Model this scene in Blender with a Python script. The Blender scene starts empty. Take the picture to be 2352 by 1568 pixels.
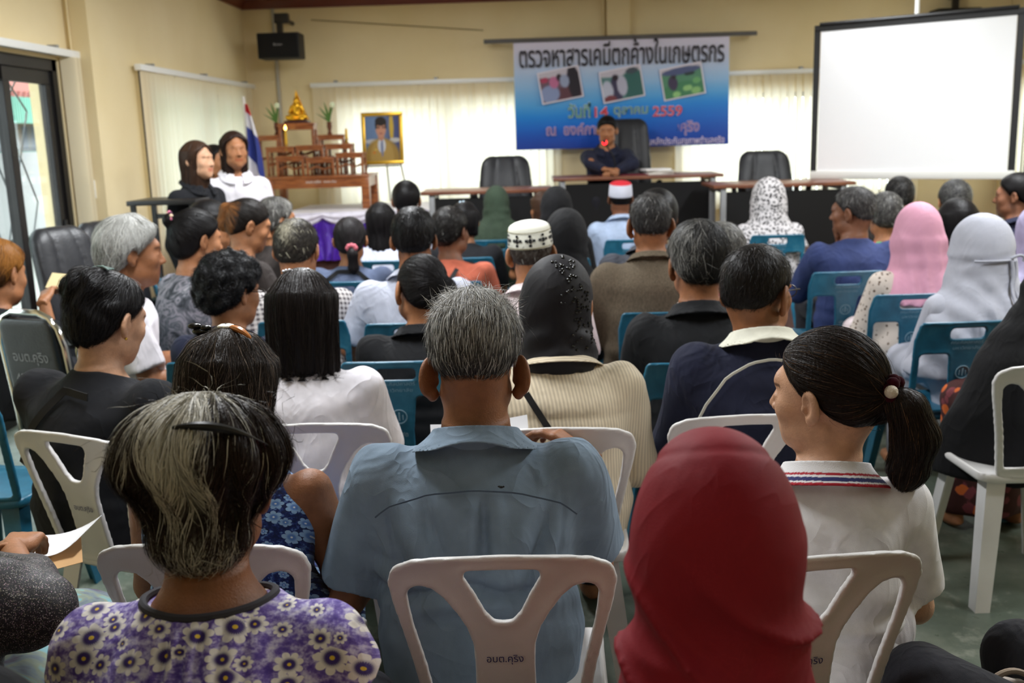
import bpy, bmesh, math, random
import numpy as np
from mathutils import Vector, Matrix, Euler

random.seed(7)
RNG = np.random.default_rng(7)
SC = bpy.context.scene
COL = SC.collection
PI = math.pi

# ------------------------------------------------------------------ camera
F = 2314.0                       # focal length in pixels of the 2352 px frame
PITCH, YAW, ROLL = math.radians(11.58), math.radians(1.3), math.radians(1.7)
CAM = Vector((0, 0, 1.55))
fwd = Vector((-math.sin(YAW) * math.cos(PITCH), math.cos(YAW) * math.cos(PITCH), -math.sin(PITCH)))
r0 = Vector((math.cos(YAW), math.sin(YAW), 0))
u0 = r0.cross(fwd)
rgt = r0 * math.cos(ROLL) - u0 * math.sin(ROLL)
upv = u0 * math.cos(ROLL) + r0 * math.sin(ROLL)
cam = bpy.data.cameras.new('camera')
camo = bpy.data.objects.new('camera', cam)
COL.objects.link(camo)
camo.matrix_world = Matrix(((rgt.x, upv.x, -fwd.x, CAM.x), (rgt.y, upv.y, -fwd.y, CAM.y), (rgt.z, upv.z, -fwd.z, CAM.z), (0, 0, 0, 1)))
cam.sensor_width = 36
cam.lens = F / 2352 * 36
cam.clip_start = 0.05
cam.dof.use_dof = True
cam.dof.focus_distance = 1.9
cam.dof.aperture_fstop = 5.0
SC.camera = camo

# ------------------------------------------------------------------ world, exposure
SC.view_settings.view_transform = 'Standard'
SC.view_settings.look = 'None'
SC.view_settings.gamma = 1
SC.view_settings.use_curve_mapping = False
SC.view_settings.exposure = 0.08
wld = bpy.data.worlds.new('sky')
SC.world = wld
wld.use_nodes = True
wn = wld.node_tree
bg = wn.nodes['Background']
bg.inputs[0].default_value = (0.90, 0.96, 1.0, 1)
bg.inputs[1].default_value = 5.0
SC.cycles.max_bounces = 8
SC.cycles.diffuse_bounces = 5
SC.cycles.glossy_bounces = 3
SC.cycles.transmission_bounces = 4
SC.cycles.transparent_max_bounces = 8
SC.cycles.sample_clamp_indirect = 6
SC.cycles.caustics_reflective = False
SC.cycles.caustics_refractive = False
SC.cycles.use_denoising = True

# room (metres): x right, y towards the stage, z up
YB, XL, XR, YF, ZC = 10.4, -2.82, 4.75, -1.9, 2.93
STAGE = 0.42

def area(name, loc, size, power, rot=(0, 0, 0), col=(1, 1, 1), portal=False):
    l = bpy.data.lights.new(name, 'AREA')
    l.shape = 'RECTANGLE'
    l.size, l.size_y = size
    l.energy = power
    l.color = col
    o = bpy.data.objects.new(name, l)
    o.location = loc
    o.rotation_euler = rot
    COL.objects.link(o)
    if portal:
        l.cycles.is_portal = True
    return o

# fluorescent lamps of the ceiling (their housings are built with the room)
LAMPS = [(-0.9, 0.2), (2.6, 0.2), (-0.9, 3.0), (2.6, 3.0), (-0.9, 5.6), (2.6, 5.6), (-0.9, 8.2), (2.6, 8.2)]
LAMP_POWER = [2, 2, 60, 60, 96, 96, 17, 17]
# ------------------------------------------------------------------ pixel -> place
def ray(px, py):
    return fwd + rgt * ((px - 1176) / F) - upv * ((py - 784) / F)
def at(px, py, D):
    return CAM + ray(px, py) * D
def onY(px, py, Y):
    d = ray(px, py)
    return CAM + d * ((Y - CAM.y) / d.y)
def onX(px, py, X):
    d = ray(px, py)
    return CAM + d * ((X - CAM.x) / d.x)
def onZ(px, py, Z):
    d = ray(px, py)
    return CAM + d * ((Z - CAM.z) / d.z)

# ------------------------------------------------------------------ materials
def lin(c):
    c = np.array(c[:3], float) / 255
    r = np.where(c <= 0.04045, c / 12.92, ((c + 0.055) / 1.055) ** 2.4)
    return (float(r[0]), float(r[1]), float(r[2]), 1.0)

class Mat:
    """a principled material with a small node-building shorthand"""
    def __init__(s, name, col=(200, 200, 200), rough=0.6, spec=0.4, metal=0.0, sheen=0.0):
        s.m = bpy.data.materials.new(name)
        s.m.use_nodes = True
        s.t = s.m.node_tree
        s.b = s.t.nodes['Principled BSDF']
        s.b.inputs['Base Color'].default_value = lin(col)
        s.b.inputs['Roughness'].default_value = rough
        s.b.inputs['Specular IOR Level'].default_value = spec
        s.b.inputs['Metallic'].default_value = metal
        if sheen:
            s.b.inputs['Sheen Weight'].default_value = sheen
    def n(s, typ, ins=None, **kw):
        nd = s.t.nodes.new('ShaderNode' + typ)
        for k, v in kw.items():
            setattr(nd, k, v)
        for k, v in (ins or {}).items():
            if isinstance(v, bpy.types.NodeSocket):
                s.t.links.new(v, nd.inputs[k])
            else:
                nd.inputs[k].default_value = v
        return nd
    def math(s, op, a, b=0.0, c=0.0):
        nd = s.n('Math', operation=op)
        for i, v in enumerate((a, b, c)):
            if isinstance(v, bpy.types.NodeSocket):
                s.t.links.new(v, nd.inputs[i])
            else:
                nd.inputs[i].default_value = v
        return nd.outputs[0]
    def obj(s, scale=(1, 1, 1), rot=(0, 0, 0), src='Object'):
        tc = s.n('TexCoord')
        return s.n('Mapping', {'Vector': tc.outputs[src], 'Scale': scale, 'Rotation': rot}).outputs[0]
    def attr(s, name):
        return s.n('Attribute', attribute_name=name).outputs
    def mix(s, fac, a, b, mode='MIX'):
        nd = s.n('Mix', data_type='RGBA', blend_type=mode)
        for i, v in ((0, fac), (6, a), (7, b)):
            if isinstance(v, bpy.types.NodeSocket):
                s.t.links.new(v, nd.inputs[i])
            else:
                nd.inputs[i].default_value = v if i == 0 else (v if len(v) == 4 else lin(v))
        return nd.outputs[2]
    def noise(s, vec, scale, detail=2.0, rough=0.5):
        return s.n('TexNoise', {'Vector': vec, 'Scale': scale, 'Detail': detail, 'Roughness': rough}).outputs[0]
    def ramp(s, fac, stops, interp='LINEAR'):
        nd = s.n('ValToRGB', {'Fac': fac})
        cr = nd.color_ramp
        cr.interpolation = interp
        while len(cr.elements) < len(stops):
            cr.elements.new(0.5)
        for e, (p, c) in zip(cr.elements, stops):
            e.position = p
            e.color = lin(c) if not isinstance(c, (int, float)) else (c, c, c, 1)
        return nd.outputs[0]
    def link(s, out, inp):
        s.t.links.new(out, s.b.inputs[inp])
        return s
    def bump(s, h, dist, strength=1.0):
        nd = s.n('Bump', {'Height': h, 'Distance': dist, 'Strength': strength})
        s.t.links.new(nd.outputs[0], s.b.inputs['Normal'])
        return s

_MC = {}
def plain(name, col, rough=0.6, spec=0.4, metal=0.0, noise=0.0, nscale=8, bump=0.0, bscale=200, sheen=0.0):
    """plain colour with optional tonal mottling and fine bump"""
    key = (name, tuple(col), rough)
    if key in _MC:
        return _MC[key]
    m = Mat(name, col, rough, spec, metal, sheen)
    if noise or bump:
        v = m.obj()
    if noise:
        f = m.noise(v, nscale, 4)
        c = np.array(col, float)
        m.link(m.ramp(f, [(0.3, tuple(np.clip(c * (1 - noise), 0, 255))), (0.7, tuple(np.clip(c * (1 + noise), 0, 255)))]), 'Base Color')
    if bump:
        m.bump(m.noise(v, bscale, 2), bump)
    _MC[key] = m.m
    return m.m

def cloth(name, col, fold=0.004, weave=True, rough=0.85, noise=0.06, fscale=9, sheen=0.02):
    """woven cloth: soft creases and a fine weave in the bump"""
    key = ('cloth', name, tuple(col))
    if key in _MC:
        return _MC[key]
    m = Mat(name, col, rough, 0.25, sheen=sheen)
    v = m.obj()
    c = np.array(col, float)
    f = m.noise(v, 14, 4)
    m.link(m.ramp(f, [(0.3, tuple(c * (1 - noise))), (0.7, tuple(np.clip(c * (1 + noise), 0, 255)))]), 'Base Color')
    v2 = m.obj((1.0, 1.0, 0.45), (0.2, 0.5, 0.3))
    w = m.n('TexNoise', {'Vector': v2, 'Scale': fscale, 'Detail': 3.0, 'Distortion': 0.6}).outputs[0]
    cr = m.n('TexNoise', {'Vector': m.obj((1.0, 1.0, 0.6), (0.9, 0.3, 1.1)), 'Scale': 7.0, 'Detail': 2.0, 'Distortion': 1.2}).outputs[0]
    cr = m.math('POWER', m.math('SUBTRACT', 1.0, m.math('ABSOLUTE', m.math('MULTIPLY_ADD', cr, 2.0, -1.0))), 5.0)
    h = m.math('ADD', m.math('MULTIPLY', w, fold * 1000), m.math('MULTIPLY', cr, fold * 230))
    if weave:
        h = m.math('ADD', h, m.math('MULTIPLY', m.noise(v, 700, 1), 0.12))
    m.bump(h, 0.004)
    _MC[key] = m.m
    return m.m

def emit(name, col, strength):
    m = bpy.data.materials.new(name)
    m.use_nodes = True
    b = m.node_tree.nodes['Principled BSDF']
    b.inputs['Base Color'].default_value = lin(col)
    b.inputs['Emission Color'].default_value = lin(col)
    b.inputs['Emission Strength'].default_value = strength
    return m

# ------------------------------------------------------------------ objects
def tag(o, label=None, cat=None, group=None, kind=None):
    if label: o['label'] = label
    if cat: o['category'] = cat
    if group: o['group'] = group
    if kind: o['kind'] = kind
    return o
def thing(name, label, cat, loc=(0, 0, 0), rz=0.0, group=None):
    o = bpy.data.objects.new(name, None)
    o.empty_display_size = 0.1
    o.location = loc
    o.rotation_euler = (0, 0, rz)
    COL.objects.link(o)
    return tag(o, label, cat, group)
def link(name, me, mat=None, parent=None, loc=None, rot=None):
    o = bpy.data.objects.new(name, me)
    if mat is not None:
        for m in (mat if isinstance(mat, (list, tuple)) else [mat]):
            me.materials.append(m.m if isinstance(m, Mat) else m)
    if parent is not None:
        o.parent = parent
    if loc is not None: o.location = loc
    if rot is not None: o.rotation_euler = rot
    COL.objects.link(o)
    return o
def copy_thing(root, loc, rz, label=None, group=None):
    r = root.copy(); COL.objects.link(r)
    r.location = loc; r.rotation_euler = (0, 0, rz)
    if label: r['label'] = label
    if group: r['group'] = group
    for ch in list(root.children):
        c = ch.copy(); COL.objects.link(c); c.parent = r
        for g in list(ch.children):
            d = g.copy(); COL.objects.link(d); d.parent = c
    return r

class MB:
    """collects shapes into one mesh"""
    def __init__(s):
        s.bm = bmesh.new()
    def box(s, c, d, bev=0.0, M=None, mi=0):
        r = bmesh.ops.create_cube(s.bm, size=1)
        vs = r['verts']
        bmesh.ops.scale(s.bm, vec=d, verts=vs)
        if bev:
            es = list({e for v in vs for e in v.link_edges})
            rr = bmesh.ops.bevel(s.bm, geom=es, offset=bev, segments=2, affect='EDGES', profile=0.6)
            vs = list({v for f in rr['faces'] for v in f.verts} | {v for v in vs if v.is_valid})
        if M is not None:
            bmesh.ops.transform(s.bm, matrix=M, verts=vs)
        bmesh.ops.translate(s.bm, vec=c, verts=vs)
        if mi:
            for f in {f for v in vs for f in v.link_faces}: f.material_index = mi
        return s
    def tube(s, pts, rad, seg=8, closed=False, mi=0):
        pts = [Vector(p) for p in pts]
        n = len(pts)
        rad = rad if isinstance(rad, (list, tuple)) else [rad] * n
        rings = []
        ref = None
        for i, p in enumerate(pts):
            a = pts[(i - 1) % n] if (i or closed) else p
            b = pts[(i + 1) % n] if (i < n - 1 or closed) else p
            t = (b - a).normalized()
            if ref is None:
                ref = Vector((0, 0, 1)) if abs(t.z) < 0.9 else Vector((1, 0, 0))
            x = t.cross(ref)
            if x.length < 1e-5: x = t.orthogonal()
            x.normalize()
            y = t.cross(x).normalized()
            ref = -y if False else x.cross(t)
            rings.append([s.bm.verts.new(p + (x * math.cos(k * 2 * PI / seg) + y * math.sin(k * 2 * PI / seg)) * rad[i]) for k in range(seg)])
        for i in range(n if closed else n - 1):
            A, B = rings[i], rings[(i + 1) % n]
            for k in range(seg):
                f = s.bm.faces.new((A[k], A[(k + 1) % seg], B[(k + 1) % seg], B[k])); f.material_index = mi
        if not closed:
            s.bm.faces.new(rings[0][::-1]).material_index = mi
            s.bm.faces.new(rings[-1]).material_index = mi
        return s
    def lathe(s, prof, c=(0, 0, 0), seg=20, mi=0):
        rings = []
        for r, z in prof:
            rings.append([s.bm.verts.new((c[0] + r * math.cos(k * 2 * PI / seg), c[1] + r * math.sin(k * 2 * PI / seg), c[2] + z)) for k in range(seg)])
        for A, B in zip(rings, rings[1:]):
            for k in range(seg):
                f = s.bm.faces.new((A[k], A[(k + 1) % seg], B[(k + 1) % seg], B[k])); f.material_index = mi
        s.bm.faces.new(rings[0][::-1]).material_index = mi
        s.bm.faces.new(rings[-1]).material_index = mi
        return s
    def poly(s, pts, mi=0):
        f = s.bm.faces.new([s.bm.verts.new(p) for p in pts]); f.material_index = mi
        return s
    def grid(s, fn, nu, nv, mi=0):
        V = [[s.bm.verts.new(fn(i / nu, j / nv)) for j in range(nv + 1)] for i in range(nu + 1)]
        for i in range(nu):
            for j in range(nv):
                f = s.bm.faces.new((V[i][j], V[i + 1][j], V[i + 1][j + 1], V[i][j + 1])); f.material_index = mi
        return s
    def sphere(s, c, r, seg=12, sc=(1, 1, 1), mi=0):
        rr = bmesh.ops.create_uvsphere(s.bm, u_segments=seg, v_segments=max(6, seg // 2), radius=r)
        bmesh.ops.scale(s.bm, vec=sc, verts=rr['verts'])
        bmesh.ops.translate(s.bm, vec=c, verts=rr['verts'])
        if mi:
            for f in {f for v in rr['verts'] for f in v.link_faces}: f.material_index = mi
        return s
    def out(s, name, mat=None, parent=None, smooth=True, loc=None, rot=None, thick=0.0, sharp=35):
        if thick:
            bmesh.ops.recalc_face_normals(s.bm, faces=s.bm.faces)
            bmesh.ops.solidify(s.bm, geom=list(s.bm.faces), thickness=thick)
        bmesh.ops.recalc_face_normals(s.bm, faces=s.bm.faces)
        me = bpy.data.meshes.new(name)
        if smooth:
            for f in s.bm.faces: f.smooth = True
            lim = math.radians(sharp)
            for e in s.bm.edges:
                if len(e.link_faces) == 2 and e.calc_face_angle(0) > lim: e.smooth = False
        s.bm.to_mesh(me)
        s.bm.free()
        return link(name, me, mat, parent, loc, rot)

def text_mesh(body, width=None, size=1.0, extrude=0.0, mirror=False, bold=0.0, height=None):
    """lettering as a mesh in the XY plane, centred at the origin; spacing fitted to width"""
    cu = bpy.data.curves.new('lettering', 'FONT')
    cu.body = body
    cu.size = size
    cu.resolution_u = 3
    cu.extrude = extrude
    cu.offset = bold
    o = bpy.data.objects.new('lettering', cu)
    COL.objects.link(o)
    dg = bpy.context.evaluated_depsgraph_get()
    me = bpy.data.meshes.new_from_object(o.evaluated_get(dg))
    bpy.data.objects.remove(o)
    bpy.data.curves.remove(cu)
    co = np.empty(len(me.vertices) * 3, np.float32)
    me.vertices.foreach_get('co', co)
    co = co.reshape(-1, 3)
    if len(co):
        lo, hi = co.min(0), co.max(0)
        co[:, :2] -= ((lo + hi) / 2)[:2]
        sx = width / (hi[0] - lo[0]) if width else 1
        sy = height / (hi[1] - lo[1]) if height else sx
        co[:, 0] *= sx
        co[:, 1] *= sy
        me.vertices.foreach_set('co', co.ravel())
    return me

# ------------------------------------------------------------------ implicit modelling
def seg(lo, hi, h):
    return np.linspace(lo, hi, max(2, int(math.ceil((hi - lo) / h)) + 1), dtype=np.float32)
def axis(*spans):
    """rectilinear axis: (lo, hi, step) spans that follow each other"""
    out = [seg(*spans[0])]
    for s_ in spans[1:]:
        out.append(seg(*s_)[1:])
    return np.concatenate(out)
def sm(a, b, k):
    h = np.maximum(k - np.abs(a - b), 0) / k
    return np.minimum(a, b) - h * h * k * 0.25

class Field:
    """signed distance field on a rectilinear grid, meshed by surface nets"""
    def __init__(s, ax, ay, az):
        s.ax = [np.asarray(a, np.float32) for a in (ax, ay, az)]
        s.g = np.full([len(a) for a in s.ax], 1.0, np.float32)
    def sub(s, lo, hi):
        sl, cs = [], []
        for a, l, h, k in zip(s.ax, lo, hi, range(3)):
            i0, i1 = np.searchsorted(a, l), np.searchsorted(a, h, side='right')
            i0, i1 = max(i0 - 1, 0), min(i1 + 1, len(a))
            sl.append(slice(i0, i1))
            shp = [1, 1, 1]; shp[k] = -1
            cs.append(a[i0:i1].reshape(shp))
        return tuple(sl), cs
    def put(s, fn, lo, hi, k=0.0, op='add', pad=0.03):
        p = k + pad
        sl, (X, Y, Z) = s.sub([v - p for v in lo], [v + p for v in hi])
        cur = s.g[sl]
        if cur.size == 0:
            return s
        d = np.broadcast_to(fn(X, Y, Z), cur.shape).astype(np.float32)
        if op == 'add':
            s.g[sl] = sm(cur, d, k) if k else np.minimum(cur, d)
        elif op == 'cut':
            s.g[sl] = -sm(-cur, d, k) if k else np.maximum(cur, -d)
        elif op == 'int':
            s.g[sl] = -sm(-cur, -d, k) if k else np.maximum(cur, d)
        return s
    def cone(s, a, b, ra, rb, k=0.02, op='add', sq=None):
        a, b = [float(v) for v in a], [float(v) for v in b]
        ba = [b[i] - a[i] for i in range(3)]
        L = max(sum(v * v for v in ba), 1e-9)
        def fn(X, Y, Z):
            x, y, z = X - a[0], Y - a[1], Z - a[2]
            t = np.clip((x * ba[0] + y * ba[1] + z * ba[2]) / L, 0, 1)
            return np.sqrt((x - t * ba[0]) ** 2 + (y - t * ba[1]) ** 2 + (z - t * ba[2]) ** 2) - (ra + (rb - ra) * t)
        m = max(ra, rb)
        return s.put(fn, [min(a[i], b[i]) - m for i in range(3)], [max(a[i], b[i]) + m for i in range(3)], k, op)
    def chain(s, pts, rads, k=0.02, op='add'):
        for i in range(len(pts) - 1):
            s.cone(pts[i], pts[i + 1], rads[i], rads[i + 1], k, op)
        return s
    def ell(s, c, r, k=0.02, op='add', R=None, inf=0.0):
        c = [float(v) for v in c]
        r = [float(v) + inf for v in r]
        m = max(r)
        if R is not None:
            Q = R.transposed()
        def fn(X, Y, Z):
            x, y, z = X - c[0], Y - c[1], Z - c[2]
            if R is not None:
                x, y, z = (Q[0][0] * x + Q[0][1] * y + Q[0][2] * z, Q[1][0] * x + Q[1][1] * y + Q[1][2] * z, Q[2][0] * x + Q[2][1] * y + Q[2][2] * z)
            k0 = np.sqrt((x / r[0]) ** 2 + (y / r[1]) ** 2 + (z / r[2]) ** 2)
            k1 = np.sqrt((x / r[0] ** 2) ** 2 + (y / r[1] ** 2) ** 2 + (z / r[2] ** 2) ** 2) + 1e-6
            return k0 * (k0 - 1) / k1
        b = [m] * 3 if R is not None else r
        return s.put(fn, [c[i] - b[i] for i in range(3)], [c[i] + b[i] for i in range(3)], k, op)
    def loft(s, zs, aw, bw, yc=None, xc=None, k=0.0, op='add', fold=None, e=2.0):
        """stack of (super)ellipses along z: half widths aw, half depths bw, centres yc, xc"""
        zs = np.asarray(zs, float)
        yc = np.zeros(len(zs)) if yc is None else np.asarray(yc, float)
        xc = np.zeros(len(zs)) if xc is None else np.asarray(xc, float)
        fine = np.linspace(zs[0], zs[-1], 120)
        def smooth(v):
            w = np.interp(fine, zs, v)
            ker = np.hanning(15); ker /= ker.sum()
            return np.convolve(np.pad(w, 7, mode='edge'), ker, 'valid')
        A, B, CY, CX = smooth(aw), smooth(bw), smooth(yc), smooth(xc)
        def fn(X, Y, Z):
            a = np.interp(Z, fine, A).astype(np.float32); b = np.interp(Z, fine, B).astype(np.float32)
            cy = np.interp(Z, fine, CY).astype(np.float32); cx = np.interp(Z, fine, CX).astype(np.float32)
            x, y = X - cx, Y - cy
            if e == 2.0:
                k0 = np.sqrt((x / a) ** 2 + (y / b) ** 2)
            else:
                k0 = ((np.abs(x) / a) ** e + (np.abs(y) / b) ** e) ** (1 / e)
            k1 = np.sqrt((x / a ** 2) ** 2 + (y / b ** 2) ** 2) + 1e-5
            d = np.where(k0 > 0.3, k0 * (k0 - 1) / k1, (k0 - 1) * np.minimum(a, b))
            if fold is not None:
                d = d + fold(X, Y, Z)
            dz = np.maximum(zs[0] - Z, Z - zs[-1])
            return np.maximum(d, dz)
        lo = (float((xc - aw).min()), float((yc - bw).min()), float(zs[0]))
        hi = (float((xc + aw).max()), float((yc + bw).max()), float(zs[-1]))
        return s.put(fn, lo, hi, k, op, 0.045)
    def half(s, p, n, k=0.0, op='cut'):
        """cut away the side of plane (p, n) that n points to"""
        p = [float(v) for v in p]; n = Vector(n).normalized()
        X, Y, Z = [a.reshape([-1 if i == j else 1 for j in range(3)]) for i, a in enumerate(s.ax)]
        d = (-( (X - p[0]) * n.x + (Y - p[1]) * n.y + (Z - p[2]) * n.z)).astype(np.float32)
        s.g = -sm(-s.g, np.broadcast_to(d, s.g.shape), k) if k else np.maximum(s.g, -d)
        return s
    def coords(s):
        return [a.reshape([-1 if i == j else 1 for j in range(3)]) for i, a in enumerate(s.ax)]
    def sample(s, P):
        """trilinear value and gradient at points P (n, 3)"""
        idx, fr, hs = [], [], []
        for k in range(3):
            a = s.ax[k]
            i = np.clip(np.searchsorted(a, P[:, k]) - 1, 0, len(a) - 2)
            h = a[i + 1] - a[i]
            idx.append(i); hs.append(h)
            fr.append(np.clip((P[:, k] - a[i]) / h, 0, 1))
        i, j, k = idx; u, v, w = fr
        g = s.g
        c = [g[i + a, j + b, k + d] for a in (0, 1) for b in (0, 1) for d in (0, 1)]
        c00 = c[0] * (1 - u) + c[4] * u; c01 = c[1] * (1 - u) + c[5] * u
        c10 = c[2] * (1 - u) + c[6] * u; c11 = c[3] * (1 - u) + c[7] * u
        val = (c00 * (1 - v) + c10 * v) * (1 - w) + (c01 * (1 - v) + c11 * v) * w
        gx = ((c[4] - c[0]) * (1 - v) * (1 - w) + (c[6] - c[2]) * v * (1 - w) + (c[5] - c[1]) * (1 - v) * w + (c[7] - c[3]) * v * w) / hs[0]
        gy = ((c10 - c00) * (1 - w) + (c11 - c01) * w) / hs[1]
        gz = ((c01 * (1 - v) + c11 * v) - (c00 * (1 - v) + c10 * v)) / hs[2]
        G = np.stack([gx, gy, gz], 1)
        G /= np.linalg.norm(G, axis=1, keepdims=True) + 1e-9
        return val, G
    def nets(s):
        g = s.g.copy()
        big = 1.0
        for k in range(3):
            sl = [slice(None)] * 3
            sl[k] = 0; g[tuple(sl)] = np.maximum(g[tuple(sl)], 1e-4)
            sl[k] = -1; g[tuple(sl)] = np.maximum(g[tuple(sl)], 1e-4)
        ins = g < 0
        cnt = np.zeros([n - 1 for n in g.shape], np.uint8)
        for a in (0, 1):
            for b in (0, 1):
                for c in (0, 1):
                    cnt += ins[a:g.shape[0] - 1 + a, b:g.shape[1] - 1 + b, c:g.shape[2] - 1 + c]
        act = np.nonzero((cnt > 0) & (cnt < 8))
        n = len(act[0])
        idm = np.full(cnt.shape, -1, np.int32)
        idm[act] = np.arange(n)
        i, j, k = act
        cv = {(a, b, c): g[i + a, j + b, k + c] for a in (0, 1) for b in (0, 1) for c in (0, 1)}
        acc = np.zeros((n, 3), np.float32); num = np.zeros(n, np.float32)
        for ax_ in range(3):
            for b in (0, 1):
                for c in (0, 1):
                    p = [b, c]; p.insert(ax_, 0); q = list(p); q[ax_] = 1
                    va, vb = cv[tuple(p)], cv[tuple(q)]
                    m = (va < 0) != (vb < 0)
                    t = np.where(m, va / np.where(m, va - vb, 1), 0)
                    pos = np.zeros((n, 3), np.float32) + np.array(p, np.float32)
                    pos[:, ax_] = t
                    acc += np.where(m[:, None], pos, 0); num += m
        acc /= num[:, None]
        V = np.empty((n, 3), np.float32)
        for ax_, ii in enumerate((i, j, k)):
            a = s.ax[ax_]
            V[:, ax_] = a[ii] + acc[:, ax_] * (a[ii + 1] - a[ii])
        Q = []
        for ax_ in range(3):
            A = np.take(ins, range(0, g.shape[ax_] - 1), ax_); B = np.take(ins, range(1, g.shape[ax_]), ax_)
            e = np.nonzero(A != B)
            o1, o2 = [d for d in range(3) if d != ax_]
            ok = (e[o1] > 0) & (e[o2] > 0) & (e[o1] < g.shape[o1] - 1) & (e[o2] < g.shape[o2] - 1)
            e = [x[ok] for x in e]
            flip = A[tuple(e)]
            def cell(d1, d2):
                q = [x.copy() for x in e]; q[o1] = q[o1] - d1; q[o2] = q[o2] - d2
                return idm[tuple(q)]
            q = np.stack([cell(1, 1), cell(0, 1), cell(0, 0), cell(1, 0)], 1)
            if ax_ == 1: flip = ~flip
            q[~flip] = q[~flip][:, ::-1]
            Q.append(q)
        return V, np.concatenate(Q)

def raw_mesh(name, V, Q, col=None):
    """mesh from arrays: V (n,3), Q (m,4) or (m,3); col per vertex rgb(a)"""
    me = bpy.data.meshes.new(name)
    V = np.ascontiguousarray(V, np.float32); Q = np.ascontiguousarray(Q, np.int32)
    me.vertices.add(len(V)); me.vertices.foreach_set('co', V.ravel())
    m, k = Q.shape
    me.loops.add(m * k); me.loops.foreach_set('vertex_index', Q.ravel())
    me.polygons.add(m)
    me.polygons.foreach_set('loop_start', np.arange(0, m * k, k, dtype=np.int32))
    me.polygons.foreach_set('use_smooth', np.ones(m, bool))
    if col is not None:
        a = me.attributes.new('tint', 'FLOAT_COLOR', 'POINT')
        c = np.ones((len(V), 4), np.float32); c[:, :col.shape[1]] = col
        a.data.foreach_set('color', c.ravel())
    me.update(calc_edges=True)
    me.validate()
    return me
def relax(V, Q, it=1, f=0.5):
    for _ in range(it):
        acc = np.zeros_like(V); num = np.zeros(len(V), np.float32)
        for a in range(4):
            for b in (1, 3):
                np.add.at(acc, Q[:, a], V[Q[:, (a + b) % 4]]); np.add.at(num, Q[:, a], 1)
        V = V * (1 - f) + f * acc / np.maximum(num, 1)[:, None]
    return V
# ================================================================== SETTING
wall_cream = Mat('cream_wall_paint', (226, 212, 166), 0.75, 0.25)
v_ = wall_cream.obj(src='Generated')
wall_cream.link(wall_cream.ramp(wall_cream.noise(wall_cream.obj(), 1.3, 4), [(0.3, (224, 205, 160)), (0.7, (233, 216, 176))]), 'Base Color')
wall_cream.bump(wall_cream.noise(wall_cream.obj(), 60, 3), 0.0015, 0.5)
white_metal = plain('white_painted_metal', (232, 232, 228), 0.35, 0.5)
black_alu = plain('black_aluminium', (22, 20, 20), 0.4, 0.5)
black_plastic = plain('black_plastic', (18, 18, 20), 0.45, 0.5)
chrome = plain('chrome', (215, 215, 210), 0.12, 0.5, 1.0)
grey_steel = plain('grey_steel_leg', (150, 152, 155), 0.4, 0.5, 0.3)

fl = Mat('polished_concrete', (120, 130, 118), 0.35, 0.5)
n1 = fl.noise(fl.obj(), 2.2, 6, 0.65)
n2 = fl.noise(fl.obj((1, 1, 1), (0, 0, 0.7)), 9, 5, 0.7)
base = fl.ramp(n1, [(0.30, (72, 82, 72)), (0.52, (98, 108, 96)), (0.72, (134, 140, 126))])
fl.link(fl.mix(fl.ramp(n2, [(0.55, 0.0), (0.75, 0.75)]), base, (168, 170, 156)), 'Base Color')
fl.link(fl.ramp(n2, [(0.3, 0.25), (0.8, 0.5)]), 'Roughness')

def struct(name, mb, mat, smooth=False, **k):
    return tag(mb.out(name, mat, smooth=smooth, **k), kind='structure')

XD = XL - 0.15                   # the door wall stands a little behind the window wall
cor = onY(600, 250, YB)
struct('floor', MB().box(((XL + XR) / 2 - 0.1, (YF + YB) / 2, -0.05), (XR - XL + 0.9, YB - YF + 0.5, 0.1)), fl)
ceil_m = plain('ceiling_white', (236, 234, 226), 0.8, 0.2)
struct('ceiling', MB().box(((XL + XR) / 2 - 0.1, (YF + YB) / 2, ZC + 0.05), (XR - XL + 0.9, YB - YF + 0.5, 0.1)), ceil_m)

# back wall with two wide window openings, and the shallow column between them
def wall_holes(name, x0, x1, holes, z0, z1, fix, mat, axis_='x', t=0.2):
    """wall along one axis from x0 to x1 with openings (a, b, za, zb); fix = inner face coordinate, t signed thickness"""
    mb = MB()
    def blk(a, b, za, zb):
        if b - a < 1e-4 or zb - za < 1e-4: return
        c = ((a + b) / 2, fix + t / 2, (za + zb) / 2); d = (b - a, abs(t), zb - za)
        if axis_ == 'y':
            c = (c[1], c[0], c[2]); d = (d[1], d[0], d[2])
        mb.box(c, d)
    cur = x0
    for a, b, za, zb in sorted(holes):
        blk(cur, a, z0, z1); blk(a, b, z0, za); blk(a, b, zb, z1); cur = b
    blk(cur, x1, z0, z1)
    return struct(name, mb, mat)
WZ0, WZ1 = 0.85, onY(900, 238, YB).z
wxs = [onY(p, 300, YB).x for p in (778, 1268, 1560, 2085, 2300, 2420)]
HB = [(wxs[0], wxs[1], WZ0, WZ1), (wxs[2], wxs[3], WZ0, WZ1)]
wall_holes('wall_back', XL - 0.3, XR + 0.2, HB, 0, ZC, YB, wall_cream)
cx0, cx1 = onY(1393, 60, YB).x, onY(1445, 60, YB).x
struct('trim_1', MB().box(((cx0 + cx1) / 2, YB - 0.04, ZC / 2), (cx1 - cx0, 0.08, ZC)), wall_cream)
RW1 = onX(2318, 440, XR).y; RW0 = RW1 - 3.0
wall_holes('wall_right', YF - 0.2, YB + 0.2, [(RW0, RW1, WZ0, WZ1)], 0, ZC, XR, wall_cream, 'y', 0.2)
struct('wall_rear', MB().box(((XL + XR) / 2, YF - 0.1, ZC / 2), (XR - XL + 0.8, 0.2, ZC)), wall_cream)

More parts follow.
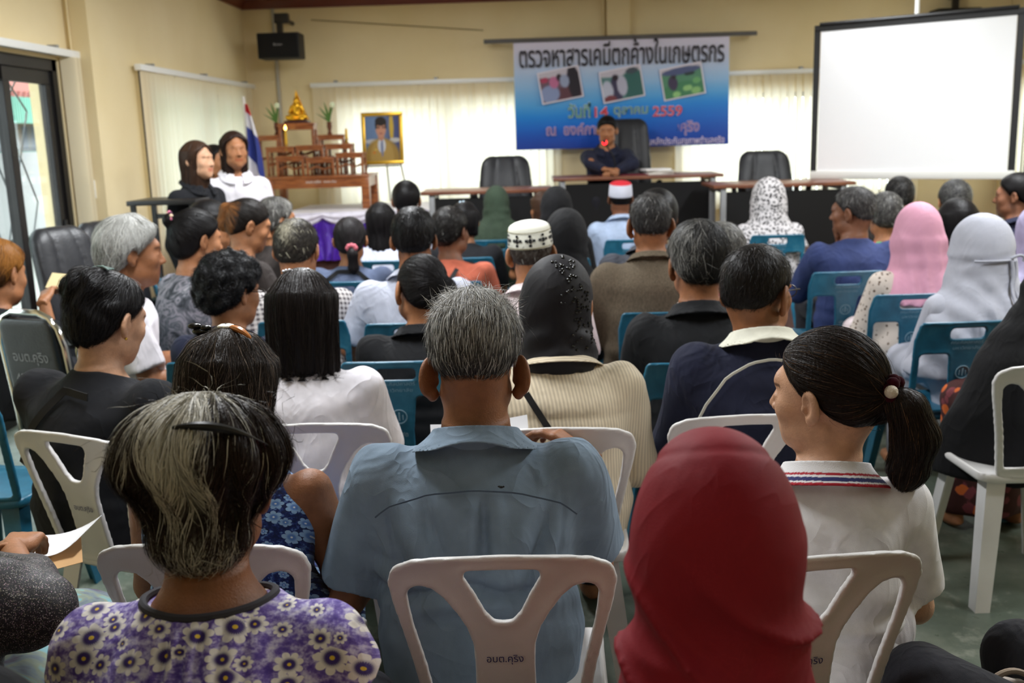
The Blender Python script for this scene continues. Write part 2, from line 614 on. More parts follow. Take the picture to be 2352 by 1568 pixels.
# left wall: door wall (set back), then the window wall
YC = onX(222, 250, XL).y                       # where the wall steps forward
DR = onX(144, 250, XD).y                       # right edge of the door opening
DT = onX(110, 142, XD).z + 0.02
wall_holes('wall_left', YF - 0.2, YC, [(DR - 3.2, DR, 0, DT)], 0, ZC, XD, wall_cream, 'y', -0.2)
LW0, LW1 = onX(318, 300, XL).y, onX(560, 300, XL).y
wall_holes('wall_left_front', YC, YB + 0.2, [(LW0 + 0.15, LW1 - 0.1, 0.85, 2.0)], 0, ZC, XL, wall_cream, 'y', -0.35)

# crown moulding of dark red wood
wood_red = plain('dark_red_wood', (104, 48, 34), 0.4, 0.5)
def mould(name, p0, p1, inward):
    prof = [(0, 0), (0, -0.09), (0.018, -0.09), (0.03, -0.06), (0.055, -0.03), (0.07, -0.02), (0.07, 0)]
    mb = MB(); p0, p1, inw = Vector(p0), Vector(p1), Vector(inward)
    R = [[mb.bm.verts.new(p + inw * a + Vector((0, 0, b))) for a, b in prof] for p in (p0, p1)]
    for k in range(len(prof)):
        mb.bm.faces.new((R[0][k], R[0][(k + 1) % len(prof)], R[1][(k + 1) % len(prof)], R[1][k]))
    mb.bm.faces.new(R[0]); mb.bm.faces.new(R[1][::-1])
    return struct(name, mb, wood_red)
mould('trim_2', (XL, YB, ZC), (XR, YB, ZC), (0, -1, 0))
mould('trim_3', (XL, YC, ZC), (XL, YB, ZC), (1, 0, 0))
mould('trim_4', (XR, YF, ZC), (XR, YB, ZC), (-1, 0, 0))

# clear glass
glass = bpy.data.materials.new('clear_glass'); glass.use_nodes = True
gt = glass.node_tree; gt.nodes.clear()
o_ = gt.nodes.new('ShaderNodeOutputMaterial'); mx = gt.nodes.new('ShaderNodeMixShader'); tr = gt.nodes.new('ShaderNodeBsdfTransparent')
gl = gt.nodes.new('ShaderNodeBsdfGlossy'); gl.inputs['Roughness'].default_value = 0.02
tr.inputs[0].default_value = (0.94, 0.97, 0.96, 1)
lw_ = gt.nodes.new('ShaderNodeLayerWeight'); lw_.inputs[0].default_value = 0.5
pw = gt.nodes.new('ShaderNodeMath'); pw.operation = 'POWER'; pw.inputs[1].default_value = 4.0
ma = gt.nodes.new('ShaderNodeMath'); ma.operation = 'MULTIPLY_ADD'; ma.inputs[1].default_value = 0.55; ma.inputs[2].default_value = 0.04
gt.links.new(lw_.outputs['Facing'], pw.inputs[0]); gt.links.new(pw.outputs[0], ma.inputs[0])
for a, b in ((ma.outputs[0], mx.inputs[0]), (tr.outputs[0], mx.inputs[1]), (gl.outputs[0], mx.inputs[2]), (mx.outputs[0], o_.inputs[0])): gt.links.new(a, b)

# windows behind the blinds: frame and pane
def window(n, a, b, za, zb, fix, axis_):
    root = bpy.data.objects.new('window_%d' % n, None); COL.objects.link(root); tag(root, kind='structure')
    mb, w = MB(), 0.05
    def bx(m_, c0, c1, y, z0, z1, t):
        c = ((c0 + c1) / 2, y, (z0 + z1) / 2); d = (c1 - c0, t, z1 - z0)
        if axis_ == 'y': c, d = (c[1], c[0], c[2]), (d[1], d[0], d[2])
        m_.box(c, d)
    y = fix
    for c0, c1, z0, z1 in ((a, b, za, za + w), (a, b, zb - w, zb), (a, a + w, za + w, zb - w), (b - w, b, za + w, zb - w)):
        bx(mb, c0, c1, y, z0, z1, 0.06)
    k = max(1, int((b - a) / 0.9))
    for i in range(1, k):
        c = a + (b - a) * i / k; bx(mb, c - 0.03, c + 0.03, y, za + w, zb - w, 0.05)
    mb.out('window_frame', black_alu, root, smooth=False)
    p = MB(); bx(p, a + w, b - w, y + (0.012 if axis_ == 'x' else -0.012), za + w, zb - w, 0.006)
    p.out('pane', glass, root, smooth=False)
for i, (a, b, za, zb) in enumerate(HB): window(i + 1, a, b, za, zb, YB + 0.12, 'x')
window(3, RW0, RW1, WZ0, WZ1, XR + 0.12, 'y')
window(4, LW0 + 0.15, LW1 - 0.1, 0.85, 2.0, XL - 0.12, 'y')

# vertical blinds
blind = bpy.data.materials.new('cream_blind_fabric'); blind.use_nodes = True
bt = blind.node_tree; bt.nodes.clear()
o_ = bt.nodes.new('ShaderNodeOutputMaterial'); mx = bt.nodes.new('ShaderNodeMixShader'); mx.inputs[0].default_value = 0.5
df = bt.nodes.new('ShaderNodeBsdfDiffuse'); tl = bt.nodes.new('ShaderNodeBsdfTranslucent')
df.inputs[0].default_value = lin((236, 226, 200)); tl.inputs[0].default_value = lin((252, 246, 230))
for a, b in ((df.outputs[0], mx.inputs[1]), (tl.outputs[0], mx.inputs[2]), (mx.outputs[0], o_.inputs[0])): bt.links.new(a, b)
def blinds(label, a, b, zt, zb, fix, axis_, sgn, ang=18, n=None, group=None, rail=None, sp=0.078):
    """head rail with hanging slats from a to b; sgn = which way the room lies from fix"""
    root = thing('vertical_blind', label, 'blind', (0, 0, 0), group=group)
    ra, rb = rail or (a - 0.05, b + 0.05)
    m_ = MB()
    c, d = (((ra + rb) / 2, fix + sgn * 0.055, zt + 0.022), (rb - ra, 0.05, 0.045))
    if axis_ == 'y': c, d = (c[1], c[0], c[2]), (d[1], d[0], d[2])
    m_.box(c, d, 0.006)
    m_.out('head_rail', white_metal, root)
    for i in range(3):
        q = ra + (rb - ra) * (0.1 + 0.4 * i)
        c, d = ((q, fix + sgn * 0.03, zt + 0.05), (0.03, 0.06, 0.03))
        if axis_ == 'y': c, d = (c[1], c[0], c[2]), (d[1], d[0], d[2])
        MB().box(c, d).out('rail_bracket', grey_steel, root)
    sl = MB()
    n = n or int(round((b - a) / sp))
    for i in range(n):
        q = a + (b - a) * (i + 0.5) / n
        t = math.radians(ang + random.uniform(-14, 14)); w = 0.0445
        def f(u, v):
            s_ = (u - 0.5) * 2 * w
            y_ = fix + sgn * (0.055 + 0.006 * (1 - (2 * u - 1) ** 2)) + s_ * math.sin(t)
            x_ = q + s_ * math.cos(t); z_ = zt - (zt - zb) * v
            return (x_, y_, z_) if axis_ == 'x' else (y_, x_, z_)
        sl.grid(f, 4, 1)
    sl.out('blind_slats', blind, root)
    return root
zrl = onY(950, 188, YB).z; zrr = onY(1775, 164, YB).z
bx = [onY(p, 300, YB).x for p in (727, 1288, 1549, 2112, 2282)]
blinds('backlit cream vertical blind behind the golden-framed portrait', bx[0], bx[1], zrl - 0.03, 0.75, YB, 'x', -1, rail=(bx[0] - 0.02, onY(1290, 180, YB).x))
blinds('backlit cream vertical blind between the banner and the projection screen', bx[2], bx[3], zrr - 0.03, 0.75, YB, 'x', -1, rail=(bx[2] - 0.02, bx[3] + 0.05))
blinds('cream vertical blind on the right wall beyond the projection screen', RW0 - 0.1, onX(2286, 440, XR).y, zrr - 0.03, 0.75, XR, 'y', -1)
zl1 = onX(318, 155, XL).z
blinds('closed cream vertical blind on the wall behind the standing women', LW0, LW1 + 0.15, zl1 - 0.03, 0.1, XL, 'y', 1, ang=10, rail=(LW0 - 0.04, onX(574, 195, XL).y))
zd = onX(165, 126, XD).z
blinds('cream vertical blind bunched open beside the glass door', DR + 0.02, onX(172, 300, XD).y - 0.03, zd - 0.03, 0.04, XD, 'y', 1, ang=66, n=14, rail=(DR - 3.3, onX(170, 128, XD).y))
bc = MB().tube([(XL + 0.05, LW0 - 0.015, zl1), (XL + 0.05, LW0 - 0.012, 1.0)], 0.006, 6)
tag(bc.out('blind_cord', plain('dark_cord', (40, 38, 36), 0.7)), 'dark pull cord hanging beside the closed left blind', 'cord')

# sliding glass door with a black frame and a diamond grille
dr = bpy.data.objects.new('door_1', None); COL.objects.link(dr); tag(dr, kind='structure')
mb = MB(); xd = XD - 0.06
y0, y1, zt = DR - 3.2, DR, DT
for c, d in (((y0 + y1) / 2, zt - 0.035), ((y0 + y1) / 2, 0.03)):
    mb.box((xd, c, d), (0.1, y1 - y0, 0.07 if d > 1 else 0.06))
for c in (y0 + 0.03, y1 - 0.03): mb.box((xd, c, zt / 2), (0.1, 0.06, zt))
mb.out('door_frame', black_alu, dr, smooth=False)
my = onX(48, 350, XD).y                        # meeting stiles
for i, (a, b, dx) in enumerate(((my - 0.05, y1 - 0.06, 0.015), (my - 1.2, my + 0.04, -0.02), (y0 + 0.06, my - 1.15, 0.015))):
    lf = MB(); w = 0.075
    for c0, c1, z0, z1 in ((a, b, 0.06, 0.16), (a, b, zt - 0.155, zt - 0.07), (a, a + w, 0.16, zt - 0.155), (b - w, b, 0.16, zt - 0.155)):
        lf.box((xd + dx, (c0 + c1) / 2, (z0 + z1) / 2), (0.035, c1 - c0, z1 - z0), 0.004)
    l_ = lf.out('door_leaf', black_alu, dr, smooth=False)
    MB().box((xd + dx, (a + b) / 2, zt / 2), (0.006, b - a - 0.12, zt - 0.3)).out('pane', glass, l_, smooth=False)
    if i == 0: MB().box((xd + dx + 0.025, b - 0.04, 1.02), (0.02, 0.025, 0.16), 0.005).out('handle', black_alu, l_)
gr = MB(); gx = XD - 0.16; grm = plain('grey_iron_grille', (120, 124, 126), 0.5, 0.5, 0.4)
P = 0.30
for k in range(0, int(3.1 / P)):
    yb = y0 + 0.05 + k * P
    for z in np.arange(0.1, zt - 0.1, 0.56):
        zz = min(z + 0.56, zt - 0.05)
        gr.tube([(gx, yb, z), (gx, yb + P / 2, (z + zz) / 2), (gx, yb, zz)], 0.006, 5)
        gr.tube([(gx, yb + P, z), (gx, yb + P / 2, (z + zz) / 2), (gx, yb + P, zz)], 0.006, 5)
    gr.tube([(gx, yb, 0.05), (gx, yb, zt - 0.05)], 0.008, 5)
for z in (0.1, 0.95, zt - 0.1): gr.tube([(gx, y0 + 0.05, z), (gx, y1 - 0.05, z)], 0.008, 5)
tag(gr.out('security_grille', grm), 'grey iron diamond grille outside the glass door', 'grille')

# what stands outside the door
og = plain('outdoor_concrete', (176, 176, 170), 0.8)
struct('outside_ground', MB().box((XL - 7.4, 5, -0.1), (14, 30, 0.1)), og)
gw = Mat('green_corrugated_sheet', (90, 190, 160), 0.5)
wv = gw.n('TexWave', {'Vector': gw.obj((0, 1, 0)), 'Scale': 3.5}, wave_type='BANDS', bands_direction='Y')
gw.link(gw.mix(wv.outputs['Fac'], (64, 150, 126), (96, 172, 150)), 'Base Color'); gw.bump(wv.outputs['Fac'], 0.03)
nb = thing('neighbouring_building', 'green sheet-metal building with a red tiled roof seen through the glass door', 'building', (XL - 7.0, 13.0, 0))
MB().box((0, 0, 2.4), (0.3, 16, 4.8)).out('wall', gw, nb, smooth=False)
rt = Mat('red_roof_tiles', (168, 74, 62), 0.7)
wv = rt.n('TexWave', {'Vector': rt.obj((0, 1, 0)), 'Scale': 2.0}, wave_type='BANDS', bands_direction='Y')
rt.link(rt.mix(wv.outputs['Fac'], (136, 64, 56), (176, 104, 94)), 'Base Color'); rt.bump(wv.outputs['Fac'], 0.05)
MB().box((1.4, 2.0, 2.85), (2.9, 9, 0.08), M=Matrix.Rotation(math.radians(22), 4, 'Y')).out('roof', rt, nb, smooth=False)
cv = plain('grey_canopy_sheet', (84, 88, 92), 0.6)
MB().box((2.3, 1.0, 1.75), (1.9, 9, 0.06), M=Matrix.Rotation(math.radians(12), 4, 'Y')).out('canopy', cv, nb, smooth=False)
mb = MB()
for y in (-3, -1, 1, 3, 5): mb.tube([(3.1, y, 0), (3.1, y, 1.6)], 0.04, 8)
mb.out('canopy_post', cv, nb)
MB().box((0.6, 0, 0.75), (0.2, 15, 1.5)).out('low_wall', plain('pale_outdoor_wall', (186, 188, 188), 0.8), nb, smooth=False)
sg = thing('street_sign', 'white board with a blue ring standing outside the glass door', 'sign', (XL - 3.4, 9.9, 0))
MB().box((0, 0, 1.05), (0.04, 0.75, 0.62), 0.01).out('board', plain('white_board', (240, 240, 244), 0.5), sg)
ring = MB().tube([(0.03, 0.2 * math.cos(a), 1.05 + 0.2 * math.sin(a)) for a in np.linspace(0, 2 * PI, 24, endpoint=False)], 0.025, 6, True)
ring.out('ring', plain('blue_sign_paint', (70, 90, 190), 0.5), sg)
MB().tube([(0, -0.25, 0), (0, -0.25, 0.8)], 0.02).tube([(0, 0.25, 0), (0, 0.25, 0.8)], 0.02).out('post', grey_steel, sg)

# switch plate, conduits, wires on the walls
c = onX(208, 435, XL - 0.001)
pl = MB().box((0, 0, 0), (0.075, 0.012, 0.12), 0.004)
YS = YC - 0.006
c = onY(207, 435, YS)
tag(pl.out('switch_plate', white_metal, loc=(c.x, YS - 0.002, c.z)), 'white switch plate on the wall step beside the glass door', 'switch')
c2 = onY(203, 495, YS)
tag(MB().box((0, 0, 0), (0.05, 0.014, 0.08), 0.004).out('wall_socket', white_metal, loc=(c2.x, YS - 0.002, c2.z)), 'small white socket box below the wall switch plate', 'socket')
tag(MB().tube([(c.x - 0.02, YS - 0.004, c.z + 0.06), (c.x - 0.02, YS - 0.004, ZC - 0.1)], 0.008, 6).out('wall_conduit', wall_cream), 'thin cream conduit running up from the switch plate', 'conduit')
a, b = onY(629, 60, YB), onY(634, 235, YB)
tag(MB().tube([(a.x, YB - 0.018, ZC - 0.09), (a.x + 0.01, YB - 0.018, 1.25)], 0.018, 8).out('conduit', plain('grey_conduit', (176, 172, 160), 0.6)), 'grey vertical conduit behind the wall loudspeaker', 'conduit')
c = onY(1386, 40, YB)
tag(MB().tube([(c.x, YB - 0.015, ZC - 0.09), (c.x, YB - 0.015, onY(1386, 95, YB).z)], 0.014, 8).out('conduit', wall_cream), 'thin cream conduit beside the wall column above the banner', 'conduit')
c0, c1 = onY(715, 46, YB), onY(1110, 70, YB)
tag(MB().tube([(c0.x, YB - 0.012, c0.z), (c1.x, YB - 0.012, c1.z)], 0.004, 5).out('wall_wire', plain('wire', (120, 105, 70), 0.7)), 'thin wire stretched along the upper back wall', 'wire')

# fluorescent ceiling fixtures (above the picture)
tube_m = emit('fluorescent_tube', (245, 250, 255), 4.0)
for i, (x, y) in enumerate(LAMPS):
    row = 'rearmost' if y < 2 else 'rear' if y < 4 else ('middle' if y < 7 else 'front')
    t = thing('ceiling_light', 'white twin-tube ceiling light over the %s rows on the %s side' % (row, 'window' if x < 0 else 'far'), 'ceiling light', (x, y, ZC), group='fluorescent ceiling lights')
    MB().box((0, 0, -0.03), (0.26, 1.25, 0.06), 0.01).out('housing', white_metal, t)
    for s_ in (-0.07, 0.07):
        MB().tube([(s_, -0.6, -0.085), (s_, 0.6, -0.085)], 0.014, 8).out('tube', tube_m, t)
    area('fluorescent_light', (x, y, ZC - 0.12), (0.3, 1.25), LAMP_POWER[i], col=(0.95, 0.975, 1.0))

# stage
st_m = plain('stage_brown_carpet', (112, 84, 78), 0.9, 0.2, noise=0.08)
SF = 7.35
struct('stage_floor', MB().box(((XL + XR) / 2, (SF + YB) / 2, STAGE / 2), (XR - XL, YB - SF, STAGE)), st_m)
tag(bpy.data.objects['stage_floor'], kind='structure')
# ================================================================== FURNITURE
def tint_mat(name, rough=0.6, spec=0.3):
    m = Mat(name, (255, 255, 255), rough, spec)
    m.link(m.attr('tint')[0], 'Base Color')
    return m.m
def linv(c):
    c = np.asarray(c, float) / 255
    return np.where(c <= 0.04045, c / 12.92, ((c + 0.055) / 1.055) ** 2.4)
def picture(name, P, nu, nv, colf, mat, parent=None, loc=None, rot=None):
    """printed sheet: P(u, v) -> arrays of points, colf(u, v) -> sRGB colours"""
    u, v = np.meshgrid(np.linspace(0, 1, nu + 1), np.linspace(0, 1, nv + 1), indexing='ij')
    V = np.stack(P(u, v), -1).reshape(-1, 3)
    idx = np.arange((nu + 1) * (nv + 1)).reshape(nu + 1, nv + 1)
    Q = np.stack([idx[:-1, :-1], idx[1:, :-1], idx[1:, 1:], idx[:-1, 1:]], -1).reshape(-1, 4)
    me = raw_mesh(name, V, Q, linv(colf(u, v)).reshape(-1, 3))
    return link(name, me, mat, parent, loc, rot)
def blobs(u, v, base, items):
    """base colour array overlaid with soft-edged ellipses (cx, cy, rx, ry, colour)"""
    c = np.broadcast_to(np.array(base, float), u.shape + (3,)).copy() if np.ndim(base) == 1 else base.copy()
    for cx, cy, rx, ry, col in items:
        d = np.sqrt(((u - cx) / rx) ** 2 + ((v - cy) / ry) ** 2)
        a = np.clip((1.08 - d) / 0.16, 0, 1)[..., None]
        c = c * (1 - a) + np.array(col, float) * a
    return c

# ---- banner
print_m = tint_mat('printed_vinyl', 0.45)
YBN = YB - 0.2
bl, br = onY(1182, 216, YBN), onY(1674, 205, YBN)
bt_, bb_ = onY(1426, 85, YBN).z, onY(1430, 338, YBN).z
BX0, BX1, BW, BH = bl.x, br.x, br.x - bl.x, bt_ - bb_
ban = thing('banner', 'wide blue vinyl banner with Thai lettering and three photos hung on the back wall', 'banner', (BX0, YBN, bb_))
def ban_y(u, v):
    return 0.012 * np.sin(u * 17) * (1 - v) + 0.02 * np.sin(u * 5 + v * 3) * (1 - v)
def bcol(u, v):
    st = [0, 0.12, 0.22, 0.34, 0.45, 0.6, 0.75, 0.9, 1.0]
    cs = np.array([(26, 62, 160), (24, 82, 184), (22, 106, 206), (30, 134, 222), (84, 164, 226), (150, 190, 230), (190, 204, 232), (214, 212, 234), (220, 214, 236)])
    w = v + 0.05 * np.sin(u * 4.0 + 1) * np.exp(-((v - 0.35) / 0.2) ** 2)
    return np.stack([np.interp(w, st, cs[:, k]) for k in range(3)], -1)
picture('sheet', lambda u, v: (u * BW, ban_y(u, v), v * BH), 60, 40, bcol, print_m, ban)
def pxu(px): return (onY(px, 200, YBN).x - BX0) / BW
def pzv(px, py): return (onY(px, py, YBN).z - bb_) / BH
def btext(body, px0, px1, pyc, hpx, col, edge=None, nm='lettering'):
    w = (pxu(px1) - pxu(px0)) * BW; u = (pxu(px0) + pxu(px1)) / 2; v = pzv((px0 + px1) / 2, pyc)
    h = hpx * YBN / F * 1.02
    x, z = u * BW, v * BH
    if edge is not None:
        me = text_mesh(body, w * 1.005, 1.0, 0, bold=0.035, height=h * 1.06)
        link(nm, me, plain('lettering_edge', edge, 0.5), ban, (x, float(ban_y(u, v)) - 0.018, z), (PI / 2, 0, 0))
    me = text_mesh(body, w, 1.0, 0, bold=0.012, height=h)
    link(nm, me, plain('lettering_ink', col, 0.5), ban, (x, float(ban_y(u, v)) - 0.021, z), (PI / 2, 0, 0))
btext('ตรวจหาสารเคมีตกค้างในเกษตรกร', 1194, 1662, 120, 54, (38, 34, 46))
for w_, a_, b_, c_, y_ in (('วันที่', 1303, 1355, (90, 150, 120), 253), ('14', 1365, 1396, (214, 70, 84), 257), ('ตุลาคม', 1408, 1488, (96, 150, 130), 257), ('2559', 1498, 1566, (214, 70, 84), 255)):
    btext(w_, a_, b_, y_, 32 if w_ == 'วันที่' else (22 if 'ต' in w_ else 22), c_, (206, 218, 240))
btext('ณ  องค์การบริหารส่วนตำบลคุริง', 1253, 1606, 296, 34, (150, 120, 168), (214, 196, 226))
btext('กองทุนหลักประกันสุขภาพตำบลคุริง', 1452, 1664, 325, 22, (222, 208, 236))
def ph(items, base):
    return lambda u, v: blobs(u, v, base, [(0.5, 1.0, 0.7, 0.22, (196, 190, 204))] + items)
PHOTOS = [
    (1287, 195, ph([(0.5, .1, .5, .3, (96, 60, 70)), (.2, .25, .25, .3, (136, 150, 190)), (.85, .5, .16, .6, (40, 34, 44)), (.35, .62, .12, .2, (190, 110, 150)), (.5, .75, .07, .12, (50, 40, 50)), (.62, .6, .12, .22, (150, 160, 190)), (.12, .75, .1, .1, (170, 60, 90))], (110, 86, 100))),
    (1428, 193, ph([(.8, .4, .35, .5, (52, 100, 96)), (.35, .35, .14, .5, (60, 56, 84)), (.5, .45, .13, .35, (180, 180, 200)), (.12, .35, .14, .35, (186, 190, 210)), (.15, .05, .16, .14, (120, 62, 70)), (.8, .88, .16, .1, (70, 80, 90)), (.36, .75, .08, .1, (44, 34, 44))], (90, 130, 130))),
    (1567, 187, ph([(.5, .2, .6, .3, (70, 130, 92)), (.25, .5, .12, .25, (66, 56, 84)), (.3, .72, .06, .1, (50, 40, 46)), (.5, .86, .5, .12, (80, 90, 130)), (.7, .72, .14, .06, (40, 60, 60)), (.3, .1, .1, .1, (150, 200, 130)), (.6, .25, .12, .1, (150, 200, 130)), (.8, .12, .12, .12, (140, 190, 120)), (.85, .45, .1, .1, (110, 170, 110))], (86, 140, 110))),
]
for px, py, fn in PHOTOS:
    u, v = pxu(px), pzv(px, py)
    w, h = 94 * YBN / F, 70 * YBN / F
    fr_ = MB().box((0, 0, 0), (w, 0.004, h)).out('printed_photo', plain('photo_border', (222, 216, 230), 0.5), ban, smooth=False, loc=(u * BW, float(ban_y(u, v)) - 0.022, v * BH), rot=(0, -math.radians(9.5), 0))
    picture('photo_image', lambda a, b: ((a - .5) * w * .93, a * 0 - 0.004, (b - .5) * h * .91), 36, 28, fn, print_m, fr_)
a, b = onY(1111, 94, YB - 0.22), onY(1739, 77, YB - 0.22)
zr = (a.z + b.z) / 2
tag(MB().tube([(a.x, YB - 0.2, zr), (b.x, YB - 0.2, zr)], 0.022, 10).out('banner_rod', plain('grey_rod', (98, 96, 96), 0.5)), 'long grey rod across the back wall that the banner hangs from', 'rod')
hk = MB()
for p_ in (1130, 1720):
    x = onY(p_, 86, YB - 0.2).x
    hk.box((x, YB - 0.1, zr + 0.01), (0.03, 0.2, 0.02))
hk.out('rod_bracket', grey_steel, bpy.data.objects['banner_rod'])

# ---- projection screen on a tripod
p0, p1 = at(1878, 72, 8.35), at(2347, 42, 7.45)
base_y = at(1874, 396, 8.35)
ang = math.atan2(p1.y - p0.y, p1.x - p0.x)
SW = math.hypot(p1.x - p0.x, p1.y - p0.y); SH = p0.z - base_y.z
scn = thing('projection_screen', 'large white projection screen with a black border on a tripod', 'projection screen', (p0.x, p0.y, STAGE), ang)
zt_, zb_ = p0.z - STAGE, base_y.z - STAGE
scr_m = Mat('screen_white', (248, 249, 252), 0.55, 0.25)
MB().box((SW / 2, 0, (zt_ + zb_) / 2), (SW - 0.06, 0.004, SH)).out('screen_fabric', scr_m, scn, smooth=False)
mb = MB()
for c, d in (((0.0, (zt_ + zb_) / 2), (0.05, SH + 0.02)), ((SW, (zt_ + zb_) / 2), (0.05, SH + 0.02)), ((SW / 2, zt_ + 0.02), (SW + 0.05, 0.05))):
    mb.box((c[0], -0.003, c[1]), (d[0], 0.006, d[1]))
mb.out('border', black_plastic, scn, smooth=False)
MB().box((SW / 2, 0.01, zb_ - 0.03), (SW + 0.06, 0.06, 0.07), 0.02).out('lower_casing', white_metal, scn)
MB().tube([(0.02, 0, zt_ + 0.05), (SW - 0.02, 0, zt_ + 0.05)], 0.018, 8).out('top_bar', black_plastic, scn)
MB().tube([(SW / 2, 0.07, 0.42), (SW / 2, 0.07, zt_ + 0.22)], 0.018, 8).tube([(SW / 2, 0.07, zt_ + 0.22), (SW / 2 - 0.07, 0.05, zt_ + 0.25)], 0.012, 8).out('pole', white_metal, scn)
MB().sphere((SW / 2, 0.07, 0.44), 0.045).out('tripod_hub', white_metal, scn)
for k in range(3):
    t = math.radians(90 + 120 * k + 20)
    MB().tube([(SW / 2, 0.07, 0.45), (SW / 2 + 0.45 * math.cos(t), 0.07 + 0.45 * math.sin(t), 0.012)], 0.013, 8).out('leg', white_metal, scn)

# ---- wall loudspeakers
def wall_speaker(label, c, w, h, d, wallp, yaw):
    t = thing('wall_loudspeaker', label, 'loudspeaker', c, yaw)
    MB().box((0, 0, 0), (w, d, h), 0.012).out('cabinet', plain('black_speaker_vinyl', (24, 24, 26), 0.6), t)
    MB().box((0, -d / 2 - 0.004, 0), (w * 0.94, 0.012, h * 0.9), 0.005).out('grille', plain('speaker_cloth', (16, 16, 18), 0.9), t)
    link('logo', text_mesh('Boson', w * 0.2), plain('silver_logo', (170, 170, 176), 0.4), t, (0, -d / 2 - 0.0112, 0.01), (PI / 2, 0, 0))
    b_ = MB().box((0, 0.0, h / 2 + 0.05), (0.05, 0.06, 0.12)).box((0.02, 0.02, h / 2 + 0.14), (0.13, 0.1, 0.09), 0.005)
    b_.tube([(0.02, 0.05, h / 2 + 0.14), (0.02, wallp, h / 2 + 0.14)], 0.02)
    b_.out('bracket', black_alu, t)
c = at(646, 107, 9.6)
wall_speaker('black loudspeaker high in the far left corner of the room', c, 0.395, 0.235, 0.26, YB - c.y, 0.0)
c = at(2192, 52, 9.8)
wall_speaker('black loudspeaker high behind the top of the projection screen', c, 0.42, 0.25, 0.26, YB - c.y, 0.0)

# ---- desks on the stage
wood_desk = Mat('brown_laminate', (122, 74, 52), 0.35, 0.5)
wv = wood_desk.n('TexNoise', {'Vector': wood_desk.obj((2, 30, 2)), 'Scale': 3.0, 'Detail': 4.0})
wood_desk.link(wood_desk.ramp(wv.outputs[0], [(0.3, (104, 60, 42)), (0.7, (140, 90, 66))]), 'Base Color')
blk_panel = plain('black_panel', (14, 14, 15), 0.6, 0.3)
def desk(label, px0, px1, py, D, depth=0.6):
    a, b = at(px0, py, D), at(px1, py, D)
    y = (a.y + b.y) / 2; w = b.x - a.x; z = (at((px0 + px1) / 2, py, D)).z - STAGE
    t = thing('desk', label, 'desk', ((a.x + b.x) / 2, y + depth / 2, STAGE), 0, 'desks on the stage')
    MB().box((0, 0, z - 0.014), (w, depth, 0.028), 0.006).out('desk_top', wood_desk, t)
    MB().box((0, -depth / 2 + 0.06, z / 2 + 0.06), (w - 0.22, 0.018, z - 0.24)).out('front_panel', blk_panel, t, smooth=False)
    for sx in (-1, 1):
        for sy in (-1, 1):
            MB().box((sx * (w / 2 - 0.085), sy * (depth / 2 - 0.05), (z - 0.028) / 2), (0.045, 0.045, z - 0.028), 0.006).out('leg', grey_steel, t)
        MB().box((sx * (w / 2 - 0.085), 0, 0.1), (0.03, depth - 0.1, 0.03)).box((sx * (w / 2 - 0.085), 0, z - 0.05), (0.03, depth - 0.1, 0.03)).out('side_rail', grey_steel, t, smooth=False)
    return t, z
d1, dz1 = desk('brown-topped desk with a black front panel where the man speaks into a microphone', 1270, 1662, 404, 8.7)
d2, dz2 = desk('brown-topped desk with a black front panel beside the purple-draped platform', 965, 1268, 437, 8.0, .5)
d3, dz3 = desk('brown-topped desk with a black front panel in front of the projection screen', 1640, 1966, 421, 8.0)

# ---- black office armchairs
lea = Mat('black_leather', (34, 35, 40), 0.42, 0.45)
lea.bump(lea.noise(lea.obj(), 90, 3), 0.002, 0.6)
lea = lea.m
def office_back(w, h, th):
    """padded back, seen from both sides: (x, z) outline rounded, seams pressed in"""
    f = Field(axis((-w / 2 - .03, w / 2 + .03, .014)), axis((-.14, .12, .014)), axis((-.03, h + .03, .014)))
    X, Y, Z = f.coords()
    yc = -0.10 * (Z / h) ** 2 * 1.0 + 0.5 * X ** 2
    hw = w / 2 * (1 - 0.16 * (Z / h) ** 2) - 0.09
    dx, dz = np.abs(X) - hw, np.abs(Z - h / 2) - (h / 2 - 0.09)
    d2 = np.sqrt(np.maximum(dx, 0) ** 2 + np.maximum(dz, 0) ** 2) + np.minimum(np.maximum(dx, dz), 0) - 0.09
    for s_ in (-1, 1):                          # seams
        xs = s_ * (w * 0.13 + 0.16 * w * (Z / h) ** 2)
        yc = yc
        d2 = d2 + 0.0
    seam = np.minimum(np.abs(X - (w * 0.16 + 0.1 * w * (1 - Z / h))), np.abs(X + (w * 0.16 + 0.1 * w * (1 - Z / h))))
    t = th * np.clip(1 - np.exp(np.minimum(d2, 0) / 0.05), 0, 1) ** 0.5 - 0.010 * np.exp(-(seam / 0.012) ** 2) + 0.004
    d = np.maximum(np.abs(Y - yc) - t, d2)
    f.g = np.broadcast_to(d, f.g.shape).astype(np.float32).copy()
    V, Q = f.nets()
    return raw_mesh('backrest', relax(V, Q, 1), Q)
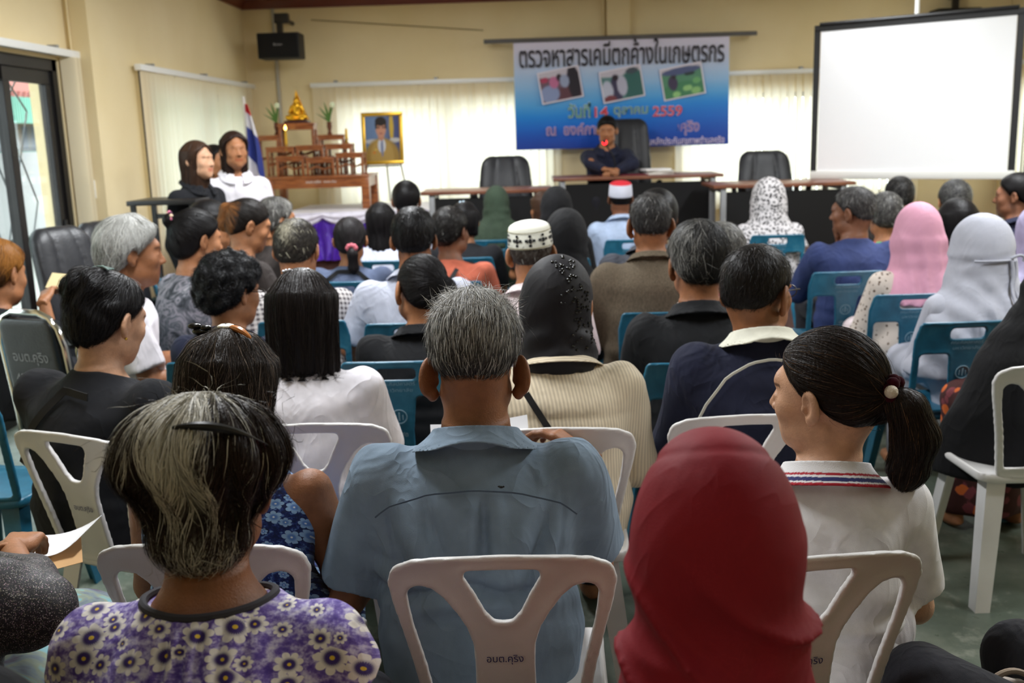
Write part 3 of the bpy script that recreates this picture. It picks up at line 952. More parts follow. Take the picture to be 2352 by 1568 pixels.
def office_chair(label, loc, rz, w=0.5, h=0.62, group=None):
    t = thing('office_armchair', label, 'office chair', loc, rz, group)
    link('backrest', office_back(w, h, 0.055), lea, t, (0, -0.23, 0.48))
    MB().box((0, 0.02, 0.46), (w * 0.98, 0.5, 0.11), 0.045).out('seat', lea, t)
    for s_ in (-1, 1):
        MB().tube([(s_ * (w / 2 + .02), -0.2, 0.46), (s_ * (w / 2 + .03), -0.2, 0.62), (s_ * (w / 2 + .03), 0.12, 0.66), (s_ * (w / 2 + .03), 0.2, 0.62), (s_ * (w / 2 + .01), 0.16, 0.45)], [.02, .024, .03, .026, .02], 8).out('armrest', black_plastic, t)
    MB().tube([(0, 0, 0.1), (0, 0, 0.42)], 0.03, 10).out('gas_column', grey_steel, t)
    b_ = MB(); wh = MB()
    for k in range(5):
        a_ = k * 2 * PI / 5 + 0.3
        b_.tube([(0, 0, 0.12), (0.28 * math.cos(a_), 0.28 * math.sin(a_), 0.075)], [0.03, 0.018], 8)
        wh.sphere((0.28 * math.cos(a_), 0.28 * math.sin(a_), 0.03), 0.03, 10)
    b_.out('star_base', black_plastic, t); wh.out('casters', black_plastic, t)
    return t
def oc_at(label, px, py, D, rz, w, h, zf, group=None):
    p = at(px, py, D)
    hh = p.z - zf - 0.48
    off = Matrix.Rotation(rz, 3, 'Z') @ Vector((0, -0.33, 0))
    return office_chair(label, (p.x - off.x, p.y - off.y, zf), rz, w, hh, group)
oc_at('empty black office chair behind the desk beside the purple-draped platform', 1160, 357, 9.1, PI, 0.49, 0.6, STAGE)
oc_at('empty black office chair behind the desk in front of the projection screen', 1752, 345, 9.1, PI, 0.50, 0.6, STAGE)
oc_at('tall black leather chair the speaking man sits in', 1438, 272, 9.55, PI, 0.46, 0.8, STAGE)
oc_at('empty black office chair against the glass door', 122, 519, 5.0, PI + 1.2, 0.41, 0.6, 0, 'office chairs along the left wall')
oc_at('dark office chair beyond the grey-haired lady in white, next to the glass door', 225, 506, 5.9, PI + 1.2, 0.46, 0.6, 0, 'office chairs along the left wall')

# ---- things on the middle desk
zd_ = STAGE + dz1
c = at(1408, 392, 8.85)
mic = thing('microphone', 'gooseneck desk microphone with a glowing red ring', 'microphone', (c.x, c.y, zd_))
MB().box((0, 0, 0.02), (0.11, 0.14, 0.04), 0.014).out('base', black_plastic, mic)
m1 = at(1388, 327, 8.75); dx = m1.x - c.x; hz = m1.z - zd_
MB().tube([(0, 0, 0.03), (0.02, 0, hz * .35), (0.0, -0.02, hz * .6), (dx * .7, -0.06, hz * .88), (dx, -0.09, hz)], [.006, .006, .006, .007, .008], 8).out('gooseneck', black_plastic, mic)
MB().sphere((dx, -0.09, hz), 0.021, 14).out('light_ring', emit('red_led', (255, 30, 40), 6.0), mic)
MB().sphere((dx - 0.004, -0.115, hz + 0.008), 0.016, 12).out('capsule', black_plastic, mic)
a = at(1512, 395, 8.95)
for k, (dx_, r_, dz_) in enumerate(((0, .1, 0), (.02, -.15, .018), (-.03, .3, .034))):
    o = MB().box((0, 0, 0.008), (0.24, 0.17, 0.016), 0.002).out('document', plain('document_%d' % k, ((228, 226, 220), (206, 204, 196), (240, 240, 240))[k], 0.7), smooth=False, loc=(a.x + dx_, a.y, zd_ + dz_), rot=(0, 0, r_))
    tag(o, ('bottom', 'middle', 'top')[k] + ' document of the small pile on the middle desk', 'document', 'papers on the middle desk')
a = at(1432, 398, 8.95)
tag(MB().box((0, 0, 0.004), (0.42, 0.2, 0.008), 0.002).out('desk_mat', plain('maroon_cloth', (110, 24, 48), 0.8), smooth=False, loc=(a.x, a.y - .02, zd_)), 'maroon mat on the middle desk in front of the speaker', 'mat')

# ---- platform with purple pleated skirt, altar tables
pa, pb = at(640, 490, 8.6), at(985, 476, 8.6)
PZ = 0.94
plat = thing('altar_platform', 'low platform with a white top and gathered purple skirt', 'platform', ((pa.x + pb.x) / 2, pa.y, STAGE))
PW = pb.x - pa.x; PD = 1.25; PH = PZ - STAGE
MB().box((0, PD / 2, PH - 0.02), (PW, PD, 0.04), 0.006).out('platform_top', plain('white_tablecloth', (226, 222, 226), 0.6), plat)
pl_ = MB()
for sx in (-1, 1):
    for sy in (0.06, PD - 0.06): pl_.box((sx * (PW / 2 - .06), sy, (PH - .04) / 2), (.05, .05, PH - .04))
pl_.out('platform_frame', grey_steel, plat, smooth=False)
MB().box((0, PD / 2, .1), (PW - .04, PD - .04, .2)).out('platform_base', st_m, plat, smooth=False)
pur = cloth('purple_satin', (84, 44, 168), 0.004, False, 0.35)
def skirt(u, v):
    x = (u - .5) * PW
    r = 0.014 * math.sin(u * 95) + 0.012 * math.sin(u * 41 + 2) + 0.02 * math.sin(u * 22 + v * 4)
    return (x + 0.012 * math.sin(v * 6 + u * 30), -0.03 + r * (0.4 + v) - 0.05 * v, 0.13 + (PH - 0.17) * (1 - v))
MB().grid(skirt, 150, 14).out('skirt', pur, plat, thick=0.003, sharp=80)
wsat = cloth('white_satin', (228, 224, 238), 0.003, False, 0.4)
def swag(u, v):
    x = (u - .5) * PW
    w_ = abs(math.sin(u * PI * 3.0 + .3)) ** .7
    return (x, -0.045 - 0.022 * math.sin(v * PI) - 0.01 * math.sin(v * 14 + u * 8), PH + 0.012 - v * (0.045 + 0.08 * w_))
MB().grid(swag, 90, 10).out('swag', wsat, plat, thick=0.003, sharp=80)

wood = Mat('varnished_teak', (128, 68, 34), 0.3, 0.5)
wv = wood.n('TexNoise', {'Vector': wood.obj((3, 3, 26)), 'Scale': 3.0, 'Detail': 5.0, 'Distortion': 0.7})
wood.link(wood.ramp(wv.outputs[0], [(0.3, (112, 58, 28)), (0.7, (168, 100, 52))]), 'Base Color')
def altar_table(label, x, y, z, w, d, h, rz=0.0, lattice=True, group='stepped altar tables'):
    t = thing('altar_table', label, 'altar table', (x, y, z), rz, group)
    th = 0.022 if h < 0.4 else 0.03
    MB().box((0, 0, h - th / 2), (w, d, th), 0.005).out('table_top', wood, t)
    lw = max(0.022, w * 0.075)
    for sx in (-1, 1):
        for sy in (-1, 1):
            MB().box((sx * (w / 2 - lw / 2 - .004), sy * (d / 2 - lw / 2 - .004), (h - th) / 2), (lw, lw, h - th), 0.004).out('leg', wood, t)
    ap = MB()
    for sy in (-1, 1):
        ap.box((0, sy * (d / 2 - lw / 2), h - th - lw * .6), (w - 2 * lw, lw * .6, lw * 1.2))
        if lattice:
            for k in range(14):
                u0, u1 = k / 14, (k + 1) / 14
                zz = lambda u: h * 0.42 + 0.012 * math.sin(u * PI * 3 - PI / 2)
                ap.tube([((u0 - .5) * (w - 2 * lw), sy * (d / 2 - lw / 2), zz(u0)), ((u1 - .5) * (w - 2 * lw), sy * (d / 2 - lw / 2), zz(u1))], lw * .32, 6)
    for sx in (-1, 1):
        ap.box((sx * (w / 2 - lw / 2), 0, h - th - lw * .6), (lw * .6, d - 2 * lw, lw * 1.2))
        if lattice: ap.box((sx * (w / 2 - lw / 2), 0, h * .42), (lw * .5, d - 2 * lw, lw * .7))
    ap.out('apron', wood, t)
    return t
ty = pa.y
a, b = at(606, 402, 9.0), at(848, 396, 9.0)
BTX, BTW = (a.x + b.x) / 2, b.x - a.x
BTH = at(726, 404, 9.0).z - PZ
bty = a.y + 0.28
big = altar_table('long low altar table that carries the stepped tables', BTX, bty, PZ, BTW, 0.58, BTH, lattice=False, group=None)
big['category'] = 'altar table'
lw_ = text_mesh('อบต.คุริง  ๔๐๑-๕๓', 0.27, height=0.03)
link('lettering', lw_, plain('white_paint', (224, 220, 214), 0.5), big, (0.04, -0.58 / 2 - 0.003, BTH - 0.055), (PI / 2, 0, 0))
zb0 = PZ + BTH
def xat(px, D=9.15): return at(px, 380, D).x
small = []
for nm, p0_, p1_, py, dy, dd in (
        ('front left small altar table with an arched stretcher', 634, 702, 358, -0.17, .2), ('front middle small altar table with an arched stretcher', 703, 771, 361, -0.17, .2), ('front right small altar table seen against the bright blind', 772, 838, 350, -0.15, .2),
        ('second-step small altar table carrying the lit candle', 612, 680, 337, 0.03, .18), ('second-step small altar table in the middle below the statue', 681, 747, 333, 0.03, .18), ('second-step small altar table at the blind side', 748, 812, 330, 0.03, .18),
        ('third-step small altar table under the leftmost flower vase', 588, 645, 311, 0.2, .16), ('tallest small altar table carrying the golden statue', 642, 727, 283, 0.2, .17), ('third-step small altar table under the flower vase near the portrait', 732, 795, 309, 0.2, .16)):
    D = 9.2 + dy
    x0_, x1_ = at(p0_, py, D).x, at(p1_, py, D).x
    z_ = at((p0_ + p1_) / 2, py, D).z
    small.append((altar_table(nm, (x0_ + x1_) / 2, bty + dy, zb0, x1_ - x0_ - .006, dd, z_ - zb0), z_))

# golden statue
tp, tz = small[7]
st = thing('seated_statue', 'small golden seated Buddha statue on top of the altar tables', 'statue', (tp.location.x, tp.location.y, tz))
gold = plain('gold_leaf', (236, 178, 48), 0.28, 0.5, 0.85)
MB().box((0, 0, .012), (.22, .13, .024), .004).out('plinth', plain('dark_plinth', (70, 34, 30), 0.4), st)
f = Field(axis((-.12, .12, .005)), axis((-.08, .08, .005)), axis((.02, .33, .005)))
f.ell((0, 0, .036), (.1, .06, .016), 0)
f.cone((-.085, -.02, .055), (.03, -.045, .06), .02, .018, .01); f.cone((.085, -.02, .055), (-.03, -.045, .066), .02, .018, .01)
f.chain([(0, .01, .05), (0, .01, .1), (0, .01, .15)], [.042, .036, .044], .01)
f.chain([(-.045, .01, .15), (-.066, 0, .1), (-.03, -.045, .075)], [.016, .013, .011], .008)
f.chain([(.045, .01, .15), (.066, 0, .1), (.06, -.04, .065)], [.016, .013, .011], .008)
f.cone((0, .008, .16), (0, .006, .185), .016, .016, .006); f.ell((0, .003, .2), (.025, .026, .031), .004)
f.ell((0, .006, .228), (.014, .014, .012), .006); f.cone((0, .006, .235), (0, .006, .30), .009, .002, .006)
V, Q = f.nets(); link('statue_body', raw_mesh('statue_body', V, Q), gold, st)
MB().grid(lambda u, v: ((u - .5) * .21 * (1 - v) ** 1.15, .05, .03 + .27 * v), 10, 12).out('flame_back', gold, st, thick=.006)

# candles, vases
def candle(label, px, py_top, py_bot, D, lit):
    p, q = at(px, py_top, D), at(px, py_bot, D)
    t = thing('candle', label, 'candle', (q.x, q.y, q.z), group=None)
    h = p.z - q.z
    MB().lathe([(.028, 0), (.03, .01), (.012, .02), (.012, .05), (.018, .055)], seg=14).out('holder', plain('brass', (190, 150, 80), 0.3, 0.5, 0.9), t)
    MB().lathe([(.0125, .05), (.012, h * .5), (.011, h)], seg=14).out('wax', plain('yellow_wax', (226, 178, 40), 0.45), t)
    MB().tube([(0, 0, h), (0, 0, h + .012)], .0015, 5).out('wick', black_plastic, t)
    if lit: MB().lathe([(.002, h + .008), (.010, h + .018), (.012, h + .026), (.006, h + .042), (.001, h + .055)], seg=12).out('flame', emit('candle_flame', (255, 190, 90), 14.0), t)
candle('yellow lit candle burning on the stepped altar tables', 659, 301, 345, 9.2, True)
t_ = small[5]
candle('thin unlit yellow candle at the blind side of the altar', 797, 296, 332, 9.22, False)
def vase(label, tbl, flower, dx, lean, px):
    tz_ = tbl[1]; L_ = tbl[0].location
    t = thing('flower_vase', label, 'flower vase', (px, L_.y, tz_))
    MB().lathe([(.02, 0), (.024, .01), (.014, .03), (.024, .075), (.02, .1), (.026, .115)], seg=16).out('vase', plain('brown_glaze', (104, 60, 40), 0.3), t)
    gm = plain('leaf_green', (84, 122, 52), 0.5); lv = MB()
    for k, (ax_, h_) in enumerate(((-.09, .16), (-.04, .2), (.03, .2), (-.13, .1))):
        def lf(u, v, ax_=ax_, h_=h_):
            w_ = .012 * math.sin(PI * min(1, u * .95 + .05)); return (ax_ * u ** 1.5 + (v - .5) * w_ * 2, .01 * k, .1 + h_ * u)
        lv.grid(lf, 8, 2)
    lv.out('leaves', gm, t, thick=.002)
    MB().tube([(0, 0, .1), (lean * .5, 0, .18), (lean, 0, .245)], .004, 6).out('stem', gm, t)
    fl_ = MB()
    for k in range(7):
        a_ = k * 2 * PI / 7
        fl_.sphere((lean + .013 * math.cos(a_), .013 * math.sin(a_), .268), .017, 8, (.6, .6, 1.5))
    fl_.sphere((lean, 0, .268), .018, 8, (1, 1, 1.5))
    fl_.out('lotus_bud', plain('pale_lotus', (222, 232, 196), 0.5), t)
vase('brown vase with leaves and a white lotus bud on the window side of the statue', small[6], None, 0, .02, at(636, 300, 9.4).x)
vase('brown vase with leaves and a pale lotus bud between the statue and the portrait', small[8], None, 0, .04, at(758, 300, 9.4).x)
# white ribbon rosette on the tablecloth edge by the flag
# ---- framed portrait on an easel
c = at(879, 318, 9.5); y_ = c.y
prt = thing('framed_portrait', 'gold-framed portrait of a man in a yellow jacket on an easel', 'portrait', (c.x, y_, PZ))
hw, hh = 95 * 9.5 / F / 2, 118 * 9.5 / F / 2; zc = c.z - PZ
tl_ = math.radians(-4)
frm = MB(); fwid = 0.035
for cx_, cz_, w_, h_ in ((0, hh - fwid / 2, hw * 2, fwid), (0, -hh + fwid / 2, hw * 2, fwid), (-hw + fwid / 2, 0, fwid, 2 * hh - 2 * fwid), (hw - fwid / 2, 0, fwid, 2 * hh - 2 * fwid)):
    frm.box((cx_, 0, cz_), (w_, .035, h_), .008)
fo = frm.out('gilt_frame', plain('gilt_frame_gold', (204, 160, 52), 0.3, 0.5, 0.7), prt, loc=(0, 0, zc), rot=(tl_, 0, 0))
def pcol(u, v):
    base = np.stack([np.interp(u, [0, .5, .7, 1], k) for k in ((96, 104, 84, 60), (120, 128, 92, 66), (158, 160, 128, 110))], -1)
    c_ = blobs(u, v, base, [(.76, .75, .06, .3, (190, 160, 60)), (.2, .44, .22, .05, (176, 176, 180)), (.85, .46, .16, .05, (180, 178, 176)),
        (.48, .08, .5, .42, (150, 120, 60)), (.48, .1, .33, .4, (168, 138, 76)), (.47, .35, .11, .16, (196, 200, 208)), (.48, .3, .035, .2, (110, 120, 150)),
        (.46, .55, .09, .1, (178, 128, 104)), (.46, .72, .145, .2, (188, 136, 112)), (.46, .87, .155, .1, (40, 34, 34)), (.33, .8, .03, .1, (40, 34, 34)), (.6, .8, .03, .1, (40, 34, 34)),
        (.40, .74, .035, .02, (70, 50, 46)), (.53, .74, .035, .02, (70, 50, 46)), (.46, .61, .05, .015, (150, 84, 80)), (.25, .2, .05, .03, (190, 120, 50)), (.3, .26, .04, .02, (200, 170, 80))])
    return c_
picture('portrait_print', lambda u, v: ((u - .5) * 2 * (hw - fwid * .8), u * 0 - .008, (v - .5) * 2 * (hh - fwid * .8)), 60, 80, pcol, tint_mat('glossy_print', 0.2, 0.5), fo)
for lx, dy_ in ((-.12, -.03), (.12, -.03), (0, .3)):
    MB().tube([(lx * (1.9 if dy_ < 0 else 1), dy_ + .02, .006), (lx * .6, .03, zc + hh * .9)], .009, 6).out('easel_leg', plain('easel_grey', (150, 146, 138), 0.5), prt)
MB().box((0, -.01, zc - hh - .012), (.3, .05, .018)).out('easel_ledge', plain('easel_grey', (150, 146, 138), 0.5), prt)

# ---- national flag on a pole
fp = at(559, 222, 8.3)
flag = thing('flag', 'red, white and blue striped flag hanging on a pole beside the altar', 'flag', (fp.x, fp.y, STAGE))
fz = fp.z - STAGE
MB().tube([(0, 0, .03), (0, 0, fz)], .012, 10).out('pole', plain('pale_pole', (214, 210, 204), 0.4), flag)
MB().lathe([(.14, 0), (.14, .02), (.03, .05), (.03, .1)], seg=20).out('base', plain('dark_base', (60, 50, 46), 0.5), flag)
def flp(u, v):                                  # u down the hang, v across the folds
    w_ = .03 + .21 * u ** .8
    x = v * w_ * (.62 + .1 * np.sin(u * 5)) + .012
    y = -.035 * np.sin(v * 9 + u * 2) * (.4 + u) - .01
    return x, y, fz - .06 - u * .74 - .12 * v * u
def flc(u, v):
    t = u * 1.0 - .26 * v * u + .0
    st = np.array([.0, .085, .235, .56, .76, 2])
    cs = [(196, 44, 52), (222, 220, 226), (54, 66, 140), (222, 220, 226), (214, 48, 56)]
    i = np.clip(np.searchsorted(st, t, side='right') - 1, 0, 4)
    return np.array(cs, float)[i]
flag_m = tint_mat('flag_cloth', 0.7)
picture('flag_cloth', flp, 120, 30, flc, flag_m, flag)

# ---- black metal stand near the standing women
a, b = at(304, 462, 6.1), at(418, 458, 6.1)
zz = a.z
sd = thing('equipment_stand', 'tall black metal stand with a thin top by the left wall', 'stand', ((a.x + b.x) / 2 + .02, a.y + .2, 0))
w_ = b.x - a.x + .12
MB().box((0, 0, zz - .015), (w_, .4, .03), .005).out('stand_top', black_alu, sd)
for sx in (-1, 1):
    for sy in (-1, 1):
        MB().box((sx * (w_ / 2 - .03), sy * .17, (zz - .03) / 2), (.028, .028, zz - .03)).out('leg', black_alu, sd, smooth=False)
MB().box((0, 0, .35), (w_ - .06, .36, .02)).box((0, .17, zz - .12), (w_ - .06, .02, .03)).out('shelf', black_alu, sd, smooth=False)

# ================================================================== PLASTIC CHAIRS
def poly_sd(px, pz, P):
    """2-D signed distance to polygon P (array n,2)"""
    P = np.asarray(P, np.float32)
    d = np.full(np.broadcast(px, pz).shape, 1e9, np.float32); s_ = np.ones_like(d)
    n = len(P)
    for i in range(n):
        a, b = P[i], P[i - 1]
        ex, ez = b - a
        wx, wz = px - a[0], pz - a[1]
        t = np.clip((wx * ex + wz * ez) / (ex * ex + ez * ez), 0, 1)
        d = np.minimum(d, (wx - ex * t) ** 2 + (wz - ez * t) ** 2)
        c1, c2, c3 = pz >= a[1], pz < b[1], ex * wz > ez * wx
        s_ = np.where((c1 & c2 & c3) | (~c1 & ~c2 & ~c3), -s_, s_)
    return s_ * np.sqrt(d)
def chair_back(outline, ro, holes, y0, rake, bow, t0, rim):
    h = 0.0055
    f = Field(axis((-.245, .245, h)), axis((-.30, -.10, h)), axis((.40, .90, h)))
    X, Y, Z = f.coords()
    d2 = poly_sd(X[:, 0], Z[0], outline) - ro
    hd = None
    for P, r in holes:
        e = poly_sd(X[:, 0], Z[0], P) - r
        d2 = np.maximum(d2, -e)
    d2 = d2[:, None, :]
    ys = y0 - rake * (Z - .43) + bow * X ** 2 - 0.25 * np.maximum(Z - .74, 0) ** 1.5
    t = t0 + rim * np.exp(-(np.minimum(d2, 0) / 0.011) ** 2)
    q = np.maximum(np.abs(Y - ys) - t, -1)
    d = np.maximum(d2, q)
    k = .008
    d = -sm(-d2 * np.ones_like(q), -q, k)
    f.g = d.astype(np.float32)
    V, Q = f.nets()
    return raw_mesh('backrest', relax(V, Q, 1, .4), Q)
def rounded(P): return P
def mir(P): return P + [(-x, z) for x, z in P[::-1] if abs(x) > 1e-6]
WO = mir([(0, .794), (-.08, .792), (-.15, .786), (-.174, .776), (-.178, .762), (-.172, .724), (-.159, .668), (-.142, .586), (-.122, .46)])
TRI_ = mir([(0, .794 - .006), (-.060, .786), (-.063, .780), (-.043, .742), (-.027, .706), (-.014, .690), (0, .687)])
SHL_ = [(-.169, .740), (-.163, .750), (-.152, .754), (-.132, .750), (-.113, .732), (-.089, .697), (-.073, .667), (-.063, .632), (-.061, .586), (-.063, .475), (-.124, .475), (-.142, .586), (-.162, .679)]
WH = [(TRI_, .006), (SHL_, .005), ([(-x, z) for x, z in SHL_], .005)]
BO = [(-.165, .795), (.165, .795), (.176, .74), (.168, .46), (-.168, .46), (-.176, .74)]
BHO = [([(-.052, .776), (.052, .776), (.052, .762), (-.052, .762)], .014),
       ([(-.155, .672), (-.075, .672), (-.062, .56), (-.062, .47), (-.15, .47)], .014),
       ([(.155, .672), (.075, .672), (.062, .56), (.062, .47), (.15, .47)], .014)]
wpl = Mat('white_plastic', (226, 224, 222), 0.32, 0.5)
wpl.link(wpl.ramp(wpl.noise(wpl.obj(), 5, 5), [(0.3, (214, 212, 210)), (0.6, (230, 228, 227))]), 'Base Color')
wpl.bump(wpl.noise(wpl.obj(), 900, 1), 0.0004)
bpl = Mat('teal_blue_plastic', (22, 92, 122), 0.38, 0.5)
bpl.link(bpl.ramp(bpl.noise(bpl.obj(), 7, 6, .65), [(0.3, (22, 80, 104)), (0.55, (34, 102, 130)), (0.75, (70, 128, 148))]), 'Base Color')
def chair_seat():
    f = Field(axis((-.23, .23, .012)), axis((-.23, .25, .012)), axis((.36, .47, .007)))
    X, Y, Z = f.coords()
    dx, dy = np.abs(X) - (.165 + .02 * (Y + .2)), np.abs(Y - .01) - .165
    d2 = np.sqrt(np.maximum(dx, 0) ** 2 + np.maximum(dy, 0) ** 2) + np.minimum(np.maximum(dx, dy), 0) - .035
    zs = .425 + .25 * X ** 2 - .5 * np.maximum(Y - .12, 0) ** 2 * 3
    t = .005 + .014 * np.exp(-(np.minimum(d2, 0) / .02) ** 2)
    f.g = (-sm(-(d2 + 0 * Z), -(np.abs(Z - zs) - t), .01)).astype(np.float32)
    V, Q = f.nets()
    return raw_mesh('seat', relax(V, Q, 1), Q)
SEATM = chair_seat()
def chair_leg(sx, sy):
    """tapering channel-section leg"""
    mb = MB()
    top = Vector((sx * .165, .15 if sy > 0 else -.165, .42)); bot = Vector((sx * .215, .20 if sy > 0 else -.245, .0))
    wt, wb = .062, .048
    prof = lambda w: [(0, 0), (-sx * w, 0), (-sx * w, -sy * .008), (-sx * .008, -sy * .008), (-sx * .008, -sy * w), (0, -sy * w)]
    A = [mb.bm.verts.new(top + Vector((a, b, 0))) for a, b in prof(wt)]
    B = [mb.bm.verts.new(bot + Vector((a, b, 0))) for a, b in prof(wb)]
    for k in range(6): mb.bm.faces.new((A[k], A[(k + 1) % 6], B[(k + 1) % 6], B[k]))
    mb.bm.faces.new(A[:]); mb.bm.faces.new(B[::-1])
    bmesh.ops.recalc_face_normals(mb.bm, faces=mb.bm.faces)
    me = bpy.data.meshes.new('leg'); mb.bm.to_mesh(me); mb.bm.free()
    return me
LEGM = [chair_leg(sx, sy) for sx in (-1, 1) for sy in (-1, 1)]
def make_chair(name, label, cat, back, mat, txt, group):
    t = thing(name, label, cat, (0, 0, 0), 0, group)
    b_ = link('backrest', back, mat, t)
    s_ = SEATM.copy(); s_.materials.clear(); link('seat', s_, mat, t)
    for m in LEGM:
        m2 = m.copy(); link('leg', m2, mat, t)
    rk = .20
    for body, w_, z_, x_, col, h_ in txt:
        y_ = -.185 - rk * (z_ - .43) + .3 * x_ ** 2 - .0062 - .0006
        me = text_mesh(body, w_, height=h_)
        link('lettering', me, plain('chair_lettering', col, 0.6), b_, (x_, y_ - .001, z_), (PI / 2 + math.atan(rk), 0, 0))
    return t
WBACK = chair_back(WO, .030, WH, -.185, .20, .3, .0052, .0048)
BBACK = chair_back(BO, .022, BHO, -.185, .20, .3, .0052, .004)
wchair = make_chair('white_plastic_chair', 'white', 'plastic chair', WBACK, wpl.m, [('อบต.คุริง', .068, .598, 0, (44, 46, 110), .022)], 'white plastic chairs')
bchair = make_chair('blue_plastic_chair', 'blue', 'plastic chair', BBACK, bpl.m,
    [('คณะศิลปศาสตร์', .125, .735, 0.0, (120, 160, 180), .014), ('มหาวิทยาลัย', .105, .712, 0, (120, 160, 180), .014), ('๐๑-๔๓', .05, .545, 0, (150, 178, 190), .018)], 'teal blue plastic chairs')
em = MB().tube([(.026 * math.cos(a_), 0, .026 * math.sin(a_)) for a_ in np.linspace(0, 2 * PI, 20, endpoint=False)], .002, 5, True)
em.tube([(0, 0, -.014), (0, 0, .016)], .003, 5).tube([(-.012, 0, -.012), (-.012, 0, .006)], .002, 5).tube([(.012, 0, -.012), (.012, 0, .006)], .002, 5)
em.out('emblem', plain('faded_print', (130, 166, 184), 0.6), [o for o in bchair.children if o.name.startswith('backrest')][0], loc=(0, -.185 - .2 * (.612 - .43) - .0068, .612), rot=(math.atan(.2), 0, 0))

def chair_at(kind, label, px, py, yaw=0.0, first=[True, True], ztop=.822):
    """chair whose back's top centre shows at (px, py)"""
    p = onZ(px, py, ztop)
    rz = math.radians(yaw)
    off = Matrix.Rotation(rz, 3, 'Z') @ Vector((0, -.275, 0))
    loc = (p.x - off.x, p.y - off.y, 0)
    i = 0 if kind == 'w' else 1
    src = (wchair, bchair)[i]
    if first[i]:
        first[i] = False
        src.location = loc; src.rotation_euler = (0, 0, rz); src['label'] = label
        return src
    return copy_thing(src, loc, rz, label)
CH = {}
for key, kind, px, py, yaw, label in (
        ('man', 'w', 1150, 1280, 0, 'white plastic chair behind the grey-haired man in the blue-grey shirt'),
        ('clip', 'w', 445, 1252, -3, 'white plastic chair under the woman with the blue floral dress'),
        ('tuft', 'w', 135, 997, -24, 'white plastic chair turned sideways under the woman in the black T-shirt with a bag strap'),
        ('bob', 'w', 712, 974, 0, 'white plastic chair under the woman in white with black bobbed hair'),
        ('beige', 'w', 1275, 984, 0, 'white plastic chair under the woman in the cream striped shirt'),
        ('navy', 'w', 1722, 954, 3, 'white plastic chair under the man in the navy jacket with glasses'),
        ('pony', 'w', 1885, 1281, 9, 'white plastic chair under the ponytailed woman in the white polo shirt'),
        ('abaya', 'w', 2452, 836, 2, 'white plastic chair at the right edge under the woman in the long black veil'),
        ('bun', 'b', 906, 827, 0, 'blue plastic chair with worn print directly in front of the blue-grey shirted man'),
        ('sweater', 'b', 1952, 621, 2, 'blue plastic chair under the man in the blue sweater'),
        ('pink', 'b', 2108, 672, 2, 'blue plastic chair under the woman in the pink headscarf'),
        ('greyveil', 'b', 2232, 735, 4, 'blue plastic chair under the woman in the long grey veil'),
        ('spots', 'b', 1788, 537, 0, 'blue plastic chair under the woman in the black-and-white spotted headscarf'),
        ('plaid', 'b', 690, 735, 0, 'blue plastic chair under the man in the checked shirt'),
        ('polo', 'b', 1618, 829, 0, 'blue plastic chair under the greying man in the black polo shirt'),
        ('tweed', 'b', 1532, 714, 0, 'blue plastic chair under the man in the brown tweed jacket'),
        ('emblem', 'b', 1063, 590, 0, 'blue plastic chair under the person with the yellow emblem on the back'),
        ('green', 'b', 1140, 549, 0, 'blue plastic chair under the woman in the dark green headscarf'),
        ('redcap', 'b', 1452, 548, 0, 'blue plastic chair under the man in the red and white cap'),
        ('scrunchie', 'b', 785, 645, 0, 'blue plastic chair under the woman with the pink scrunchie'),
        ('longhair', 'b', 878, 597, 0, 'blue plastic chair under the woman with long straight black hair'),
        ('orange', 'b', 1024, 645, 0, 'blue plastic chair under the woman in the orange-red shirt'),
        ('veil', 'b', 1262, 562, 0, 'blue plastic chair under the woman in the black headscarf before the left desk'),
        ('curly', 'b', 492, 830, -6, 'blue plastic chair under the woman with short curly black hair'),
        ('edge', 'b', -160, 905, -5, 'blue plastic chair at the left edge whose leg shows beside the sideways white chair')):
    CH[key] = chair_at(kind, label, px, py, yaw)

# folding chair with a chrome tube and black vinyl back
p = onZ(72, 716, 0.93)
fc = thing('folding_chair', 'black vinyl chair with a chrome tube frame and white Thai lettering', 'folding chair', (p.x + .07, p.y + .22, 0), math.radians(-22))
vin = plain('black_vinyl', (22, 26, 30), 0.4, 0.5, bump=.001, bscale=120)
yb = lambda z: -.185 - .12 * (z - .43)
pts = [(-.165, yb(.3), .0)] + [(-.165, yb(.5), .5), (-.165, yb(.8), .8), (-.150, yb(.87), .87), (-.118, yb(.91), .91), (-.07, yb(.93), .93), (.07, yb(.93), .93), (.118, yb(.91), .91), (.150, yb(.87), .87), (.165, yb(.8), .8), (.165, yb(.5), .5), (.165, yb(.3), .0)]
MB().tube(pts, .0125, 10).out('tube_frame', chrome, fc)
f = Field(axis((-.21, .21, .01)), axis((-.32, -.12, .007)), axis((.48, .94, .01)))
X, Y, Z = f.coords()
d2 = poly_sd(X[:, 0], Z[0], [(-.105, .54), (.105, .54), (.10, .86), (-.10, .86)]) - .045
q = np.abs(Y - (-.185 - .12 * (Z - .43)) - .0) - .022
f.g = (-sm(-(d2[:, None, :] + 0 * Y), -(q + 0 * X), .02)).astype(np.float32)
V, Q = f.nets(); bk = link('backrest', raw_mesh('backrest', relax(V, Q), Q), vin, fc)
for body, w_, z_, x_, h_ in (('อบต.คุริง', .185, .745, .0, .055), ('401-55-08', .20, .66, -.0, .042)):
    link('lettering', text_mesh(body, w_, height=h_), plain('white_marker', (150, 152, 156), 0.7), bk, (x_, yb(z_) - .0235, z_), (PI / 2 + math.atan(.12), 0, 0))
MB().box((0, .0, .45), (.33, .38, .05), .02).out('seat', vin, fc)
for s_ in (-1, 1):
    MB().tube([(s_ * .155, -.19, .42), (s_ * .165, .2, .0)], .0125, 8).out('leg', chrome, fc)
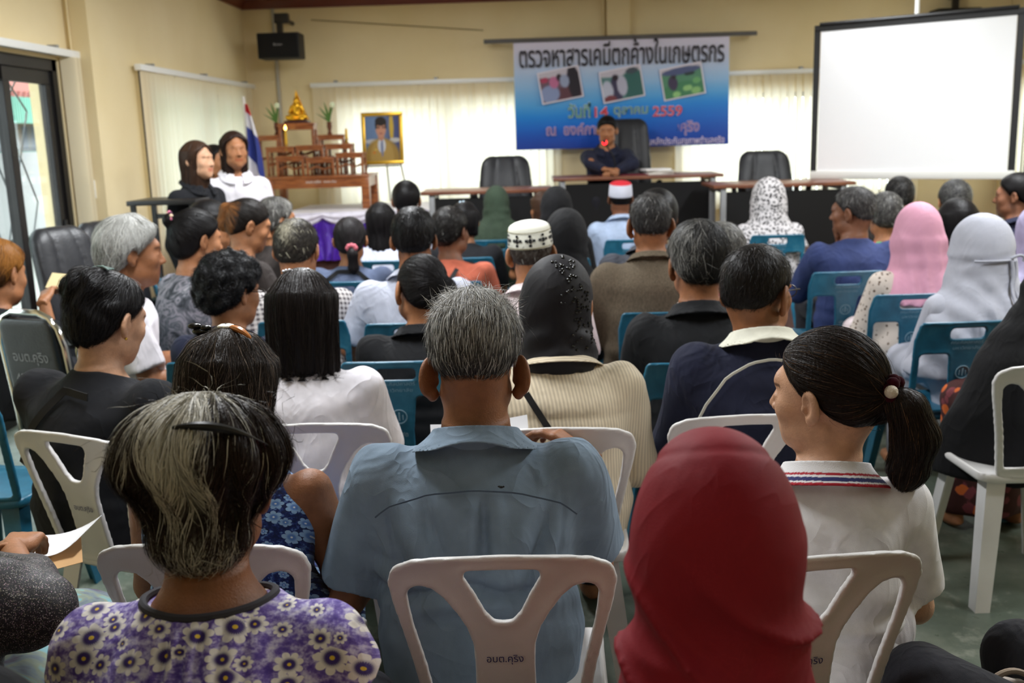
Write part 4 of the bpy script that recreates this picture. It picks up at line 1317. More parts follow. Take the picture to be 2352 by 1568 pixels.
# ================================================================== PEOPLE
def wob(X, Y, Z, freq, seed, n=5):
    r = np.random.default_rng(seed)
    s_ = 0
    for _ in range(n):
        d = r.normal(size=3); d /= np.linalg.norm(d); d *= freq * r.uniform(.6, 1.5)
        s_ = s_ + np.sin(X * d[0] + Y * d[1] + Z * d[2] + r.uniform(0, 6.28))
    return (s_ / math.sqrt(n)).astype(np.float32)
def nrm(a): return a / (np.linalg.norm(a, axis=1, keepdims=True) + 1e-9)

_SK = {}
def skin_mat(col):
    if tuple(col) in _SK: return _SK[tuple(col)]
    m = Mat('skin', col, 0.48, 0.4)
    v = m.obj()
    c = np.array(col, float)
    base = m.ramp(m.noise(v, 22, 5, .6), [(.3, tuple(c * .88)), (.7, tuple(np.clip(c * 1.07, 0, 255)))])
    m.link(m.mix(1.0, base, m.attr('tint')[0], 'MULTIPLY'), 'Base Color')
    h = m.math('ADD', m.noise(v, 260, 3), m.math('MULTIPLY', m.noise(v, 900, 2), .5))
    m.bump(h, 0.0012, .7)
    m.b.inputs['Subsurface Weight'].default_value = 0.0
    _SK[tuple(col)] = m.m
    return m.m
_HM = {}
def hair_mat(rough=.34, spec=.14):
    if rough in _HM: return _HM[rough]
    m = Mat('hair', (30, 26, 24), rough, spec)
    m.link(m.attr('tint')[0], 'Base Color')
    h = m.noise(m.obj((150, 150, 14)), 1.0, 3)
    m.bump(h, 0.003, .8)
    _HM[rough] = m.m
    return m.m

# ---- hand: wrist at the origin, fingers along +y, palm down, thumb towards -x (a right hand)
def hand_mesh():
    f = Field(axis((-.085, .06, .0034)), axis((-.035, .2, .0034)), axis((-.075, .035, .0034)))
    for x, L, c0 in ((-.029, .072, 18), (-.0095, .080, 22), (.010, .074, 26), (.0275, .058, 30)):
        f.cone((x * .55, 0, -.002), (x, .086, 0), .0135, .0115, .012)
        p = Vector((x, .086, -.001)); a = math.radians(c0)
        for k, (fr, r_) in enumerate(((.44, .0094), (.31, .0086), (.25, .0078))):
            q = p + Vector((x * .12 * fr, math.cos(a), -math.sin(a))) * (L * fr)
            f.cone(p, q, r_ + .0006, r_, .004)
            p = q; a += math.radians(c0 * 1.1)
    f.ell((0, .045, -.006), (.036, .046, .014), .012)
    f.chain([(-.018, .012, -.006), (-.040, .045, -.012), (-.053, .072, -.020), (-.056, .098, -.030)], [.015, .0125, .0098, .0082], .008)
    f.cone((0, -.03, 0), (0, .012, 0), .0245, .022, .015)
    V, Q = f.nets()
    return relax(V, Q, 1, .35), Q
HV, HQ = hand_mesh()
FISTV = HV.copy()

def basis(fwd_, up_):
    y = Vector(fwd_).normalized(); x = y.cross(Vector(up_)).normalized(); z = x.cross(y)
    return np.array([[x.x, y.x, z.x], [x.y, y.y, z.y], [x.z, y.z, z.z]], np.float32)

def head_sdf(f, H, R, s, ears=True, fem=False, jaw=1.0):
    es, edz, efl = ears if isinstance(ears, tuple) else (1.0, 0.0, 26)
    """skull, face, nose, lips, ears; H centre between the ears, R head rotation, s scale"""
    def P(x, y, z): return H + R @ Vector((x * s, y * s, z * s))
    def E(c, r, k=.02, op='add', R2=None): f.ell(P(*c), [v * s for v in r], k * s, op, R @ R2 if R2 is not None else R)
    E((0, -.014, .030), (.0735, .0925, .084), 0)
    E((0, -.045, -.02), (.058, .052, .06), .03)
    E((0, .034, -.028), (.0585 * jaw, .060, .078), .03)
    E((0, .052, -.078), (.036 * jaw, .034, .030), .035)
    E((0, .072, -.094), (.017, .016, .014), .02)
    for sx in (-1, 1):
        E((sx * .043, .020, -.066), (.018, .04, .022), .03)
        E((sx * .040, .060, -.022), (.022, .022, .022), .02)
        E((sx * .0315, .096, .006), (.0185, .013, .0105), .012, 'cut')
        if not fem: E((sx * .030, .0800, .0165), (.020, .009, .006), .012)
        E((sx * .031, .0795, -.0005), (.0155, .009, .0075), .006)
    E((0, .080, .028), (.036, .011, .015), .022)
    f.cone(P(0, .086, .012), P(0, .107, -.026), .0065 * s, .0098 * s, .010 * s)
    for sx in (-1, 1): E((sx * .0125, .0955, -.030), (.0085, .0105, .0075), .006)
    E((0, .0865, -.0515), (.0235, .011, .0055), .006)
    E((0, .0845, -.0620), (.0205, .0115, .0065), .006)
    E((0, .097, -.0565), (.022, .006, .0012), .003, 'cut')
    if ears:
        for sx in (-1, 1):
            Re = Matrix.Rotation(sx * math.radians(efl), 3, 'Z') @ Matrix.Rotation(math.radians(-12), 3, 'X')
            o = Vector((sx * .0775, -.002, -.004 + edz))
            def EE(p, r, k, op='add'):
                q = o + Re @ (Vector((sx * p[0], p[1], p[2])) * es); E((q.x, q.y, q.z), [v * es for v in r], k, op, Re)
            EE((.003, -.008, 0), (.0085, .0215, .0325), .005)
            EE((.000, .004, -.026), (.0080, .0105, .0115), .006)
            EE((.0115, -.004, .004), (.0075, .0135, .0190), .004, 'cut')
            EE((.0105, .001, -.008), (.0075, .0085, .0095), .004, 'cut')
            EE((.004, .010, -.004), (.0065, .0055, .0075), .004)

_EYE = None
def eye_mesh():
    global _EYE
    if _EYE is None:
        n, m_ = 16, 14
        V, C = [], []
        for i in range(n + 1):
            a = PI * i / n
            for j in range(m_):
                b = 2 * PI * j / m_
                V.append((math.sin(a) * math.cos(b), math.cos(a), math.sin(a) * math.sin(b)))
                C.append((.004, .003, .002) if a < .30 else ((.035, .018, .010) if a < .55 else (.48, .44, .40)))
        Q = [(i * m_ + j, i * m_ + (j + 1) % m_, (i + 1) * m_ + (j + 1) % m_, (i + 1) * m_ + j) for i in range(n) for j in range(m_)]
        _EYE = raw_mesh('eye', np.array(V) * .0125, Q, np.array(C))
        m = Mat('eye_surface', (255, 255, 255), .1, .5); m.link(m.attr('tint')[0], 'Base Color')
        _EYE.materials.append(m.m)
    return _EYE

# ---- strands laid along the hair surface
def strands(f, n, length, flow, K=7, w=.0009, lift=.004, seed=1, col=None, jit=.25, region=None, curl=0.0, free=0.0, src=None):
    """ribbons traced over field f from random surface points; returns V, Q, C"""
    r = np.random.default_rng(seed)
    V0 = src if src is not None else f.nets()[0]
    if region is not None: V0 = V0[region(V0)]
    P = V0[r.integers(0, len(V0), n)] + r.normal(size=(n, 3)).astype(np.float32) * .0025
    val, G = f.sample(P); P = P - G * (val[:, None] + .001)
    L = length * r.uniform(.6, 1.25, n); st = (L / (K - 1))[:, None]
    off = np.zeros(n); lf = lift * r.uniform(.2, 1.0, n) ** 1.5 * 1.6
    J = r.normal(size=(n, 3)) * jit; ph = r.uniform(0, 6.28, n)
    fr = (r.uniform(0, 1, n) < free)[:, None]
    pts, nor = [], []
    root = P.copy()
    Dp = None
    for k in range(K):
        val, G = f.sample(P)
        pts.append(P.copy()); nor.append(G)
        d = nrm(flow(P)) + J
        if curl: d = d + curl * np.stack([np.sin(ph + k * 1.3), np.cos(ph * 1.7 + k * 1.1), np.sin(ph * .6 + k)], 1)
        d = d - G * np.sum(d * G, 1, keepdims=True)
        d = nrm(d)
        if Dp is not None: d = nrm(d + .8 * Dp)
        Dp = d
        P = P + d * st
        val, G = f.sample(P)
        tgt = lf * (k + 1) / (K - 1)
        Pn = P - G * (val - tgt)[:, None]
        P = np.where(fr, P + G * .35 * st, Pn).astype(np.float32)
    pts = np.stack(pts, 1); nor = np.stack(nor, 1)
    tan = np.gradient(pts, axis=1); tan /= np.linalg.norm(tan, axis=2, keepdims=True) + 1e-9
    sd = np.cross(tan, nor); sd /= np.linalg.norm(sd, axis=2, keepdims=True) + 1e-9
    tw = r.uniform(-.7, .7, n)[:, None, None]
    sd = sd * np.cos(tw) + nor * np.sin(tw)
    tp = np.linspace(0, 1, K)[None, :, None]
    ww = w * r.uniform(.6, 1.4, n)[:, None, None] * (1 - tp ** 3) * .5 + .00006
    V = np.stack([pts - sd * ww, pts + sd * ww], 2).reshape(-1, 3)
    b = (np.arange(n) * K * 2)[:, None] + (np.arange(K - 1) * 2)[None, :]
    Q = np.stack([b, b + 1, b + 3, b + 2], -1).reshape(-1, 4)
    C = np.repeat(col(root, r), K * 2, axis=0)
    return V.astype(np.float32), Q, C
def merge(parts):
    Vs, Qs, Cs, o = [], [], [], 0
    for V, Q, C in parts:
        Vs.append(V); Qs.append(Q + o); Cs.append(C); o += len(V)
    return np.concatenate(Vs), np.concatenate(Qs), np.concatenate(Cs)
def haircol(base, tip=None, var=.35, grey=0.0, greyc=(168, 166, 160), greyfn=None):
    """strand colours: base sRGB with variation, a share of grey hairs, optional region function -> grey share"""
    b = linv(base); g = linv(greyc)
    def fn(P, r):
        n = len(P)
        k = r.uniform(1 - var, 1 + var, n)[:, None]
        share = np.full(n, grey) if greyfn is None else np.clip(greyfn(P), 0, 1)
        isg = (r.uniform(0, 1, n) < share)[:, None]
        return np.where(isg, g * r.uniform(.7, 1.15, n)[:, None], b * k)
    return fn

Y_K = [-.13, -.07, -.035, -.008, .012, .03, .055, .08, .12]
MALE = [-.062, -.058, -.030, .004, -.008, .018, .045, .066, .074]
FEM = [-.075, -.070, -.040, -.006, -.002, .016, .044, .066, .074]
NAPEHI = [-.045, -.042, -.022, .004, .000, .020, .045, .064, .072]
def hair_cap(f, s, th, line=FEM, nape=.8, fringe=0.0, k=.006, earcut=True, wide=1.0):
    f.ell((0, -.014 * s, .031 * s), [.0745 * s * wide, .0935 * s, .0845 * s], 0, inf=th)
    f.ell((0, -.047 * s, -.022 * s), [.058 * s * wide, .052 * s, .060 * s], .03 * s, inf=th * nape)
    X, Y, Z = f.coords()
    zl = np.interp(Y / s, Y_K, line) * s - fringe * np.clip((Y / s - .03) / .05, 0, 1)
    d = np.broadcast_to(zl - Z, f.g.shape)
    f.g = f.g + (th * .8 * np.clip(1 - (Z - zl) / (.032 * s), 0, 1) ** 1.5).astype(np.float32)
    f.g = -sm(-f.g, -d.astype(np.float32), k)
    if earcut:
        for sx in (-1, 1):
            f.ell((sx * .086 * s, -.004 * s, -.008 * s), (.022 * s, .021 * s, .034 * s), .008, 'cut')

def person(name_label, px, py, D, yaw=0.0, head=(0, 0, 0), lean=4, hs=1.0, w=1.0, skin=(150, 100, 70), hair=None, top=None, bottom=None,
           sit=.44, stand=False, arms=None, fem=False, veil=None, cap=None, hth=.016, eyes=True, group=None, dx=0.0, fat=1.0, hand=True, ears=True, hres=None, place=None, chair=None, chrot=0,
           legs=True, depth=None, neck=0.0, floor=0.0, hip=None, name='person', cat='person', extra=None, lipc=(.86, .56, .54)):
    T = at(px, py, D) if place is None else Vector(place)
    rz = math.radians(yaw)
    hy, hp, hr = [math.radians(v) for v in head]
    R = Matrix.Rotation(hy, 3, 'Z') @ Matrix.Rotation(-hp, 3, 'X') @ Matrix.Rotation(hr, 3, 'Y')
    zt = T.z - floor
    Hz = zt - hs * .115 - hth
    Nz = Hz - (.062 + .075 * math.cos(hp)) * hs - neck
    hipz = (sit + .09) if not stand else (hip or .86)
    Lt = Nz - hipz
    Ny = Lt * math.tan(math.radians(lean))
    N = Vector((0, Ny, Nz))
    H = Vector((dx, Ny + (.028 + .085 * math.sin(hp)) * hs, Hz))
    RW = Matrix.Rotation(rz, 3, 'Z')
    hw_ = RW @ Vector((H.x, H.y - .015, 0))
    org = Vector((T.x - hw_.x, T.y - hw_.y, floor))
    root = thing(name, name_label, cat, org, rz, group)
    near = D < 3.0
    # torso table
    us = [-.24, 0, .25, .55, .76, .88, .965, 1.05]
    A = np.array([.165, .178, .160, .168, .174, .140, .088, .060]) * w
    B = np.array([.120, .128, .116, .120, .112, .092, .074, .058]) * fat
    if fem: A[2] *= .95; A[1] *= 1.04; A[4] *= .95; A[5] *= .93
    A[-1], B[-1] = .060 * hs, .058 * hs
    A[-2] = .088 * (.5 + .5 * w)
    zs = np.array([hipz + u * Lt for u in us])
    YC = np.array([Ny * max(u, 0) - (.022 * math.sin(max(0, min(1, u)) * PI) if lean > 0 else 0) for u in us])
    def ycat(z): return float(np.interp(z, zs, YC))
    zsh = hipz + .79 * Lt
    ysh = ycat(zsh) + .005
    SH = {sx: Vector((sx * .166 * w, ysh, zsh)) for sx in (-1, 1)}
    EL, WR = {}, {}
    for sx in (-1, 1):
        e = SH[sx] + Vector((sx * .052, .075, -.255)); wri = Vector((sx * .075, e.y + .19, sit + .17))
        if stand: e = SH[sx] + Vector((sx * .05, -.01, -.28)); wri = e + Vector((-sx * .02, .06, -.23))
        if arms and callable(arms.get(sx)):
            arms = dict(arms); q_ = arms[sx](SH[sx], H, R, lambda P: RW.transposed() @ (Vector(P) - org)); arms[sx] = (q_[0] - SH[sx], q_[1] - q_[0]) + tuple(q_[2:])
        if arms and sx in arms:
            e = SH[sx] + Vector(arms[sx][0]); wri = e + Vector(arms[sx][1])
        EL[sx], WR[sx] = e, wri
    hf = hres or max(.0040, min(.0085, .0021 * D)); hc = .011 if near else .016
    # ---------------- body: one skin surface
    bx_ = max(.36 * w, max(abs(WR[sx].x) + .06 for sx in (-1, 1)), max(abs(EL[sx].x) + .06 for sx in (-1, 1)))
    r_ = .105 * hs
    yb_, yf_ = -.22, max(.60 if (legs and not stand) else .3, WR[1].y + .08, WR[-1].y + .08)
    zlo = 0.0 if legs else hipz - .15
    ax = axis((-bx_, H.x - r_, hc), (H.x - r_, H.x + r_, hf), (H.x + r_, bx_, hc))
    ay = axis((min(yb_, H.y - r_ - .02 - .03), H.y - r_ - .02, hc), (H.y - r_ - .02, H.y + r_ + .025, hf), (H.y + r_ + .025, max(yf_, H.y + r_ + .06), hc))
    az = axis((zlo - .02, H.z - .135 * hs, hc), (H.z - .135 * hs, H.z + .125 * hs, hf))
    f = Field(ax, ay, az)
    f.loft(zs, A - .012, B - .012, YC)
    for sx in (-1, 1):
        f.cone(SH[sx], EL[sx], .047 * w, .038 * fat, .04); f.cone(EL[sx], WR[sx], .037 * fat, .025, .015)
        if legs:
            hj = Vector((sx * .09, .02, hipz))
            kn = Vector((sx * .12, .44, sit + .07)) if not stand else Vector((sx * .09, .02, .47))
            an = Vector((sx * .12, .43, .08)) if not stand else Vector((sx * .085, 0, .08))
            f.cone(hj, kn, .080, .053, .03); f.cone(kn, an, .050, .035, .02)
            f.ell((an.x, an.y + .06, .032), (.043, .115, .032), .03)
    nt = H + R @ Vector((0, -.022 * hs, -.045 * hs))
    f.cone(N + Vector((0, -.005, -.05)), nt, (.057 if fem else .064) * hs, (.047 if fem else .053) * hs, .03)
    head_sdf(f, H, R, hs, ears, fem)
    V, Q = f.nets()
    hl = (V - np.array(H)) @ np.array(R) / hs       # head-local
    C = np.ones((len(V), 3), np.float32)
    x_, y_, z_ = hl.T
    lip = (np.abs(x_) < .024) & (z_ < -.0465) & (z_ > -.0685) & (y_ > .082)
    C[lip] = lipc
    brow = (np.abs(np.abs(x_) - .029) < .018) & (np.abs(z_ - (.0205 + .003 * np.cos((np.abs(x_) - .03) * 90))) < .0032) & (y_ > .07)
    C[brow] = (.30, .25, .22)
    parts = [(V, Q, C)]
    if hand:
        for sx in (-1, 1):
            up_ = (0, .3, 1)
            if arms and sx in arms and len(arms[sx]) > 2: up_ = arms[sx][2]
            d = (WR[sx] - EL[sx]).normalized()
            if arms and sx in arms and len(arms[sx]) > 3: d = Vector(arms[sx][3]).normalized()
            M_ = basis(d, up_)
            hv = HV.copy(); hq = HQ
            if sx < 0: hv[:, 0] *= -1; hq = HQ[:, ::-1]
            parts.append(((hv * (.93 if fem else 1.0)) @ M_.T + np.array(WR[sx], np.float32), hq, np.ones((len(hv), 3), np.float32)))
    V, Q, C = merge(parts)
    body = link('body', raw_mesh('body', V, Q, C), skin_mat(skin), root)
    if eyes:
        for sx in (-1, 1):
            p = H + R @ Vector((sx * .0305 * hs, .0715 * hs, .0060 * hs))
            e = link('eye', eye_mesh(), None, root, p, R.to_euler())
            e.scale = (hs, hs, hs)
    inf = dict(root=root, H=H, R=R, N=N, SH=SH, EL=EL, WR=WR, zs=zs, A=A, B=B, YC=YC, hipz=hipz, Lt=Lt, hs=hs, D=D, w=w, sit=sit, ycat=ycat, org=org, RW=RW, fem=fem)
    # ---------------- upper garment
    if top:
        ht = max(.0055, min(.013, .0030 * D)) if not top.get('res') else top['res']
        ease = top.get('ease', .008); slv = top.get('sleeve', 'short')
        zb = hipz - .12 - top.get('drop', 0)
        ex = .30 * w + .06
        g = Field(axis((-ex, ex, ht)), axis((-.24, max(.24, Ny + .2, (max(WR[1].y, WR[-1].y) + .05) if slv == 'long' else 0, max(EL[1].y, EL[-1].y) + .09), ht)), axis((zb, Nz + .06, ht)))
        fold = top.get('fold')
        ff = (lambda X, Y, Z: fold(X, Y - np.interp(Z, zs, YC), (Z - hipz) / Lt)) if fold else None
        ek = np.array([1, 1, 1, 1, 1, .6, .4, .35])
        A2, B2 = A + ease * ek, B + ease * ek
        if slv == 'none':
            A2 = A2 * np.array([1, 1, 1, 1, .95, .90, 1.0, 1]); 
        if top.get('belly'): B2[1] += top['belly']; B2[2] += top['belly']
        zz = zs.copy(); zz[0] = zb
        g.loft(zz, A2, B2, YC, fold=ff)
        for sx in (-1, 1):
            if slv == 'none': continue
            tt = {'short': .80, 'mid': 1.0, 'long': 1.0, 'cap': .17}[slv]
            eL = SH[sx] + (EL[sx] - SH[sx]) * tt
            rs, re = .056 * w + ease, (.052 if slv in ('short', 'cap') else .047) * fat + ease
            if top.get('puff'): re += .012
            g.cone(SH[sx], eL, rs, re, .045)
            if slv == 'long': g.cone(EL[sx], WR[sx] + (WR[sx] - EL[sx]).normalized() * -.015, re, .036 + ease * .6, .02)
            if slv in ('short', 'mid', 'cap'):
                d = (EL[sx] - SH[sx]).normalized(); q = eL - d * .002
                # flat hem
                def hem(X, Y, Z, q=q, d=d): return -((X - q.x) * d.x + (Y - q.y) * d.y + (Z - q.z) * d.z)
                lo = [min(q[i], q[i] + d[i] * .09) - .075 for i in range(3)]; hi = [max(q[i], q[i] + d[i] * .09) + .075 for i in range(3)]
                if abs(q.x) > A.max() + .02 or True:
                    def cutfn(X, Y, Z, q=q, d=d, sx=sx):
                        pl = -((X - q.x) * d.x + (Y - q.y) * d.y + (Z - q.z) * d.z)
                        side = (A.max() + ease + .004) - sx * X
                        return np.maximum(pl, side)
                    g.put(cutfn, lo, hi, .004, 'cut', .0)
        if fold and top.get('armfold', True):
            X, Y, Z = g.coords()
            g.g = g.g + (np.clip((np.abs(X) - .13 * w) / .05, 0, 1) * .0035 * wob(X, Y, Z * .6, 55, abs(int(px)) + 3)).astype(np.float32)
        nl = top.get('neck', 'crew')
        sl_ = {'crew': .45, 'shirt': .40, 'wide': .25}[nl]
        g.half(N + Vector((0, -.05, {'crew': .022, 'shirt': .012, 'wide': .0}[nl] + top.get('rise', 0))), (0, sl_, 1), .004)
        if nl == 'wide':
            g.ell(N + Vector((0, .02, .035)), (top.get('nw', .115), .125, top.get('nd', .07)), .006, 'cut')
        V, Q = g.nets()
        V = relax(V, Q, 1, .4)
        inf['topV'], inf['topQ'], inf['topF'] = V, Q, g
        me = raw_mesh('top', V, Q)
        inf['top'] = link(top.get('name', 'shirt'), me, top['mat'], root)
        if top.get('collar'):
            collar(inf, top['collar'], top.get('colmat', top['mat']), **top.get('col', {}))
    # ---------------- lower garment
    if bottom:
        g = Field(axis((-.26, .26, .014)), axis((-.2, .56, .014)) if not stand else axis((-.2, .2, .014)), axis((.06, hipz + .16, .014)))
        for sx in (-1, 1):
            hj = Vector((sx * .09, .01, hipz))
            kn = Vector((sx * .12, .44, sit + .075)) if not stand else Vector((sx * .09, .02, .47))
            an = Vector((sx * .12, .43, .10)) if not stand else Vector((sx * .085, 0, .10))
            g.cone(hj, kn, .095, .070, .03); g.cone(kn, an, .066, .058, .02)
        g.ell((0, 0, hipz), (.178 * w, .13, .12), .04)
        if bottom[0] == 'skirt':
            if stand: g.loft([.1, .5, hipz], [.22, .2, .18], [.16, .14, .13], [0, 0, 0], k=.03)
            else:
                g.cone((0, .1, hipz + .0), (0, .42, sit + .05), .11, .10, .05); g.cone((0, .43, sit + .05), (0, .43, .14), .12, .13, .05)
        V, Q = g.nets()
        link(bottom[0], raw_mesh(bottom[0], relax(V, Q), Q), bottom[1], root)
    if hair: do_hair(inf, hair)
    if veil: do_veil(inf, veil)
    if cap: do_cap(inf, cap)
    if extra: extra(inf)
    if chair: copy_thing(wchair if chair == 'w' else bchair, (org.x, org.y - .03, floor), rz + math.radians(chrot), ('white' if chair == 'w' else 'blue') + ' plastic chair under the ' + (' '.join(name_label.split()[:11])))
    return inf

def collar(I, kind, mat, h=.036, flare=.030, spread=.05, open_=.022):
    """shirt collar: a stand with a turned-down leaf, open at the front"""
    N, hs = I['N'], I['hs']; D = I['D']
    st = max(.0024, min(.008, .0014 * D))
    tilt = .38
    f = Field(axis((-.13, .13, st)), axis((N.y - .125, N.y + .145, st)), axis((N.z - .12, N.z + .075, st)))
    X, Y, Z = f.coords()
    y = Y - N.y
    zz = Z + tilt * (y + .055) - N.z            # height above the tilted neck plane
    r = np.sqrt((X / (.068 * hs + .004)) ** 2 + (y / (.066 * hs + .004)) ** 2) * .067
    top_z, bot_z = .034, .034 - h - .004
    R_ = .071 + flare * np.clip((top_z - zz) / h, 0, 1.2) ** 1.4
    d = np.abs(r - R_) - max(.0026, st * .9)
    d = np.maximum(d, zz - top_z)
    lowz = bot_z - .016 * np.clip((y - .02) / .06, 0, 1)
    d = np.maximum(d, lowz - zz)
    gap = np.where(y > 0, open_ * np.clip((y - .01) / .06, 0, 1) - np.abs(X), -1)
    d = np.maximum(d, gap)
    st2 = np.maximum(np.abs(r - .069) - max(.002, st * .55), np.maximum(zz - top_z, -.02 - zz)); st2 = np.maximum(st2, gap)
    f.g = np.minimum(d, st2).astype(np.float32)
    V, Q = f.nets()
    I['collar'] = link('collar', raw_mesh('collar', relax(V, Q, 2, .5), Q), mat, I['root'])
    return I['collar']

def do_hair(I, h):
    s, D, H, R = I['hs'], I['D'], I['H'], I['R']
    th = h.get('th', .014); st = h['style']
    stp = max(.0036, min(.009, .0022 * D))
    L = h.get('len', .1)
    zl = -.12 - (L if st in ('bob', 'long', 'tail') else 0)
    by = .20 if st in ('tail', 'bun') else .16
    f = Field(axis((-.145, .145, stp)), axis((-by - .05, .135, stp)), axis((min(zl, -.15), .18, stp)))
    line = h.get('line', MALE if st == 'short' else FEM)
    X, Y, Z = f.coords()
    hair_cap(f, s, th, line, h.get('nape', .8), h.get('fringe', 0), earcut=h.get('earcut', st in ('short', 'tail', 'bun')), wide=h.get('wide', 1.0))
    if st in ('bob', 'long'):
        aw, bw = h.get('a', .088) * s, h.get('b', .09) * s
        zb = -L
        n = 5
        zs = np.linspace(zb, .06, n)
        fl = h.get('flare', .0); tp = h.get('taper', 0.0)
        aa = aw * np.array([1 - tp + fl, 1 - tp * .5 + fl * .6, 1, 1, .98]); bb = bw * np.array([.75, .85, .95, 1, 1])
        yc = np.array([h.get('back', -.03), h.get('back', -.03), -.03, -.025, -.02]) * s
        def fo(X_, Y_, Z_): return .0035 * np.sin(np.arctan2(X_, -Y_ - .02) * 17 + wob(X_, Y_, Z_ * .3, 30, 5)) * np.clip((.06 - Z_) / .1, 0, 1)
        f.loft(zs, aa, bb, yc, k=.03, fold=fo)
        # open the face
        fy = h.get('face', .035)
        cut = np.minimum(Y - fy, .086 * s - .5 * np.abs(X) + .35 * np.clip(Y - .05, -1, .04) - Z)     # >0 inside the face region
        f.g = np.maximum(f.g, np.broadcast_to(cut, f.g.shape)).astype(np.float32)
        # jagged ends
        f.g = np.maximum(f.g, (zb + .012 + .009 * np.sin(X * 160) * np.sin(Y * 130 + 1) - Z + 0 * f.g).astype(np.float32))
    tie = h.get('tie')
    if st == 'tail':
        f.chain([Vector(p) for p in h['tail']], h['tr'], .018)
    if st == 'bun':
        f.ell(h['bun'][0], h['bun'][1], .012)
        if len(h['bun']) > 2: f.ell(h['bun'][2], h['bun'][3], .01)
    if h.get('tuft'):
        for a_, b_, ra, rb in h['tuft']: f.cone(a_, b_, ra, rb, .012)
    if h.get('bump'):
        a_, fq = h['bump']
        f.g = f.g + a_ * wob(X, Y, Z * h.get('bz', 1.0), fq, int(D * 100)) * np.clip(1 - np.abs(f.g) / .03, 0, 1)
    if h.get('shape'): f.g = h['shape'](f.g, X, Y, Z).astype(np.float32)
    V, Q = f.nets()
    V = relax(V, Q, 1, .4)
    r = np.random.default_rng(int(D * 977))
    cf = h['col']
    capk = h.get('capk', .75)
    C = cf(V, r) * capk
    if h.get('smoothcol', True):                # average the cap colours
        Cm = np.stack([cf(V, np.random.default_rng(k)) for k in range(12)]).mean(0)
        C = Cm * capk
    parts = [(V, Q, C)]
    for sdef in h.get('strands', []):
        sd = dict(sdef); n = sd.pop('n')
        if sd.get('col') is None: sd['col'] = cf
        parts.append(strands(f, n, src=V, **sd))
    V, Q, C = merge(parts)
    I['hairF'] = f
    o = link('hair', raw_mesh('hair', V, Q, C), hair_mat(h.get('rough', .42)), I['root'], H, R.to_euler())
    I['hair'] = o
    return o

def do_veil(I, v):
    """headscarf: hood, neck drape and cape in one cloth"""
    s, D, H, R, N = I['hs'], I['D'], I['H'], I['R'], I['N']
    stp = v.get('res') or max(.0058, min(.013, .0036 * D))
    zb = v.get('zb', N.z - .13); cw = v.get('cw', .19) * I['w']; cd = v.get('cd', .14)
    yb = I['ycat'](zb) + v.get('by', 0)
    ex = cw + .05
    f = Field(axis((-ex, ex, stp)), axis((min(-.26, yb - cd - .03), max(H.y + .16, yb + cd + .03), stp)), axis((zb - .02, H.z + .17 * s, stp)))
    hr = v.get('hood', (.094, .112, .112))
    c = H + R @ Vector((0, -.014 * s, .018 * s))
    f.ell(c, [q * s for q in hr], 0, R=R)
    f.cone(H + R @ Vector((0, -.022, -.04)) * s, N + Vector((0, -.005, .0)), .086 * s * v.get('nk', 1), .088 * v.get('nk', 1), .05)
    if v.get('peak'): f.ell(H + R @ Vector((0, .04, .085)) * s, (.05 * s, .04 * s, .035 * s), .04, R=R)
    zs = np.array([zb, zb + (N.z - zb) * .45, zb + (N.z - zb) * .8, N.z + .01, N.z + .06])
    aw = np.array([cw, cw * .96, cw * .78, .105, .085]); bw = np.array([cd, cd * .97, cd * .86, .095, .08])
    yc = np.array([yb, I['ycat'](zs[1]) , I['ycat'](zs[2]), N.y, N.y + .005])
    if v.get('cone'):
        zs = np.array([zb, zb + (N.z - zb) * .45, zb + (N.z - zb) * .8, N.z + .02, H.z - .03])
        aw = np.array([cw, cw * .86, cw * .70, max(.125, cw * .5), .092 * s]); bw = np.array([cd, cd * .9, cd * .82, .125, .105 * s])
        yc = np.array([yb, I['ycat'](zs[1]), I['ycat'](zs[2]), N.y, H.y - .015])
    am = v.get('amp', .008); nf = v.get('nf', 9)
    def fo(X, Y, Z):
        th = np.arctan2(X, -(Y - N.y))
        g = np.clip((N.z + .06 - Z) / .2, 0, 1)
        return am * g * (1.6 * np.abs(np.sin(.5 * nf * th + .8 * np.sin(Z * 9 + th) + 1.5 * np.sin(th * 2.3 + .7))) - 1)
    f.loft(zs, aw, bw, yc, k=.06, fold=fo)
    X, Y, Z = f.coords()
    if v.get('cutz'):
        f.g = np.maximum(f.g, v['cutz'](X, Y, Z, N)).astype(np.float32)
    # soft drag folds from the chin round the neck
    th = np.arctan2(X - H.x, -(Y - H.y))
    band = np.exp(-((Z - (H.z - .10 * s)) / .09) ** 2)
    f.g = (f.g + v.get('drag', .004) * band * np.sin((Z - H.z) * 75 + np.abs(th) * v.get('dk', 3.0) + v.get('dp', 0))).astype(np.float32)
    if v.get('extra'): f.g = v['extra'](f.g, X, Y, Z, I).astype(np.float32)
    f.ell(H + R @ Vector((0, .118, -.018)) * s, [.053 * s, .06 * s, .084 * s], .008, 'cut', R=R)
    V, Q = f.nets()
    V = relax(V, Q, 1, .5)
    o = link(v.get('name', 'headscarf'), raw_mesh('headscarf', V, Q), v['mat'], I['root'])
    I['veilV'] = V; I['veilF'] = f; I['veil'] = o
    return o

